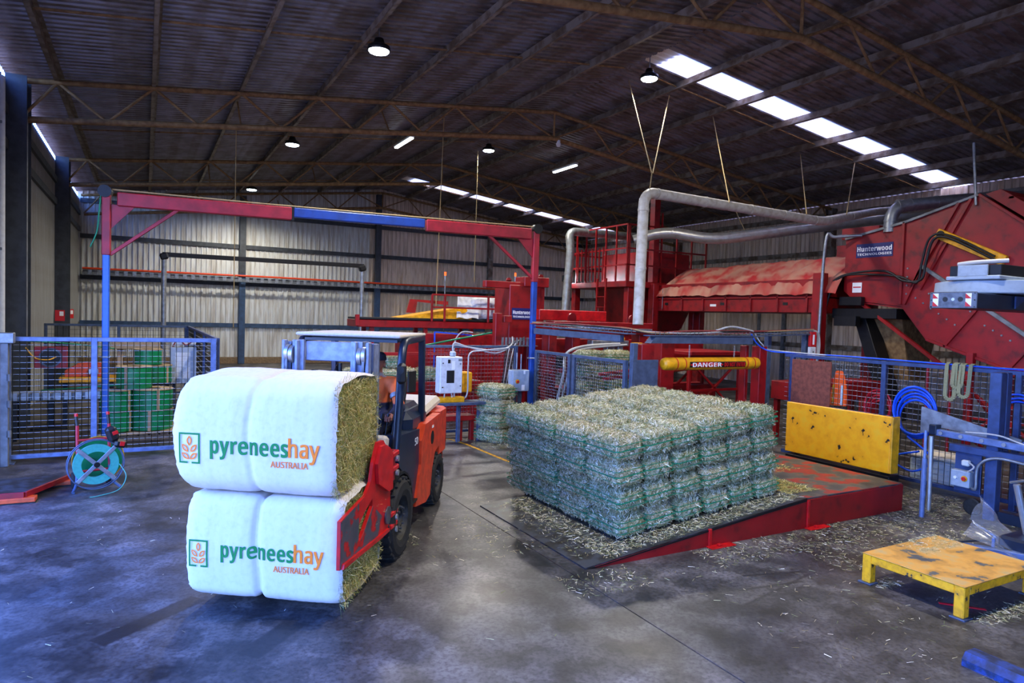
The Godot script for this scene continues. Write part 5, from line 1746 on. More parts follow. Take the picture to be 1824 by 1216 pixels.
	for x in [-0.65, 0.65]:
		for z in [-0.15, 0.15]:
			mk(B.new().mm(Vector3(x - 0.03, 0, z - 0.03), Vector3(x + 0.03, 0.72, z + 0.03)), "leg", M.black_steel, rbd)
	var mo := thing("strapping_carriage", "orange and yellow strapping carriage behind the roller bed", "machine", Vector3(-1.0, 0, -16.3))
	mk(B.new().extr([Vector2(-0.4, 1.0), Vector2(0.28, 1.0), Vector2(0.28, 1.22), Vector2(0.1, 1.28), Vector2(-0.2, 1.24), Vector2(-0.4, 1.12)], 0.4), "body", M.orange, mo)
	mk(B.new().mm(Vector3(-0.5, 0.88, -0.22), Vector3(0.5, 0.99, 0.24), 0.01), "base_rail", M.yellow, mo)
	mk(B.new().mm(Vector3(0.0, 1.04, 0.2), Vector3(0.18, 1.16, 0.24), 0.01), "motor", M.silver, mo)
	for x in [-0.4, 0.4]:
		mk(B.new().mm(Vector3(x - 0.04, 0, -0.15), Vector3(x + 0.04, 0.88, 0.15)), "leg", M.black_steel, mo)
	tag(mk(B.new().tube(smooth_path([Vector3(-1.95, 1.86, -13.4), Vector3(-1.2, 1.78, -14.0), Vector3(-0.5, 1.66, -14.6)], 6), 0.012, 5), "strap_run", M.strap_green), "green strap running through the air inside the cage", "strap")
	tag(mk(B.new().tube(smooth_path([Vector3(-1.6, 0.93, -14.3), Vector3(-0.9, 1.0, -14.0), Vector3(0.0, 1.06, -13.95)], 6), 0.012, 5), "strap_run", M.strap_green), "low green strap running towards the coils inside the cage", "strap")
	# control cabinet in the cage
	var cb := thing("cage_cabinet", "pale grey control cabinet with a window behind the cage mesh", "cabinet", Vector3(0.72, 0, -15.7))
	mk(B.new().mm(Vector3(-0.25, 0.88, -0.12), Vector3(0.25, 1.63, 0.12), 0.012), "box", M.grey_panel, cb)
	mk(B.new().mm(Vector3(-0.16, 0.97, 0.12), Vector3(0.14, 1.52, 0.127), 0.004), "window_pane", M.white_panel, cb)
	mk(B.new().mm(Vector3(-0.22, 1.68, -0.1), Vector3(0.24, 1.76, 0.1), 0.01), "cable_duct", M.white_panel, cb)
	mk(B.new().tube(smooth_path([Vector3(-0.2, 1.64, 0.1), Vector3(-0.1, 1.8, 0.12), Vector3(0.05, 1.68, 0.14), Vector3(0.2, 1.82, 0.12)], 5), 0.015, 5), "red_cable", M.cable_red, cb)
	mk(B.new().mm(Vector3(-0.2, 0, -0.05), Vector3(-0.14, 0.9, 0.02)).mm(Vector3(0.14, 0, -0.05), Vector3(0.2, 0.9, 0.02)), "stand_legs", M.bluegrey, cb)
	tag(mk(B.new().mm(Vector3(-0.6, 1.55, -16.6), Vector3(0.3, 1.78, -16.3), 0.01).mm(Vector3(-0.5, 0, -16.55), Vector3(-0.4, 1.55, -16.4)).mm(Vector3(0.1, 0, -16.55), Vector3(0.2, 1.55, -16.4)), "timber_rack", M.cardboard), "orange timber rack behind the green coils", "rack")
	# weigh platform at the lower left
	var wp := thing("weigh_platform", "low grey platform plate with a dark red edge and orange feet", "platform", Vector3(-1.29, 0, -10.08), deg_to_rad(-2))
	mk(B.new().extr([Vector2(0, 0), Vector2(0.36, 0.86), Vector2(-1.1, 0.86), Vector2(-1.1, 0)], 0.05, at(Vector3(0, 0.105, 0), Basis(Vector3.RIGHT, Vector3(0, 0, -1), Vector3.UP))), "plate", M.ramp_dark, wp)
	mk(B.new().bar(Vector3(-1.1, 0.1, 0.01), Vector3(0, 0.1, 0.01), 0.03, 0.07, 0.004).bar(Vector3(0.01, 0.1, 0), Vector3(0.37, 0.1, -0.86), 0.03, 0.07, 0.004), "edge_trim", M.red, wp)
	mk(B.new().mm(Vector3(-1.0, 0.015, -0.1), Vector3(0.12, 0.07, 0.06), 0.006).mm(Vector3(0.14, 0.015, -0.86), Vector3(0.46, 0.07, -0.72), 0.006), "foot_rail", M.orange, wp)
	mk(B.new().mm(Vector3(-1.0, 0.0, -0.1), Vector3(0.12, 0.015, 0.05)).mm(Vector3(0.14, 0, -0.86), Vector3(0.46, 0.015, -0.72)), "rubber_pad", M.rubber, wp)

func build_reel_cart() -> void:
	var t := thing("strap_reel_cart", "wheeled cart with a big teal strap reel and red handles in front of the cage", "cart", Vector3(-0.57, 0, -10.42), deg_to_rad(14))
	var c := Vector3(0, 0.37, 0.06)
	# front reel: disc of strap, rim rings, cross arms, hub
	mk(B.new().lathe([Vector2(0.17, 0), Vector2(0.265, 0), Vector2(0.265, 0.05), Vector2(0.17, 0.05), Vector2(0.17, 0)], 48, at(c, rx(90))), "wound_strap", M.teal_coil, t)
	for z in [-0.015, 0.06]:
		mk(B.new().tube(arc(c + Vector3(0, 0, z), Vector3.RIGHT, Vector3.UP, 0.325, 47, TAU * 47.0 / 48.0), 0.008, 6, false, true), "rim_ring", M.bluegrey, t)
	for s in [1.0, -1.0]:
		mk(B.new().box(c + Vector3(0, 0, 0.062), Vector3(0.62, 0.05, 0.01), rz(45.0 * s), 0.003), "cross_arm", M.galv, t)
	mk(B.new().cyl(c + Vector3(0, 0, 0.05), c + Vector3(0, 0, 0.1), 0.035, 12).cyl(c + Vector3(0, 0, -0.4), c + Vector3(0, 0, 0.06), 0.022, 10), "hub", M.black_steel, t)
	# rear green disc
	mk(B.new().cyl(Vector3(0.1, 0.36, -0.33), Vector3(0.1, 0.36, -0.29), 0.31, 40), "rear_disc", M.green_coil, t)
	mk(B.new().tube(arc(Vector3(0.1, 0.36, -0.28), Vector3.RIGHT, Vector3.UP, 0.31, 39, TAU * 39.0 / 40.0), 0.008, 5, false, true), "rear_rim", M.yellow_line, t)
	# frame
	for x in [-0.17, 0.2]:
		mk(B.new().tube(smooth_path([Vector3(x, 0.16, -0.1), Vector3(x, 0.62, -0.16), Vector3(x, 0.86, -0.17)], 4), 0.02, 8), "handle_tube", M.red_gantry, t)
		mk(B.new().cyl(Vector3(x, 0.86, -0.17), Vector3(x - 0.01, 0.98, -0.19), 0.021, 8), "hand_grip", M.black, t)
		mk(B.new().cyl(Vector3(x - 0.01, 0.98, -0.19), Vector3(x - 0.01, 1.02, -0.195), 0.022, 8), "grip_end", M.sign_red, t)
		mk(B.new().tube(smooth_path([Vector3(x, 0.3, -0.12), Vector3(x * 1.15, 0.1, -0.05), Vector3(x * 1.5, 0.02, 0.08)], 5), 0.022, 8), "leg", M.bluegrey, t)
		mk(B.new().cyl(Vector3(x * 1.1 - 0.025, 0.11, -0.25), Vector3(x * 1.1 + 0.025, 0.11, -0.25), 0.11, 20), "cart_wheel", M.rubber, t)
	mk(B.new().cyl(Vector3(-0.17, 0.66, -0.16), Vector3(0.2, 0.66, -0.16), 0.017, 8).cyl(Vector3(-0.17, 0.25, -0.11), Vector3(0.2, 0.25, -0.11), 0.017, 8), "cross_tube", M.red_gantry, t)
	# battery strapping tool resting on the frame
	var tl := thing("strapping_tool", "black battery strapping tool with red trim hung on the reel cart", "tool", Vector3(-0.37, 0.76, -10.35), deg_to_rad(20))
	mk(B.new().box(Vector3(0, 0, 0), Vector3(0.13, 0.2, 0.12), rz(18), 0.03), "body", M.black, tl)
	mk(B.new().box(Vector3(0.02, 0.02, 0.062), Vector3(0.07, 0.05, 0.01), rz(18), 0.004), "badge", M.sign_red, tl)
	mk(B.new().box(Vector3(0.1, -0.14, -0.02), Vector3(0.16, 0.11, 0.14), rz(-12), 0.03), "battery", M.black, tl)
	mk(B.new().box(Vector3(0.11, -0.14, 0.052), Vector3(0.06, 0.06, 0.006), rz(-12), 0.002), "battery_label", M.sign_red, tl)
	tag(mk(B.new().tube(smooth_path([Vector3(-0.28, 0.36, -10.3), Vector3(-0.2, 0.2, -10.25), Vector3(-0.28, 0.05, -10.15), Vector3(-0.5, 0.012, -10.05), Vector3(-0.6, 0.01, -10.02)], 7), 0.006, 5), "strap_tail", M.teal_coil), "loose teal strap end trailing from the reel to the floor", "strap")

func sign_board(par: Node, at_t: Transform3D, w: float, h: float, lines: Array) -> void:
	var board := mk(B.new().mm(Vector3(0, 0, 0), Vector3(w, h, 0.006)), "sign_board", M.sign_blue, par, at_t)
	for l in lines:
		inst(lettering(l[0], l[2], l[4], l[5]), "sign_lettering", M.sign_white, board, at(Vector3(l[1], l[3], 0.006)))

func cable_run(par: Node, pts: Array, r: float, m: Material, called := "cable") -> void:
	mk(B.new().tube(smooth_path(pts, 8), r, 6), called, m, par)

func build_press_line() -> void:
	# guarded opening: red posts, tray overhead, danger bar
	var t := thing("guard_portal", "red and grey portal frame over the press outfeed with a cable channel on top", "frame", Vector3(0, 0, -9.0))
	for q in [[7.42, 7.7, 2.08], [10.3, 10.5, 2.06]]:
		mk(B.new().mm(Vector3(q[0], 0, -0.1), Vector3(q[1], q[2], 0.1), 0.008), "portal_post", M.red, t)
	mk(B.new().mm(Vector3(7.72, 0, -0.35), Vector3(7.84, 2.08, -0.2), 0.006), "inner_post", M.red, t)
	mk(B.new().mm(Vector3(10.2, 0, -0.3), Vector3(10.28, 2.06, -0.15), 0.006), "inner_post", M.red, t)
	mk(B.new().extr([Vector2(7.62, 2.1), Vector2(10.12, 2.1), Vector2(10.12, 2.23), Vector2(7.75, 2.23)], 0.16), "overhead_channel", M.bluegrey, t)
	mk(B.new().mm(Vector3(7.2, 1.18, 0.12), Vector3(7.76, 1.82, 0.14), 0.004), "guard_plate", M.bluegrey, t)
	mk(B.new().mm(Vector3(7.22, 0, 0.02), Vector3(7.32, 2.1, 0.12), 0.006), "grey_post", M.bluegrey, t)
	# hanging danger bar
	var d := thing("danger_bar", "yellow padded bar on chains reading DANGER DO NOT ENTER", "barrier", Vector3(7.86, 1.745, -8.88))
	mk(B.new().lathe([Vector2(0, 0), Vector2(0.06, 0.003), Vector2(0.1, 0.03), Vector2(0.112, 0.08), Vector2(0.112, 2.27), Vector2(0.1, 2.33), Vector2(0.06, 2.36), Vector2(0, 2.363)], 28, at(Vector3.ZERO, rz(-90))), "padding", M.yellow, d)
	for x in [0.26, 0.45, 1.98, 2.17]:
		mk(B.new().lathe([Vector2(0.113, 0), Vector2(0.1145, 0), Vector2(0.1145, 0.022), Vector2(0.113, 0.022)], 28, at(Vector3(x, 0, 0), rz(-90))), "red_band", M.sign_red, d)
	var bn := B.new()
	for k in 6:
		var a0 := deg_to_rad(-32.0 + k * 9.0)
		var a1 := deg_to_rad(-32.0 + (k + 1) * 9.0)
		bn.face([Vector3(0.54, sin(a0) * 0.115, cos(a0) * 0.115), Vector3(1.92, sin(a0) * 0.115, cos(a0) * 0.115), Vector3(1.92, sin(a1) * 0.115, cos(a1) * 0.115), Vector3(0.54, sin(a1) * 0.115, cos(a1) * 0.115)])
	var banner := mk(bn, "black_banner", M.black, d)
	var ov := B.new()
	for k in 24:
		var a0 := TAU * k / 24.0
		var a1 := TAU * (k + 1) / 24.0
		var pp := func(an: float) -> Vector3:
			var yy := -0.011 + sin(an) * 0.046
			return Vector3(0.95 + cos(an) * 0.4, yy, sqrt(0.1165 * 0.1165 - yy * yy))
		ov.face([Vector3(0.95, -0.011, 0.118), pp.call(a0), pp.call(a1)])
	mk(ov, "red_oval", M.sign_red, banner)
	inst(lettering("DANGER", 0.7, 0.075, 700, "Droid Sans", true), "lettering", M.sign_white, banner, at(Vector3(0.6, -0.048, 0.12)))
	inst(lettering("DO NOT ENTER", 0.53, 0.075, 700), "lettering", M.sign_red, banner, at(Vector3(1.37, -0.046, 0.12)))
	for x in [0.62, 1.73]:
		var ch := B.new()
		for k in 7:
			ch.xf = at(Vector3(x, 0.125 + k * 0.032, 0), ry(90.0 * (k % 2)))
			ch.tube([Vector3(-0.008, -0.012, 0), Vector3(0.008, -0.012, 0), Vector3(0.012, 0, 0), Vector3(0.008, 0.012, 0), Vector3(-0.008, 0.012, 0), Vector3(-0.012, 0, 0)], 0.004, 5, false, true)
		mk(ch, "hanging_chain", M.silver, d)
	# the press itself
	var p := thing("bale_press", "large red hydraulic bale press behind the guard fence", "press", Vector3(0, 0, 0))
	mk(B.new().mm(Vector3(9.0, 0.0, -10.6), Vector3(9.35, 2.2, -10.2), 0.01), "middle_column", M.red, p)
	mk(B.new().mm(Vector3(7.6, 2.16, -12.35), Vector3(10.3, 2.42, -12.0), 0.012), "upper_beam", M.red, p)
	mk(B.new().mm(Vector3(7.5, 2.43, -12.6), Vector3(9.3, 2.66, -12.45), 0.01), "top_guard", M.red_bright, p)
	for x in [7.65, 8.25, 9.6, 10.1]:
		mk(B.new().mm(Vector3(x - 0.1, 0, -12.4), Vector3(x + 0.1, 2.3, -12.1), 0.008), "press_column", M.red, p)
	for x in [8.1, 9.75]:
		mk(B.new().cyl(Vector3(x, 2.5, -12.1), Vector3(x, 2.5, -12.05), 0.1, 18).mm(Vector3(x - 0.1, 2.4, -12.1), Vector3(x + 0.1, 2.5, -12.05)), "lifting_eye", M.red, p)
	mk(B.new().mm(Vector3(7.6, 0.3, -13.3), Vector3(13.0, 0.9, -12.6), 0.01).mm(Vector3(7.6, 1.2, -13.4), Vector3(13.0, 2.0, -13.1), 0.01), "press_chamber", M.red, p)
	mk(B.new().cyl(Vector3(8.0, 1.5, -12.5), Vector3(10.6, 1.5, -12.5), 0.14, 18), "main_ram", M.black_steel, p)
	mk(B.new().mm(Vector3(8.5, 1.9, -12.05), Vector3(9.5, 2.02, -11.85), 0.008).mm(Vector3(8.9, 1.76, -12.0), Vector3(9.1, 1.92, -11.84), 0.01).mm(Vector3(9.2, 1.78, -12.0), Vector3(9.34, 1.92, -11.84), 0.01), "valve_block", M.galv, p)
	mk(B.new().mm(Vector3(9.0, 2.03, -11.9), Vector3(9.35, 2.09, -11.8), 0.008).mm(Vector3(9.6, 1.9, -11.9), Vector3(9.85, 1.98, -11.8), 0.008), "valve_cap", M.yellow, p)
	mk(B.new().mm(Vector3(7.7, 2.25, -11.98), Vector3(10.2, 2.29, -11.9), 0.004), "side_strip", M.galv, p)
	cable_run(p, [Vector3(7.4, 0.05, -11.6), Vector3(7.4, 0.7, -11.5), Vector3(7.42, 1.35, -11.3), Vector3(7.6, 1.75, -11.5), Vector3(8.2, 1.9, -11.7), Vector3(9.2, 1.95, -11.8)], 0.03, M.cable_grey, "hose")
	cable_run(p, [Vector3(7.5, 0.05, -11.6), Vector3(7.5, 0.7, -11.5), Vector3(7.52, 1.3, -11.3), Vector3(7.75, 1.72, -11.5), Vector3(8.3, 1.86, -11.7), Vector3(9.4, 1.93, -11.8)], 0.025, M.cable_grey, "hose")
	mk(B.new().cyl(Vector3(7.5, 1.45, -10.2), Vector3(10.2, 1.6, -10.6), 0.035, 8).cyl(Vector3(7.6, 1.36, -10.2), Vector3(10.2, 1.5, -10.6), 0.035, 8), "feed_pipe", M.red, p)
	mk(B.new().cyl(Vector3(8.0, 0.0, -10.0), Vector3(8.0, 1.15, -10.0), 0.11, 16).cyl(Vector3(8.25, 0.0, -9.9), Vector3(8.25, 1.05, -9.9), 0.1, 16).cyl(Vector3(8.6, 0.0, -10.2), Vector3(8.6, 1.2, -10.2), 0.1, 16), "accumulator", M.bluegrey, p)
	# red lattice stand beside the press
	var l := thing("conveyor_stand", "red lattice conveyor stand between the press and the feed conveyor", "stand", Vector3(0, 0, -11.5))
	for x in [11.0, 12.6]:
		for z in [0.0, -1.2]:
			mk(B.new().bar(Vector3(x, 0, z), Vector3(x, 1.7, z), 0.07, 0.07, 0.005), "leg", M.red, l)
	for q in [[Vector3(11.0, 0.3, 0), Vector3(12.6, 1.6, 0)], [Vector3(12.6, 0.3, 0), Vector3(11.0, 1.6, 0)], [Vector3(11.0, 0.3, -1.2), Vector3(12.6, 1.6, -1.2)]]:
		mk(B.new().bar(q[0], q[1], 0.05, 0.05, 0.004), "diagonal", M.red, l)
	for y in [0.9, 1.7]:
		for z in [0.0, -1.2]:
			mk(B.new().bar(Vector3(11.0, y, z), Vector3(12.6, y, z), 0.06, 0.06, 0.004), "rail", M.red, l)
	mk(B.new().mm(Vector3(10.95, 1.72, -1.3), Vector3(12.7, 1.8, 0.1), 0.006), "bed", M.red, l)

func build_tower_and_conveyor() -> void:
	# red tower with its maker's board
	var t := thing("elevator_tower", "red steel tower with a blue maker's sign behind the gantry leg", "tower", Vector3(7.22, 0, -13.3))
	mk(B.new().mm(Vector3(0, 0.15, -0.75), Vector3(0.82, 3.2, 0), 0.012), "casing", M.red, t)
	mk(B.new().mm(Vector3(0.82, 0.15, -0.7), Vector3(0.95, 3.25, -0.05), 0.01), "side_channel", M.red, t)
	mk(B.new().mm(Vector3(-0.6, 3.12, -0.2), Vector3(0.6, 3.27, -0.02), 0.01).mm(Vector3(0.35, 3.18, -0.4), Vector3(1.0, 3.4, 0.05), 0.01), "top_beam", M.red, t)
	for x in [0.0, 0.85]:
		mk(B.new().cyl(Vector3(x, 3.3 + x * 0.14, -0.1), Vector3(x, 3.3 + x * 0.14, -0.06), 0.06, 14).mm(Vector3(x - 0.06, 3.2, -0.1), Vector3(x + 0.06, 3.3 + x * 0.14, -0.06)), "lifting_lug", M.red, t)
	sign_board(t, at(Vector3(0.06, 2.42, 0.002)), 0.56, 0.26, [["Hunterwood", 0.03, 0.5, 0.12, 0.09, 700], ["TECHNOLOGIES", 0.03, 0.5, 0.04, 0.045, 700]])
	mk(B.new().mm(Vector3(0.12, 1.25, 0.0), Vector3(0.25, 1.55, 0.004)).mm(Vector3(0.3, 0.95, 0.0), Vector3(0.4, 1.1, 0.004)), "notice", M.sign_white, t)
	mk(B.new().mm(Vector3(-0.42, 1.6, 0.0), Vector3(-0.26, 2.55, 0.16), 0.008).mm(Vector3(-0.2, 2.35, 0.02), Vector3(0.0, 2.5, 0.14), 0.008), "side_post", M.red, t)
	for k in 5:
		cable_run(t, [Vector3(-0.5 + k * 0.03, 0.4, 0.5), Vector3(-0.35 + k * 0.04, 1.2, 0.45), Vector3(-0.15 + k * 0.05, 1.85, 0.3), Vector3(0.3, 1.95 + k * 0.02, 0.2)], 0.014, M.cable_grey if k % 2 else M.cable_dark)
	var tr := B.new()
	tr.mm(Vector3(-0.35, 1.82, 0.06), Vector3(0.6, 1.84, 0.3))
	for k in 10:
		tr.mm(Vector3(-0.33 + k * 0.09, 1.84, 0.28), Vector3(-0.28 + k * 0.09, 2.02, 0.3))
	mk(tr, "cable_basket", M.galv, t)
	mk(B.new().cyl(Vector3(-0.3, 1.05, 0.35), Vector3(0.75, 0.95, 0.35), 0.03, 8), "cross_pipe", M.cable_dark, t)
	# high conveyor line in the back, with yellow tray, bag, hand rail
	var c := thing("upper_conveyor", "long red overhead conveyor with a black belt behind the forklift", "conveyor", Vector3(0, 0, -16.0))
	mk(B.new().mm(Vector3(4.5, 2.12, -0.9), Vector3(8.7, 2.3, 0), 0.01).mm(Vector3(4.45, 2.15, -0.02), Vector3(4.55, 2.42, 0.06), 0.006), "frame_beam", M.red, c)
	mk(B.new().mm(Vector3(4.5, 2.31, -0.85), Vector3(8.7, 2.36, 0.02), 0.008), "belt", M.black, c)
	for x in [4.9, 6.3, 7.6]:
		mk(B.new().bar(Vector3(x, 0, -0.1), Vector3(x, 2.12, -0.1), 0.1, 0.1, 0.006), "leg", M.red, c)
		mk(B.new().bar(Vector3(x, 0, -0.8), Vector3(x, 2.12, -0.8), 0.1, 0.1, 0.006), "leg", M.red, c)
	mk(B.new().extr([Vector2(5.6, 2.37), Vector2(7.6, 2.37), Vector2(7.4, 2.68), Vector2(7.2, 2.66)], 0.8, at(Vector3(0, 0, -0.45))), "chute_tray", M.yellow, c)
	for x in [6.4, 6.75, 8.0, 8.3]:
		mk(B.new().bar(Vector3(x, 2.3, 0.08), Vector3(x, 2.98, 0.08), 0.05, 0.05, 0.004), "rail_post", M.red, c)
	for y in [2.66, 2.98]:
		mk(B.new().bar(Vector3(6.4, y, 0.08), Vector3(8.7, y, 0.08), 0.045, 0.045, 0.004), "hand_rail", M.red, c)
	mk(B.new().extr([Vector2(6.1, 2.5), Vector2(6.35, 2.5), Vector2(6.4, 2.8), Vector2(7.3, 2.74), Vector2(7.3, 2.84), Vector2(6.2, 2.86)], 0.05, at(Vector3(0, 0, -1.0))), "rear_guard", M.red, c)
	# white film bags on the conveyor
	var bag := B.new()
	hay_block(bag, Vector3(1.1, 0.6, 0.7), 0.15, 0.05, 0.07, [Color.WHITE], 3.0)
	tag(mk(bag, "film_bag", M.white_bag, null, at(Vector3(8.2, 2.37, -16.45))), "white bag of film lying on the overhead conveyor", "bag")
	var sh := B.new()
	var rows := []
	for j in 9:
		var row := []
		for i in 9:
			var x := 7.1 + i * 0.08 + j * 0.025
			row.append(Vector3(x, 2.4 + j * 0.075 + 0.02 * sin(i * 1.3 + j), -15.95 - j * 0.05 + 0.02 * sin(i * 2.0)))
		rows.append(row)
	sh.grid(rows)
	tag(mk(sh, "film_sheet", M.white_bag), "white film sheet draped over the yellow conveyor tray", "film")
	# lower red machinery behind the fence
	var m := thing("strapping_line", "low red conveyor bed carrying bales behind the wire fence", "conveyor", Vector3(0, 0, -14.45))
	mk(B.new().mm(Vector3(3.2, 0.75, -0.4), Vector3(7.0, 0.95, 0.4), 0.01), "bed", M.red, m)
	for k in 12:
		mk(B.new().cyl(Vector3(3.3 + k * 0.32, 0.95, -0.36), Vector3(3.3 + k * 0.32, 0.95, 0.36), 0.028, 8), "roller", M.galv, m)
	for x in [3.4, 5.0, 6.8]:
		for z in [-0.3, 0.3]:
			mk(B.new().mm(Vector3(x - 0.05, 0, z - 0.05), Vector3(x + 0.05, 0.75, z + 0.05), 0.005), "leg", M.red, m)
	mk(B.new().mm(Vector3(3.0, 1.55, 0.3), Vector3(6.5, 1.62, 0.38), 0.005), "guide_rail", M.red, m)
	var bk := thing("control_housing", "dark red machine housing below the overhead conveyor", "machine", Vector3(0, 0, -15.3))
	mk(B.new().mm(Vector3(5.4, 0.0, -0.5), Vector3(8.4, 2.0, 0), 0.012), "housing", M.red, bk)
	mk(B.new().mm(Vector3(6.9, 0.3, 0.0), Vector3(7.15, 1.9, 0.06), 0.006).mm(Vector3(7.5, 0.3, 0), Vector3(7.56, 1.8, 0.04)), "door_edge", M.red, bk)
	mk(B.new().bar(Vector3(6.2, 1.0, 0.1), Vector3(6.2, 2.05, 0.1), 0.03, 0.03).bar(Vector3(6.2, 2.05, 0.1), Vector3(7.2, 1.98, 0.1), 0.03, 0.03), "blue_pipe", M.hose_blue, bk)
	cable_run(bk, [Vector3(6.7, 1.2, 0.15), Vector3(6.72, 1.8, 0.15), Vector3(6.9, 2.05, 0.15), Vector3(7.2, 2.05, 0.15)], 0.02, M.cable_grey)
	tag(mk(B.new().tube([Vector3(4.9, 1.86, -12.5), Vector3(6.0, 1.98, -13.2), Vector3(6.9, 2.12, -13.35)], 0.02, 6), "strap_run", M.strap_green), "green strap running above the wire fence towards the tower", "strap")
	# strap beacons on poles
	for q in [[7.2, -17.0, 3.4, "slim stack beacon on a pole left of the hand rail"], [9.39, -17.0, 3.5, "slim stack beacon on a pole beside the gantry brace"]]:
		var bc := thing("stack_beacon", q[3], "beacon", Vector3(q[0], 0, q[1]))
		mk(B.new().cyl(Vector3.ZERO, Vector3(0, q[2], 0), 0.018, 8), "pole", M.galv_dull, bc)
		mk(B.new().cyl(Vector3(0, q[2], 0), Vector3(0, q[2] + 0.14, 0), 0.03, 10), "base", M.galv, bc)
		mk(B.new().cyl(Vector3(0, q[2] + 0.14, 0), Vector3(0, q[2] + 0.24, 0), 0.03, 10), "signal_light", M.beacon, bc)

func build_fences_and_trays() -> void:
	fence("guard_fence", "grey-framed wire mesh fence behind the white control cabinet", Vector3(4.85, 0, -12.45), Vector3(6.95, 0, -12.42), 1.87, 0.12, [0.0, 0.99], M.bluegrey, 0.075, 0.003, 0.07)
	fence("guard_gate", "dark mesh gate beside the gantry leg at the press bay", Vector3(7.2, 0, -12.0), Vector3(7.2, 0, -10.75), 1.8, 0.12, [0.0, 1.0], M.bluegrey, 0.06, 0.0035, 0.075)
	fence("guard_gate", "dark mesh gate between the press bay and the guard plate", Vector3(7.2, 0, -10.6), Vector3(7.2, 0, -9.05), 1.8, 0.12, [0.0, 1.0], M.bluegrey, 0.06, 0.0035, 0.075)
	fence("guard_fence", "blue-framed wire mesh fence running behind the yellow board", Vector3(10.6, 0, -8.55), Vector3(10.6, 0, -3.2), 1.95, 0.12, [0.03, 0.36, 0.72, 1.0], M.blue_frame, 0.085, 0.0034, 0.075)
	# white control cabinet on its stand
	var t := thing("control_cabinet", "white control cabinet on a grey stand in front of the wire fence", "cabinet", Vector3(5.15, 0, -11.85))
	mk(B.new().mm(Vector3(-0.23, 0.98, -0.12), Vector3(0.23, 1.68, 0.12), 0.012), "box", M.white_panel, t)
	mk(B.new().mm(Vector3(-0.1, 1.18, 0.12), Vector3(0.06, 1.42, 0.128), 0.004), "isolator_panel", M.black, t)
	mk(B.new().mm(Vector3(-0.08, 1.56, 0.12), Vector3(-0.03, 1.63, 0.135), 0.003), "switch", M.black, t)
	mk(B.new().mm(Vector3(0.14, 1.6, 0.12), Vector3(0.22, 1.64, 0.124)).mm(Vector3(0.17, 1.53, 0.12), Vector3(0.2, 1.56, 0.124)), "label", M.galv_dull, t)
	mk(B.new().mm(Vector3(0.0, 1.44, 0.12), Vector3(0.07, 1.6, 0.123)), "notice", M.sign_white, t)
	mk(B.new().cyl(Vector3(-0.18, 1.56, 0.12), Vector3(-0.18, 1.56, 0.135), 0.012, 8).cyl(Vector3(-0.18, 1.1, 0.12), Vector3(-0.18, 1.1, 0.135), 0.012, 8).cyl(Vector3(0.19, 1.12, 0.12), Vector3(0.19, 1.12, 0.135), 0.012, 8), "lock", M.black, t)
	mk(B.new().mm(Vector3(0.02, 1.68, -0.06), Vector3(0.12, 1.78, 0.06), 0.02), "cable_gland", M.grey_panel, t)
	for k in 2:
		cable_run(t, [Vector3(0.07, 1.76, 0), Vector3(0.1, 1.9 + k * 0.04, 0), Vector3(0.4, 1.86, 0.02), Vector3(1.0, 1.8 - k * 0.05, 0.02), Vector3(1.4, 1.9, -0.1), Vector3(1.7, 2.05, -0.6)], 0.016, M.cable_grey)
	cable_run(t, [Vector3(0.1, 0.98, 0.05), Vector3(0.12, 0.88, 0.05), Vector3(0.3, 0.86, 0.05), Vector3(0.38, 1.0, 0.05), Vector3(0.38, 1.5, 0.05), Vector3(0.42, 1.75, 0.05), Vector3(0.7, 1.8, 0.05), Vector3(1.3, 1.85, 0.0)], 0.016, M.cable_grey)
	cable_run(t, [Vector3(-0.1, 0.98, 0.05), Vector3(-0.1, 0.88, 0.06), Vector3(0.0, 0.84, 0.08), Vector3(0.05, 0.9, 0.06), Vector3(0.04, 0.98, 0.05)], 0.014, M.cable_grey)
	mk(B.new().mm(Vector3(-0.5, 0.74, -0.25), Vector3(0.75, 0.8, 0.15), 0.006), "stand_top", M.bluegrey, t)
	for x in [-0.45, 0.25, 0.7]:
		mk(B.new().mm(Vector3(x - 0.035, 0, -0.1), Vector3(x + 0.035, 0.74, -0.03), 0.005), "stand_leg", M.bluegrey, t)
	mk(B.new().mm(Vector3(-0.35, 0.8, -0.1), Vector3(0.3, 0.9, 0.1), 0.01), "yellow_box", M.yellow, t)
	mk(B.new().mm(Vector3(0.25, 0.95, -0.5), Vector3(0.6, 1.35, -0.2), 0.02), "yellow_motor_cover", M.yellow, t)
	var rs := thing("red_stand", "low red steel stand next to the narrow hay tower", "stand", Vector3(5.6, 0, -12.05))
	mk(B.new().mm(Vector3(-0.5, 0.4, -0.3), Vector3(0.2, 0.5, 0.1), 0.008), "top_rail", M.red, rs)
	for x in [-0.45, -0.1, 0.15]:
		mk(B.new().mm(Vector3(x - 0.04, 0, -0.05), Vector3(x + 0.04, 0.4, 0.05), 0.005), "leg", M.red, rs)
	# isolator box on the gantry leg
	t = thing("isolator_box", "grey isolator box with a red and yellow switch beside the blue gantry leg", "switch box", Vector3(6.72, 0, -11.9))
	mk(B.new().mm(Vector3(-0.19, 0.97, -0.1), Vector3(0.2, 1.4, 0.1), 0.012), "box", M.grey_panel, t)
	var swp := mk(B.new().cyl(Vector3(-0.08, 1.17, 0.1), Vector3(-0.08, 1.17, 0.108), 0.045, 16), "switch_plate", M.yellow, t)
	mk(B.new().cyl(Vector3(-0.08, 1.17, 0.108), Vector3(-0.08, 1.17, 0.13), 0.025, 12), "switch_knob", M.sign_red, swp)
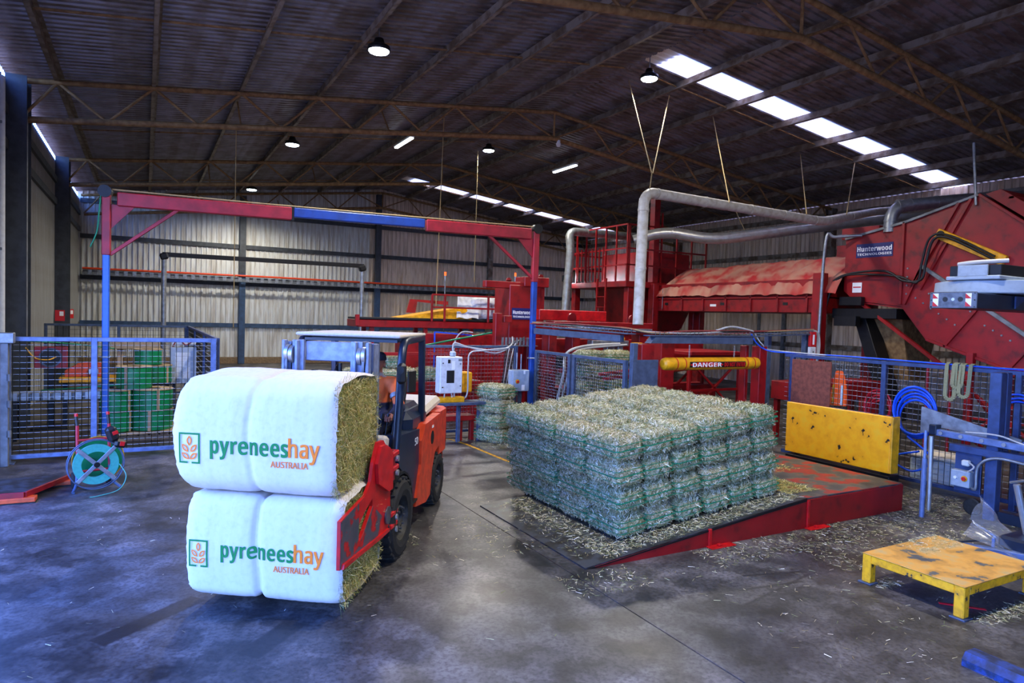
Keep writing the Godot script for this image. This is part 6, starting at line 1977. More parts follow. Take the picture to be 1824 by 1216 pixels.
	mk(B.new().mm(Vector3(0.02, 0.99, 0.1), Vector3(0.09, 1.1, 0.104)).mm(Vector3(0.06, 1.32, 0.1), Vector3(0.1, 1.39, 0.104)), "label", M.sign_white, t)
	mk(B.new().mm(Vector3(0.02, 0.0, -0.08), Vector3(0.1, 0.97, -0.02), 0.005), "support_post", M.bluegrey, t)
	mk(B.new().cyl(Vector3(-0.05, 1.4, 0), Vector3(-0.05, 1.75, 0), 0.015, 6).cyl(Vector3(0.05, 1.4, 0), Vector3(0.05, 1.72, 0), 0.015, 6), "conduit", M.galv, t)
	# overhead cable tray: along the gate, then across, then to the right
	t = thing("cable_tray", "dusty basket cable tray with bundled cables above the guard fence", "cable tray")
	var segs := [[Vector3(7.15, 2.36, -11.9), Vector3(7.35, 2.3, -9.1)], [Vector3(7.6, 2.28, -9.0), Vector3(10.2, 2.3, -9.0)], [Vector3(10.2, 2.3, -9.0), Vector3(12.0, 2.36, -9.1)]]
	for s in segs:
		mk(B.new().bar(s[0] + Vector3(0, -0.05, 0), s[1] + Vector3(0, -0.05, 0), 0.2, 0.02, 0.004), "tray_base", M.bluegrey, t)
		var bk := B.new()
		wires(bk, s[0] + Vector3(0, -0.04, 0.1), s[1] - s[0], Vector3(0, 0.07, 0), 0.1, 0.03, 0.003)
		mk(bk, "tray_side", M.wire, t)
	mk(B.new().bar(Vector3(7.12, 2.2, -11.95), Vector3(7.3, 2.16, -9.3), 0.1, 0.12, 0.006), "support_channel", M.bluegrey, t)
	for k in 5:
		var r := rng.randf_range(0.012, 0.022)
		var pts := []
		for q in [Vector3(7.1, 2.36, -12.0), Vector3(7.2, 2.36, -10.8), Vector3(7.35, 2.33, -9.4), Vector3(7.7, 2.28, -9.0), Vector3(8.6, 2.29, -9.0), Vector3(9.6, 2.31, -9.0), Vector3(10.6, 2.33, -9.05), Vector3(12.0, 2.38, -9.1)]:
			pts.append(q + Vector3(rng.randf_range(-0.05, 0.05), rng.randf_range(-0.02, 0.035), rng.randf_range(-0.06, 0.06)))
		cable_run(t, pts, r, [M.cable_red, M.cable_grey, M.cable_dark, M.rope, M.cable_red][k])
	cable_run(t, [Vector3(9.2, 2.33, -9.0), Vector3(9.6, 2.42, -9.0), Vector3(10.0, 2.38, -9.0), Vector3(10.2, 2.34, -9.0)], 0.02, M.cable_grey)
	cable_run(t, [Vector3(10.1, 2.3, -8.95), Vector3(10.2, 2.12, -8.9), Vector3(10.45, 1.98, -8.8), Vector3(10.6, 1.97, -8.2), Vector3(10.58, 1.98, -7.0), Vector3(10.58, 1.97, -5.0), Vector3(10.58, 1.98, -3.4)], 0.014, M.hose_blue)
	cable_run(t, [Vector3(10.2, 2.3, -8.95), Vector3(10.3, 2.1, -8.85), Vector3(10.55, 1.99, -8.7), Vector3(10.62, 1.97, -6.2), Vector3(10.62, 1.98, -3.4)], 0.012, M.cable_grey)
	cable_run(t, [Vector3(11.9, 2.38, -9.1), Vector3(12.2, 2.34, -9.1), Vector3(12.28, 2.1, -9.1), Vector3(12.25, 1.8, -9.1)], 0.03, M.cable_grey)
	for q in [10.8, 11.9]:
		mk(B.new().mm(Vector3(q - 0.05, 0, -9.2), Vector3(q + 0.05, 2.3, -9.1), 0.005), "tray_post", M.bluegrey, t)
	# red call point on the tray post
	t = thing("call_point", "red and white emergency call point on a grey post", "switch box", Vector3(11.95, 2.0, -9.05))
	mk(B.new().mm(Vector3(-0.09, 0.06, 0), Vector3(0.09, 0.36, 0.06), 0.008), "red_cover", M.sign_red, t)
	mk(B.new().mm(Vector3(-0.025, 0.1, 0.06), Vector3(0.025, 0.3, 0.066)), "white_mark", M.sign_white, t)
	mk(B.new().mm(Vector3(-0.09, -0.16, 0), Vector3(0.09, 0.05, 0.06), 0.008), "white_base", M.white_panel, t)
	mk(B.new().cyl(Vector3(0, -0.05, 0.06), Vector3(0, -0.05, 0.07), 0.015, 8), "button", M.black, t)
	# board, garment, hoses and sling on the right fence
	tag(mk(B.new().mm(Vector3(10.53, 0.9, -8.35), Vector3(10.56, 1.86, -7.55), 0.003), "wood_panel", M.wood_board), "reddish brown board fixed to the wire fence", "board")
	t = thing("hi_vis_vest", "orange hi-vis vest with reflective strips hanging behind the fence", "garment", Vector3(10.85, 1.7, -7.6), deg_to_rad(-70))
	var rows := []
	for j in 12:
		var row := []
		var w := lerpf(0.05, 0.15, pow(j / 11.0, 0.6))
		for i in 20:
			var an := TAU * i / 20.0
			row.append(Vector3(cos(an) * w * (1.0 + 0.12 * sin(an * 5.0 + j * 0.4)), -j * 0.056, sin(an) * w * 0.55))
		rows.append(row)
	mk(B.new().grid(rows, true), "cloth", M.hivis, t)
	for x in [-0.07, 0.07]:
		mk(B.new().mm(Vector3(x - 0.02, -0.6, 0.06), Vector3(x + 0.02, -0.25, 0.085), 0.004), "reflective_strip", M.yellow_line if x < 0 else M.white_panel, t)
	mk(B.new().tube(arc(Vector3(0, 0.03, 0), Vector3.RIGHT, Vector3.UP, 0.04, 8, PI), 0.006, 5), "hanger_loop", M.black, t)
	for q in [[-6.05, 1.22, 0.33, M.hose_blue, 5, "coil of blue air hose hung on the wire fence", 0.02], [-6.76, 1.2, 0.23, M.hose_red, 5, "coil of red hose hung behind the wire fence", 0.018], [-4.65, 1.3, 0.3, M.hose_blue, 3, "coil of blue hose hung on the fence beyond the blue machine post", 0.016]]:
		t = thing("hose_coil", q[5], "hose", Vector3(10.52 if q[3] == M.hose_blue else 10.7, q[1], q[0]))
		for k in q[4]:
			var rr: float = q[2] * (1.0 - 0.05 * k)
			var pts := arc(Vector3((k - 2) * 0.022, -0.03 * k, rng.randf_range(-0.02, 0.02)), Vector3(0, 0, 1), Vector3.UP, rr, 35, TAU * 35.0 / 36.0)
			for i in pts.size():
				pts[i].y *= 1.12
			mk(B.new().tube(pts, q[6], 6, false, true), "hose_turn", q[3], t)
		if q[0] == -6.05:
			mk(B.new().tube(smooth_path([Vector3(0, -0.42, -0.1), Vector3(-0.02, -0.7, 0.3), Vector3(0.0, -0.95, 0.0), Vector3(0, -0.8, -0.35), Vector3(-0.02, -0.62, 0.1)], 8), 0.018, 6), "hose_tail", M.hose_blue, t)
	t = thing("webbing_sling", "khaki webbing sling looped over the fence rail", "sling", Vector3(10.6, 1.97, -5.5))
	for k in 3:
		var z := -0.13 + k * 0.1
		var dp: float = [0.52, 0.34, 0.46][k]
		var lp := [Vector3(0.06, 0.0, z), Vector3(0.0, 0.03, z), Vector3(-0.06, 0.0, z)]
		for i in 9:
			var an := PI * i / 8.0
			lp.append(Vector3(-0.075 - 0.012 * k, -dp + 0.07 - sin(an) * 0.07, z + 0.065 - cos(an) * 0.065))
		lp.append_array([Vector3(-0.06, 0.0, z + 0.13), Vector3(0.0, 0.03, z + 0.13), Vector3(0.06, 0.0, z + 0.13)])
		var sb := B.new()
		for i in lp.size() - 1:
			sb.bar(lp[i], lp[i + 1] + (lp[i + 1] - lp[i]) * 0.06, 0.055, 0.012, 0.003, Vector3(1, 0.01, 0))
		mk(sb, "webbing_loop", M.sling, t)
	t = thing("plastic_tub", "grey plastic tub with a lid behind the right fence", "tub", Vector3(11.4, 0, -6.05))
	mk(B.new().mm(Vector3(-0.3, 0, -0.4), Vector3(0.3, 0.4, 0.4), 0.05), "body", M.grey_panel, t)
	mk(B.new().mm(Vector3(-0.33, 0.4, -0.43), Vector3(0.33, 0.46, 0.43), 0.02), "lid", M.dusty_top, t)
	# yellow backing board of the ramp
	t = thing("backing_board", "worn yellow steel board standing behind the ramp platform", "board", Vector3(9.52, 0, -6.62))
	mk(B.new().mm(Vector3(-0.02, 0.37, -0.98), Vector3(0.04, 1.2, 0.82), 0.008), "face_plate", M.yellow_board, t)
	mk(B.new().mm(Vector3(-0.02, 0.37, 0.82), Vector3(0.16, 1.2, 0.85), 0.008), "end_flange", M.yellow, t)
	for z in [-0.8, 0.7]:
		mk(B.new().mm(Vector3(0.05, 0, z - 0.05), Vector3(0.15, 1.15, z + 0.05), 0.006), "support_leg", M.black_steel, t)
	mk(B.new().mm(Vector3(-0.05, 0.0, -0.95), Vector3(0.2, 0.34, 0.85), 0.01), "drive_box", M.black_steel, t)

func build_feed_conveyor() -> void:
	var X0 := 15.5
	# trough with tarpaulin
	var t := thing("feed_trough", "long dark red conveyor trough on posts running along the right wall", "conveyor", Vector3(X0, 0, 0))
	mk(B.new().mm(Vector3(0, 2.82, -18.0), Vector3(2.0, 3.22, -11.5), 0.012), "lower_box", M.red, t)
	mk(B.new().mm(Vector3(0.05, 3.25, -18.0), Vector3(1.95, 3.72, -11.5), 0.01), "upper_box", M.red, t)
	mk(B.new().mm(Vector3(-0.05, 3.21, -18.0), Vector3(0.06, 3.26, -11.5), 0.005), "flange", M.red, t)
	for k in 7:
		var z := -17.6 + k * 0.95
		mk(B.new().mm(Vector3(-0.05, 2.84, z - 0.03), Vector3(0.0, 3.42, z + 0.03), 0.004), "stiffener", M.red, t)
	for z in [-17.4, -14.9, -12.6]:
		mk(B.new().mm(Vector3(-0.012, 3.02, z - 0.08), Vector3(-0.002, 3.1, z + 0.08)), "inspection_slot", M.black, t)
	mk(B.new().mm(Vector3(-0.012, 2.98, -15.4), Vector3(-0.004, 3.05, -15.15)), "plate_label", M.sign_white, t)
	for z in [-17.95, -11.45]:
		for x in [-0.12, 2.05]:
			mk(B.new().mm(Vector3(x - 0.12, 0, z - 0.14), Vector3(x + 0.12, 3.75 if z < -15 else 3.85, z + 0.14), 0.01), "post", M.red, t)
	for z in [-17.9, -11.8]:
		mk(B.new().cyl(Vector3(-0.06, 2.9, z + 0.35), Vector3(-0.06, 3.6, z + 0.35), 0.012, 6), "chain", M.galv_dull, t)
	# dusty tarpaulin: peaked, sagging, with folds
	var rows := []
	var tint := []
	var n := 70
	for j in 27:
		var row := []
		var tr := []
		var u := j / 26.0
		for i in n + 1:
			var z := lerpf(-18.1, -11.0, float(i) / n)
			var s := lerpf(-0.13, 2.1, u)
			var pk := 1.0 - absf(u - 0.5) * 2.0
			var rise := 0.78 + 0.22 * smoothstep(-18.0, -11.5, z) * 0.4
			var y := 3.5 + rise * pow(pk, 0.8)
			var ends := smoothstep(0.0, 0.08, float(i) / n)
			y = lerpf(3.45 + 0.2 * pk, y, ends)
			if j < 3:
				y -= (3 - j) * 0.06
			var f := 0.03 * nz.get_noise_3d(z * 2.6 + u * 2.0, u * 1.2, 1.0) + 0.02 * nz.get_noise_3d(z * 6.0 - u * 3.0, u * 2.0, 5.0)
			f -= 0.05 * exp(-pow((z + 15.4 + u * 0.7) / 0.12, 2.0)) + 0.05 * exp(-pow((z + 13.2 - u * 1.6) / 0.1, 2.0)) + 0.04 * exp(-pow((z + 12.2 - u * 1.2) / 0.08, 2.0))
			row.append(Vector3(X0 + s - f * 0.6, y + f, z))
			var dust := clampf(0.62 + 1.3 * nz.get_noise_3d(z * 1.6, u * 5.0, 2.0) + 0.5 * nz.get_noise_3d(z * 7.0, u * 20.0, 4.0), 0.0, 1.0)  # blotches of chaff dust all over the cloth
			tr.append(lin(0.66, 0.12, 0.12).lerp(lin(0.7, 0.52, 0.42), clampf(dust * 0.85, 0.0, 1.0)))
		rows.append(row)
		tint.append(tr)
	rows.reverse()
	tint.reverse()
	tag(mk(B.new().grid(rows, false, tint), "tarpaulin", M.tarp_red), "dusty red tarpaulin stretched over the conveyor trough", "tarpaulin")
	# head box and inclined feed conveyor
	t = thing("feed_conveyor", "tall dark red inclined feed conveyor with a blue maker's sign", "conveyor", Vector3(X0, 0, 0))
	var side := [Vector2(-11.05, 4.72), Vector2(-9.5, 5.0), Vector2(-7.95, 5.42), Vector2(-6.4, 4.2), Vector2(-3.2, 1.7), Vector2(-3.2, 0.35), Vector2(-4.6, 0.25), Vector2(-7.3, 1.72), Vector2(-8.9, 2.25), Vector2(-9.5, 3.0), Vector2(-10.75, 3.15), Vector2(-11.05, 3.4)]
	mk(B.new().extr(side, 0.05, at(Vector3(0.3, 0, 0), PX)), "side_plate", M.red, t)
	mk(B.new().extr(side, 0.05, at(Vector3(2.1, 0, 0), PX)), "side_plate", M.red, t)
	var deck := B.new()
	for k in [[0, 1], [1, 2], [2, 3], [3, 4], [6, 7], [7, 8], [8, 9], [9, 10], [11, 0]]:
		var a: Vector2 = side[k[0]]
		var c: Vector2 = side[k[1]]
		deck.bar(Vector3(1.2, a.y - 0.03, a.x), Vector3(1.2, c.y - 0.03, c.x), 1.8, 0.04)
	mk(deck, "cover_plates", M.red, t)
	# flanged edges and stiffeners on the near side
	for k in [[0, 1], [1, 2], [2, 3], [3, 4], [6, 7], [7, 8]]:
		var a: Vector2 = side[k[0]]
		var c: Vector2 = side[k[1]]
		mk(B.new().bar(Vector3(0.25, a.y, a.x), Vector3(0.25, c.y, c.x), 0.06, 0.06, 0.006), "edge_flange", M.galv_dull if k[0] < 2 else M.red, t)
	for q in [[Vector2(-9.55, 5.0), Vector2(-9.55, 3.05)], [Vector2(-8.35, 5.3), Vector2(-9.35, 3.4)], [Vector2(-8.1, 5.35), Vector2(-9.1, 3.4)], [Vector2(-9.1, 3.9), Vector2(-9.45, 3.05)], [Vector2(-7.6, 3.3), Vector2(-8.5, 2.1)], [Vector2(-6.3, 2.9), Vector2(-7.2, 1.7)], [Vector2(-5.4, 2.4), Vector2(-6.1, 1.1)]]:
		mk(B.new().bar(Vector3(0.25, q[0].y, q[0].x), Vector3(0.25, q[1].y, q[1].x), 0.06, 0.06, 0.005), "stiffener", M.red, t)
	mk(B.new().bar(Vector3(0.24, 3.95, -9.1), Vector3(0.24, 2.2, -6.6), 0.08, 0.08, 0.006), "mid_rail", M.galv_dull, t)
	mk(B.new().bar(Vector3(0.2, 4.66, -8.75), Vector3(0.2, 3.95, -7.35), 0.1, 0.22, 0.01), "ram_guard", M.yellow, t)
	mk(B.new().cyl(Vector3(0.12, 4.62, -8.65), Vector3(0.2, 4.62, -8.65), 0.08, 14), "ram_pin", M.black_steel, t)
	cable_run(t, [Vector3(0.1, 3.98, -7.5), Vector3(0.08, 4.5, -8.4), Vector3(0.06, 4.5, -8.75), Vector3(0.08, 4.0, -8.9), Vector3(0.1, 3.62, -9.0), Vector3(0.1, 3.6, -9.4), Vector3(0.1, 3.85, -9.9), Vector3(0.1, 3.8, -10.9), Vector3(0.05, 3.5, -11.3), Vector3(0.05, 2.9, -11.45)], 0.03, M.cable_dark, "hose")
	cable_run(t, [Vector3(0.1, 4.05, -7.5), Vector3(0.06, 4.56, -8.4), Vector3(0.02, 4.55, -8.8), Vector3(0.06, 4.0, -8.98), Vector3(0.1, 3.55, -9.1), Vector3(0.1, 3.72, -9.6), Vector3(0.1, 3.78, -10.9), Vector3(0.05, 3.4, -11.25), Vector3(0.05, 2.8, -11.4)], 0.025, M.cable_dark, "hose")
	sign_board(t, Transform3D(Basis(Vector3(0, 0, 1), Vector3.UP, Vector3(-1, 0, 0)), Vector3(0.27, 4.22, -10.75)), 0.95, 0.34, [["Hunterwood", 0.03, 0.89, 0.15, 0.13, 700], ["TECHNOLOGIES", 0.03, 0.89, 0.05, 0.06, 700]])
	mk(B.new().mm(Vector3(0.255, 3.35, -10.8), Vector3(0.262, 3.6, -10.55)), "warning_label", M.sign_white, t)
	mk(B.new().mm(Vector3(0.25, 3.47, -10.78), Vector3(0.256, 3.5, -10.57)), "warning_stripe", M.sign_red, t)
	mk(B.new().mm(Vector3(0.1, 3.02, -11.05), Vector3(0.26, 3.24, -10.45), 0.01).mm(Vector3(0.0, 2.5, -11.1), Vector3(0.2, 2.75, -10.5), 0.01), "bearing_block", M.black_steel, t)
	mk(B.new().mm(Vector3(0.3, 4.72, -11.2), Vector3(2.0, 5.0, -10.2), 0.01), "top_hood", M.red, t)
	# white paper label low on the side
	mk(B.new().mm(Vector3(0.255, 2.2, -6.35), Vector3(0.262, 2.28, -6.2)), "plate_label", M.sign_white, t)
	# roof-like lid plates at the peak
	mk(B.new().extr([Vector2(-7.9, 5.44), Vector2(-6.2, 4.14), Vector2(-6.0, 4.3), Vector2(-7.6, 5.5)], 1.8, at(Vector3(1.3, 0, 0), PX)), "lid", M.red, t)
	for k in 3:
		mk(B.new().bar(Vector3(0.4, 5.3 - k * 0.4, -7.4 + k * 0.55), Vector3(2.2, 5.3 - k * 0.4, -7.4 + k * 0.55), 0.1, 0.06, 0.006), "lid_rib", M.red, t)
	for q in [[-9.42, 3.1, -9.42, 3.9, 5], [-9.2, 3.2, -8.3, 2.6, 6], [-7.7, 2.6, -7.2, 2.3, 4], [-8.9, 3.3, -8.0, 2.9, 5], [-6.9, 3.3, -6.4, 2.9, 4]]:
		for k in q[4]:
			var u: float = k / (q[4] - 1.0)
			mk(B.new().cyl(Vector3(0.275, lerpf(q[1], q[3], u), lerpf(q[0], q[2], u)), Vector3(0.255, lerpf(q[1], q[3], u), lerpf(q[0], q[2], u)), 0.022, 6), "bolt", M.galv_dull, t)
	# braces to the floor
	for q in [[Vector3(0.3, 3.1, -10.6), Vector3(0.0, 1.35, -7.9)], [Vector3(2.1, 3.0, -9.4), Vector3(1.8, 1.2, -6.9)]]:
		mk(B.new().bar(q[0], q[1], 0.08, 0.08, 0.006), "brace", M.red, t)
	for q in [[-7.9, 2.0], [-6.6, 1.4], [-5.8, 1.0]]:
		for x in [0.2, 2.1]:
			mk(B.new().mm(Vector3(x - 0.07, 0, q[0] - 0.07), Vector3(x + 0.07, q[1], q[0] + 0.07), 0.006), "leg", M.red, t)
	for q in [[Vector3(0.2, 0.2, -7.9), Vector3(0.2, 1.3, -6.6)], [Vector3(0.2, 1.2, -7.9), Vector3(0.2, 0.2, -6.6)], [Vector3(0.2, 0.6, -7.9), Vector3(0.2, 0.6, -5.8)]]:
		mk(B.new().bar(q[0], q[1], 0.06, 0.06, 0.005), "cross_brace", M.red, t)
	mk(B.new().cyl(Vector3(0.25, 5.2, -8.0), Vector3(0.22, 6.55, -8.1), 0.03, 8), "hanger_rod", M.galv, t)
	# grey conduit down the trough's end post
	tag(mk(B.new().tube(smooth_path([Vector3(X0 - 0.3, 0.2, -11.3), Vector3(X0 - 0.28, 2.5, -11.3), Vector3(X0 - 0.25, 4.65, -11.25), Vector3(X0 - 0.1, 4.75, -11.1), Vector3(X0 + 0.25, 4.78, -10.6)], 6), 0.04, 8), "conduit_pipe", M.galv), "grey conduit rising beside the trough's end post", "pipe")
	# dark chute below the head box
	t = thing("discharge_chute", "black steel discharge chute under the conveyor head", "chute", Vector3(X0 + 0.6, 0, -10.4))
	mk(B.new().bar(Vector3(0, 2.9, -0.3), Vector3(0, 0.2, 0.7), 0.5, 0.3, 0.01), "chute_tube", M.black_steel, t)
	mk(B.new().extr([Vector2(-0.6, 2.7), Vector2(1.0, 2.7), Vector2(0.5, 1.2), Vector2(-0.2, 1.2)], 0.9, at(Vector3(0.7, 0, 0.2))), "hopper", M.truss_steel, t)
	mk(B.new().mm(Vector3(-0.4, 2.7, -0.9), Vector3(1.2, 2.95, 0.8), 0.01), "mount", M.black_steel, t)
	t = thing("low_red_conveyor", "low red conveyor frame on the floor behind the right fence", "conveyor", Vector3(13.4, 0, -9.2))
	mk(B.new().mm(Vector3(-1.2, 0.85, -1.0), Vector3(1.6, 1.25, -0.2), 0.01), "bed", M.red, t)
	for x in [-1.1, 1.5]:
		for z in [-0.9, -0.3]:
			mk(B.new().mm(Vector3(x - 0.05, 0, z - 0.05), Vector3(x + 0.05, 0.85, z + 0.05)), "leg", M.red, t)
	t = thing("stair_rail", "red tubular stair rail behind the orange vest", "rail", Vector3(13.2, 0, -7.4))
	for q in [[Vector3(0, 0, 0), Vector3(0, 1.8, 0)], [Vector3(0.8, 0, 0), Vector3(0.8, 1.8, 0)], [Vector3(0, 1.8, 0), Vector3(0.8, 1.8, 0)], [Vector3(0.8, 1.8, 0), Vector3(1.7, 0.7, 0.4)], [Vector3(0, 1.0, 0), Vector3(1.5, 0.1, 0.4)]]:
		mk(B.new().cyl(q[0], q[1], 0.03, 8), "tube", M.red, t)
	# service platform with ladder and guard rails
	t = thing("service_platform", "red steel service platform with guard rails and ladder beyond the trough", "platform", Vector3(14.2, 0, -20.0))
	mk(B.new().mm(Vector3(0, 3.6, -1.6), Vector3(3.6, 3.8, 2.0), 0.01), "deck", M.red, t)
	mk(B.new().extr([Vector2(0.4, 3.6), Vector2(3.4, 3.6), Vector2(2.6, 2.2), Vector2(0.9, 1.6)], 2.4, at(Vector3(0.5, 0, 0.2))), "hopper", M.red, t)
	for x in [0.3, 3.3]:
		for z in [-1.4, 1.8]:
			mk(B.new().mm(Vector3(x - 0.12, 0, z - 0.12), Vector3(x + 0.12, 3.6, z + 0.12), 0.01), "column", M.red, t)
	mk(B.new().mm(Vector3(1.1, 3.8, -0.9), Vector3(3.2, 4.9, 1.6), 0.02), "machine_box", M.red, t)
	mk(B.new().mm(Vector3(1.15, 3.8, 1.75), Vector3(1.4, 6.9, 2.0), 0.01), "tall_post", M.red, t)
	var py := [4.35, 4.9, 5.7]
	for y in py:
		mk(B.new().bar(Vector3(0, y, 2.0), Vector3(3.6, y, 2.0), 0.05, 0.05), "guard_rail", M.red, t)
		mk(B.new().bar(Vector3(0, y, -1.6), Vector3(0, y, 2.0), 0.05, 0.05), "guard_rail", M.red, t)
		mk(B.new().bar(Vector3(0, y, -1.6), Vector3(3.6, y, -1.6), 0.05, 0.05), "guard_rail", M.red, t)
	for k in 7:
		mk(B.new().bar(Vector3(0.02, 3.8, -1.6 + k * 0.6), Vector3(0.02, 5.7, -1.6 + k * 0.6), 0.05, 0.05), "rail_post", M.red, t)
	for k in 6:
		mk(B.new().bar(Vector3(0.1 + k * 0.7, 3.8, 2.0), Vector3(0.1 + k * 0.7, 5.7 if k != 2 else 6.2, 2.0), 0.05, 0.05), "rail_post", M.red, t)
	for k in 8:
		mk(B.new().bar(Vector3(-0.05, 3.85, -0.8 + k * 0.22), Vector3(-0.05, 5.0, -0.8 + k * 0.22), 0.035, 0.035), "gate_bar", M.red, t)
	for z in [0.55, 1.05]:
		mk(B.new().bar(Vector3(-0.12, 0.9, z), Vector3(-0.12, 3.9, z), 0.07, 0.05), "ladder_stile", M.red, t)
	for k in 8:
		mk(B.new().cyl(Vector3(-0.12, 1.1 + k * 0.36, 0.55), Vector3(-0.12, 1.1 + k * 0.36, 1.05), 0.02, 6), "ladder_rung", M.red, t)
	mk(B.new().bar(Vector3(-0.12, 2.3, 0.55), Vector3(0.2, 1.7, 0.3), 0.04, 0.04).bar(Vector3(-0.12, 2.3, 1.05), Vector3(0.2, 1.7, 1.4), 0.04, 0.04), "ladder_stay", M.red, t)
	# flood lamp clipped to the platform
	t = thing("flood_lamp", "bright flood lamp clamped to the red service platform", "lamp", Vector3(14.1, 3.98, -21.5), deg_to_rad(25))
	mk(B.new().box(Vector3(0, 0, -0.06), Vector3(0.3, 0.24, 0.1), Basis.IDENTITY, 0.02), "housing", M.black_steel, t)
	mk(B.new().box(Vector3(0, 0, 0.0), Vector3(0.26, 0.2, 0.02), Basis.IDENTITY, 0.006), "lamp_face", M.led_face, t)
	var l := SpotLight3D.new()
	l.name = "flood_light"
	l.light_color = Color(0.95, 0.95, 1.0)
	l.light_energy = 2.0
	l.light_size = 0.12
	l.spot_angle = 60.0
	l.spot_range = 50.0
	l.spot_attenuation = 2.0
	l.shadow_enabled = true
	t.add_child(l)
	l.position = Vector3(0, 0, 0.03)
	l.rotation.y = PI
	mk(B.new().bar(Vector3(0, -0.1, -0.1), Vector3(0.2, -0.3, -0.2), 0.04, 0.04), "bracket", M.black_steel, t)

func pipe(called: String, label: String, pts: Array, r: float, m: Material, bend := 0.3, bands: Array = []) -> void:
	var t := thing(called, label, "pipe")
	var path := []  # straight runs with rounded corners
	for i in pts.size():
		if i == 0 or i == pts.size() - 1:
			path.append(pts[i])
			continue
		var a: Vector3 = pts[i] + (pts[i - 1] - pts[i]).limit_length(bend)
		var c: Vector3 = pts[i] + (pts[i + 1] - pts[i]).limit_length(bend)
		for k in 9:
			path.append(a.bezier_interpolate(a.lerp(pts[i], 0.6), c.lerp(pts[i], 0.6), c, k / 8.0))
	mk(B.new().tube(path, r, 18), "pipe_run", m, t)
	for q in bands:
		var p: Vector3 = pts[q[0]].lerp(pts[q[0] + 1], q[1])
		var d: Vector3 = (pts[q[0] + 1] - pts[q[0]]).normalized()
		mk(B.new().cyl(p - d * 0.025, p + d * 0.025, r * 1.07, 20), "joint_band", m, t)

func build_pipes() -> void:
	pipe("dust_pipe", "pale dust pipe rising from the press and running across under the roof on ropes", [Vector3(8.42, 2.4, -10.25), Vector3(8.62, 5.02, -10.45), Vector3(14.2, 4.98, -10.6), Vector3(17.4, 5.63, -11.35), Vector3(22.2, 6.3, -11.36)], 0.105, M.pvc, 0.26, [[0, 0.42], [0, 0.86], [1, 0.06], [1, 0.3], [1, 0.55], [1, 0.75], [1, 0.95], [2, 0.1], [2, 0.5]])
	pipe("duct_pipe", "grey duct running high along the right side behind the dust pipe", [Vector3(13.6, 5.0, -16.9), Vector3(14.25, 5.3, -16.3), Vector3(15.3, 5.02, -15.2), Vector3(18.3, 5.56, -12.9), Vector3(22.2, 6.2, -10.0)], 0.17, M.duct, 0.5, [[1, 0.2], [1, 0.8], [2, 0.15], [2, 0.5], [2, 0.8]])
	pipe("outlet_duct", "silver elbow duct leaving the top of the conveyor head", [Vector3(15.85, 4.8, -9.95), Vector3(15.87, 5.42, -9.95), Vector3(17.2, 5.62, -9.2), Vector3(19.0, 5.8, -8.3)], 0.15, M.galv, 0.34, [[0, 0.2], [0, 0.45], [1, 0.1], [1, 0.3], [1, 0.7]])
	pipe("far_duct", "slim grey duct with a bent top standing beyond the tower", [Vector3(13.2, 2.0, -20.2), Vector3(13.4, 5.0, -20.2), Vector3(13.35, 5.6, -20.3), Vector3(16.0, 5.65, -20.4), Vector3(21.0, 5.9, -20.5)], 0.15, M.duct, 0.3, [[0, 0.6], [0, 0.95], [2, 0.3]])
	# hanging ropes and drop wires
	var ropes := [[Vector3(10.2, 8.25, -13.1), Vector3(8.76, 5.4, -10.42), "left rope of the V from which the dust pipe hangs"], [Vector3(11.4, 8.1, -13.0), Vector3(8.79, 5.4, -10.42), "right rope of the V from which the dust pipe hangs"], [Vector3(8.77, 5.42, -10.42), Vector3(8.72, 5.0, -10.42), "short rope tied round the dust pipe's bend"],
		[Vector3(13.1, 7.9, -13.2), Vector3(10.9, 5.05, -10.4), "rope holding the dust pipe above the red platform"], [Vector3(16.7, 7.46, -13.3), Vector3(13.4, 5.05, -10.42), "rope holding the dust pipe before its bend"], [Vector3(18.2, 7.28, -12.6), Vector3(14.6, 5.15, -10.25), "rope holding the dust pipe after its bend"], [Vector3(16.2, 7.3, -16.0), Vector3(16.0, 5.3, -14.6), "rope holding the grey duct"],
		[Vector3(7.0, 7.75, -16.9), Vector3(6.9, 2.3, -16.9), "long drop rope ending behind the forklift roof"], [Vector3(9.6, 7.9, -20.2), Vector3(9.6, 3.6, -20.2), "drop wire hanging in front of the end wall's right half"], [Vector3(1.9, 6.9, -17.6), Vector3(1.9, 2.0, -17.6), "thin wire hanging behind the cage"]]
	for q in ropes:
		tag(mk(B.new().cyl(q[0], q[1], 0.012, 6), "hanging_rope", M.rope), q[2], "rope")

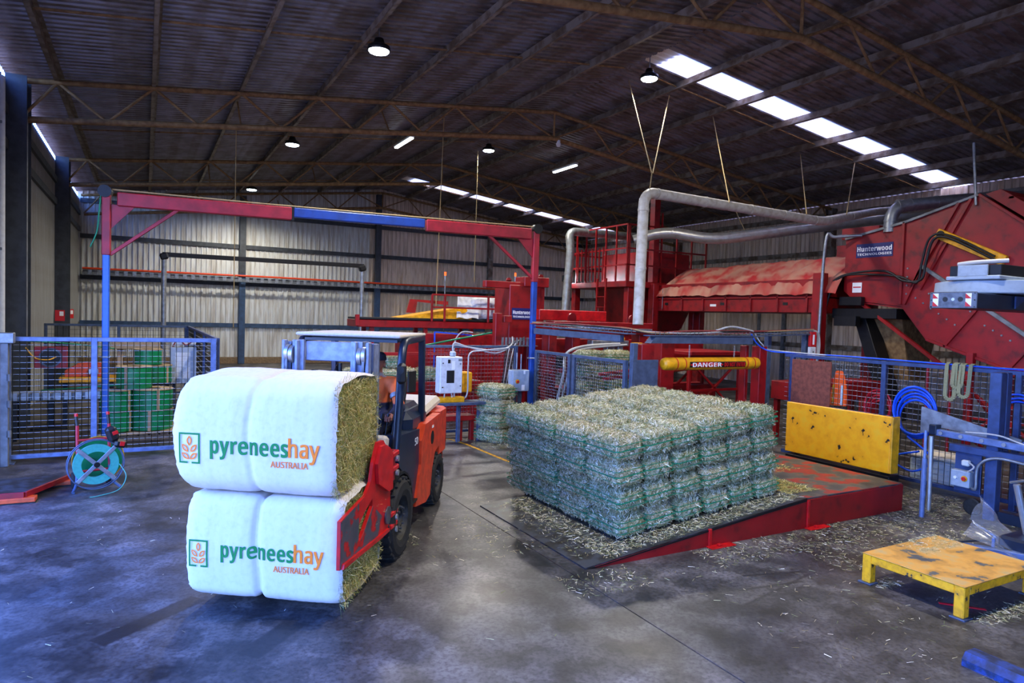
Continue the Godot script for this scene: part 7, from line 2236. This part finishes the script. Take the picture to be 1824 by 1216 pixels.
func build_wrapper() -> void:
	# blue pallet wrapper frame
	var t := thing("wrapping_machine", "blue steel wrapping machine frame with control panel beside the right fence", "machine", Vector3(9.83, 0, -4.6))
	mk(B.new().mm(Vector3(-0.07, 0, -0.07), Vector3(0.07, 1.95, 0.07), 0.008).mm(Vector3(0.09, 0.9, -0.07), Vector3(0.21, 1.95, 0.07), 0.008), "main_post", M.blue_frame, t)
	mk(B.new().bar(Vector3(-0.02, 0.88, -0.52), Vector3(-0.02, 0.88, 1.4), 0.14, 0.1, 0.008), "lower_beam", M.blue_frame, t)
	mk(B.new().bar(Vector3(-0.1, 1.06, -0.68), Vector3(-0.1, 1.0, 1.4), 0.1, 0.09, 0.008), "upper_arm", M.blue_pale, t)
	for k in 5:
		mk(B.new().cyl(Vector3(-0.155, 1.06 - k * 0.007, -0.6 + k * 0.26), Vector3(-0.17, 1.06 - k * 0.007, -0.6 + k * 0.26), 0.026, 12), "arm_roller", M.silver, t)
	mk(B.new().mm(Vector3(-0.17, 1.02, -0.76), Vector3(-0.03, 1.16, -0.66), 0.01), "arm_head", M.blue_dark, t)
	mk(B.new().mm(Vector3(-0.05, 0.3, -0.45), Vector3(-0.02, 0.86, -0.12), 0.006), "panel_plate", M.blue_frame, t)
	mk(B.new().mm(Vector3(-0.17, 0.38, -0.44), Vector3(-0.05, 0.6, -0.2), 0.01), "control_box", M.grey_panel, t)
	mk(B.new().cyl(Vector3(-0.17, 0.5, -0.37), Vector3(-0.19, 0.5, -0.37), 0.02, 12), "white_button", M.sign_white, t)
	var stp := mk(B.new().cyl(Vector3(-0.17, 0.5, -0.26), Vector3(-0.178, 0.5, -0.26), 0.04, 14), "stop_plate", M.yellow, t)
	mk(B.new().cyl(Vector3(-0.178, 0.5, -0.26), Vector3(-0.2, 0.5, -0.26), 0.025, 12), "stop_button", M.sign_red, stp)
	mk(B.new().mm(Vector3(-0.12, 0.66, -0.34), Vector3(-0.05, 0.74, -0.24), 0.015), "plug", M.white_panel, t)
	cable_run(t, [Vector3(-0.1, 0.72, -0.26), Vector3(-0.15, 0.68, -0.16), Vector3(-0.16, 0.62, -0.2), Vector3(-0.13, 0.6, -0.24)], 0.012, M.cable_grey)
	cable_run(t, [Vector3(-0.1, 0.38, -0.2), Vector3(-0.12, 0.4, -0.14), Vector3(-0.12, 0.7, -0.12), Vector3(-0.1, 0.84, 0.1), Vector3(-0.1, 0.8, 0.6)], 0.02, M.galv)
	mk(B.new().mm(Vector3(-0.04, 0.0, 0.1), Vector3(0.04, 0.14, 1.4), 0.006), "base_beam", M.blue_dark, t)
	mk(B.new().lathe([Vector2(0, -0.03), Vector2(0.1, -0.03), Vector2(0.115, -0.02), Vector2(0.115, 0.02), Vector2(0.1, 0.03), Vector2(0, 0.03)], 24, at(Vector3(0.0, 0.115, -0.22), rz(90))), "castor_wheel", M.rubber, t)
	cable_run(t, [Vector3(-0.12, 1.12, -0.3), Vector3(-0.12, 1.14, 0.1), Vector3(-0.12, 1.06, 0.5), Vector3(-0.12, 1.08, 1.2)], 0.012, M.cable_grey)
	mk(B.new().extr([Vector2(-1.0, 1.35), Vector2(0.3, 1.08), Vector2(0.3, 1.0), Vector2(-0.72, 1.08), Vector2(-0.85, 1.0), Vector2(-1.0, 0.95)], 0.03, at(Vector3(0.25, 0, -0.1), PX)), "side_guard", M.galv, t)
	# two upright rods
	tag(mk(B.new().cyl(Vector3(9.07, 0, -5.06), Vector3(9.07, 0.78, -5.06), 0.032, 12).cyl(Vector3(9.07, 0.78, -5.06), Vector3(9.1, 1.15, -5.08), 0.02, 12), "telescopic_rod", M.blue_pale), "pale blue telescopic rod standing in front of the wrapping machine", "rod")
	tag(mk(B.new().cyl(Vector3(9.5, 0, -5.21), Vector3(9.52, 1.02, -5.24), 0.03, 12), "steel_rod", M.silver), "polished dark steel rod next to the pale blue rod", "rod")
	# overhead rotating arm with its ring
	t = thing("rotary_head", "grey rotary wrapping head with red and white hazard plates", "machine", Vector3(9.0, 0, -4.5))
	mk(B.new().mm(Vector3(0, 2.765, -0.57), Vector3(0.02, 2.975, 0), 0.008), "end_plate", M.steel_worn, t)
	mk(B.new().mm(Vector3(0.02, 2.77, -0.56), Vector3(3.2, 2.96, -0.01), 0.008), "boom", M.blue_dark, t)
	for z in [-0.375, -0.19]:
		mk(B.new().cyl(Vector3(-0.002, 2.88, z), Vector3(-0.001, 2.88, z), 0.032, 18), "bolt_hole", M.black, t)
	mk(B.new().cyl(Vector3(-0.002, 2.88, -0.28), Vector3(-0.001, 2.88, -0.28), 0.02, 14), "bolt_hole", M.silver, t)
	for z in [-0.49, -0.095]:
		var hp := mk(B.new().mm(Vector3(-0.004, 2.79, z - 0.035), Vector3(-0.001, 2.955, z + 0.035)), "hazard_plate", M.sign_white, t)
		for y in [2.82, 2.92]:
			mk(B.new().face([Vector3(-0.006, y - 0.03, z - 0.035), Vector3(-0.006, y - 0.03 - (0.0 if y > 2.9 else 0.0), z + 0.035), Vector3(-0.006, y + 0.01 - 0.04, z + 0.035), Vector3(-0.006, y + 0.034, z - 0.035)]), "red_stripe", M.sign_red, hp)
	for k in 8:
		mk(B.new().cyl(Vector3(-0.004, 2.785 + 0.085 * (k % 3), -0.545 + 0.52 * (k / 4)), Vector3(0, 2.785 + 0.085 * (k % 3), -0.545 + 0.52 * (k / 4)), 0.008, 6), "bolt", M.black, t)
	mk(B.new().extr([Vector2(0.9, 2.79), Vector2(1.2, 2.95), Vector2(0.9, 2.95)], 0.02, at(Vector3(0, 0, 0.01), ry(0))), "gusset", M.blue_frame, t)
	mk(B.new().lathe([Vector2(0, 2.976), Vector2(0.75, 2.976), Vector2(0.76, 2.99), Vector2(0.75, 3.14), Vector2(0.7, 3.15), Vector2(0, 3.15)], 48, at(Vector3(1.2, 0, -0.32))), "ring_housing", M.grey_panel, t)
	mk(B.new().mm(Vector3(0.4, 3.15, -0.6), Vector3(2.6, 3.2, 0.05), 0.01).mm(Vector3(0.41, 3.2, -0.46), Vector3(0.44, 3.34, -0.1), 0.004), "frame_base", M.grey_panel, t)
	mk(B.new().mm(Vector3(0.45, 3.2, -0.58), Vector3(2.6, 3.34, 0.04), 0.008), "frame_box", M.black_steel, t)
	mk(B.new().tube(smooth_path([Vector3(0.5, 3.36, -0.5), Vector3(0.52, 3.38, -0.3), Vector3(0.7, 3.4, 0.0)], 5), 0.03, 8), "cable_chain", M.cable_grey, t)
	mk(B.new().mm(Vector3(2.9, 0, -0.5), Vector3(3.2, 3.0, -0.1), 0.01), "support_column", M.blue_dark, t)
	# film carriage and loose film on the floor
	t = thing("film_carriage", "blue film carriage with a leaning steel roller at the floor edge", "machine", Vector3(8.3, 0, -3.8))
	mk(B.new().bar(Vector3(-0.28, 0.05, -0.5), Vector3(0.25, 0.06, 0.5), 0.1, 0.07, 0.008), "floor_arm", M.blue_pale, t)
	mk(B.new().box(Vector3(0.05, 0.1, -0.06), Vector3(0.1, 0.18, 0.03), ry(20), 0.005), "upright_tab", M.blue_pale, t)
	mk(B.new().mm(Vector3(0.1, 0.02, -0.05), Vector3(0.8, 0.22, 0.5), 0.03), "carriage_base", M.blue_dark, t)
	mk(B.new().cyl(Vector3(0.42, 0.2, 0.1), Vector3(0.3, 0.78, 0.02), 0.035, 14), "steel_roller", M.silver, t)
	mk(B.new().bar(Vector3(0.24, 0.8, -0.02), Vector3(0.5, 0.82, 0.06), 0.02, 0.02), "roller_bracket", M.silver, t)
	cable_run(t, [Vector3(-0.2, 0.1, -0.3), Vector3(0.0, 0.14, -0.1), Vector3(0.1, 0.06, 0.2), Vector3(0.3, 0.1, 0.5)], 0.015, M.cable_dark)
	var rows := []
	for j in 14:
		var row := []
		var u := j / 13.0
		for i in 18:
			var w := i / 17.0
			row.append(Vector3(8.15 + 0.55 * w + 0.1 * u * sin(w * 9.0), 0.04 + 0.5 * u * (0.35 + 0.65 * w) + 0.03 * sin(w * 14.0 + u * 5.0), -3.55 - 0.5 * u - 0.15 * w + 0.03 * sin(u * 11.0 + w * 6.0)))
		rows.append(row)
	tag(mk(B.new().grid(rows), "stretch_film", M.film), "crumpled clear stretch film hanging from the leaning roller", "film")
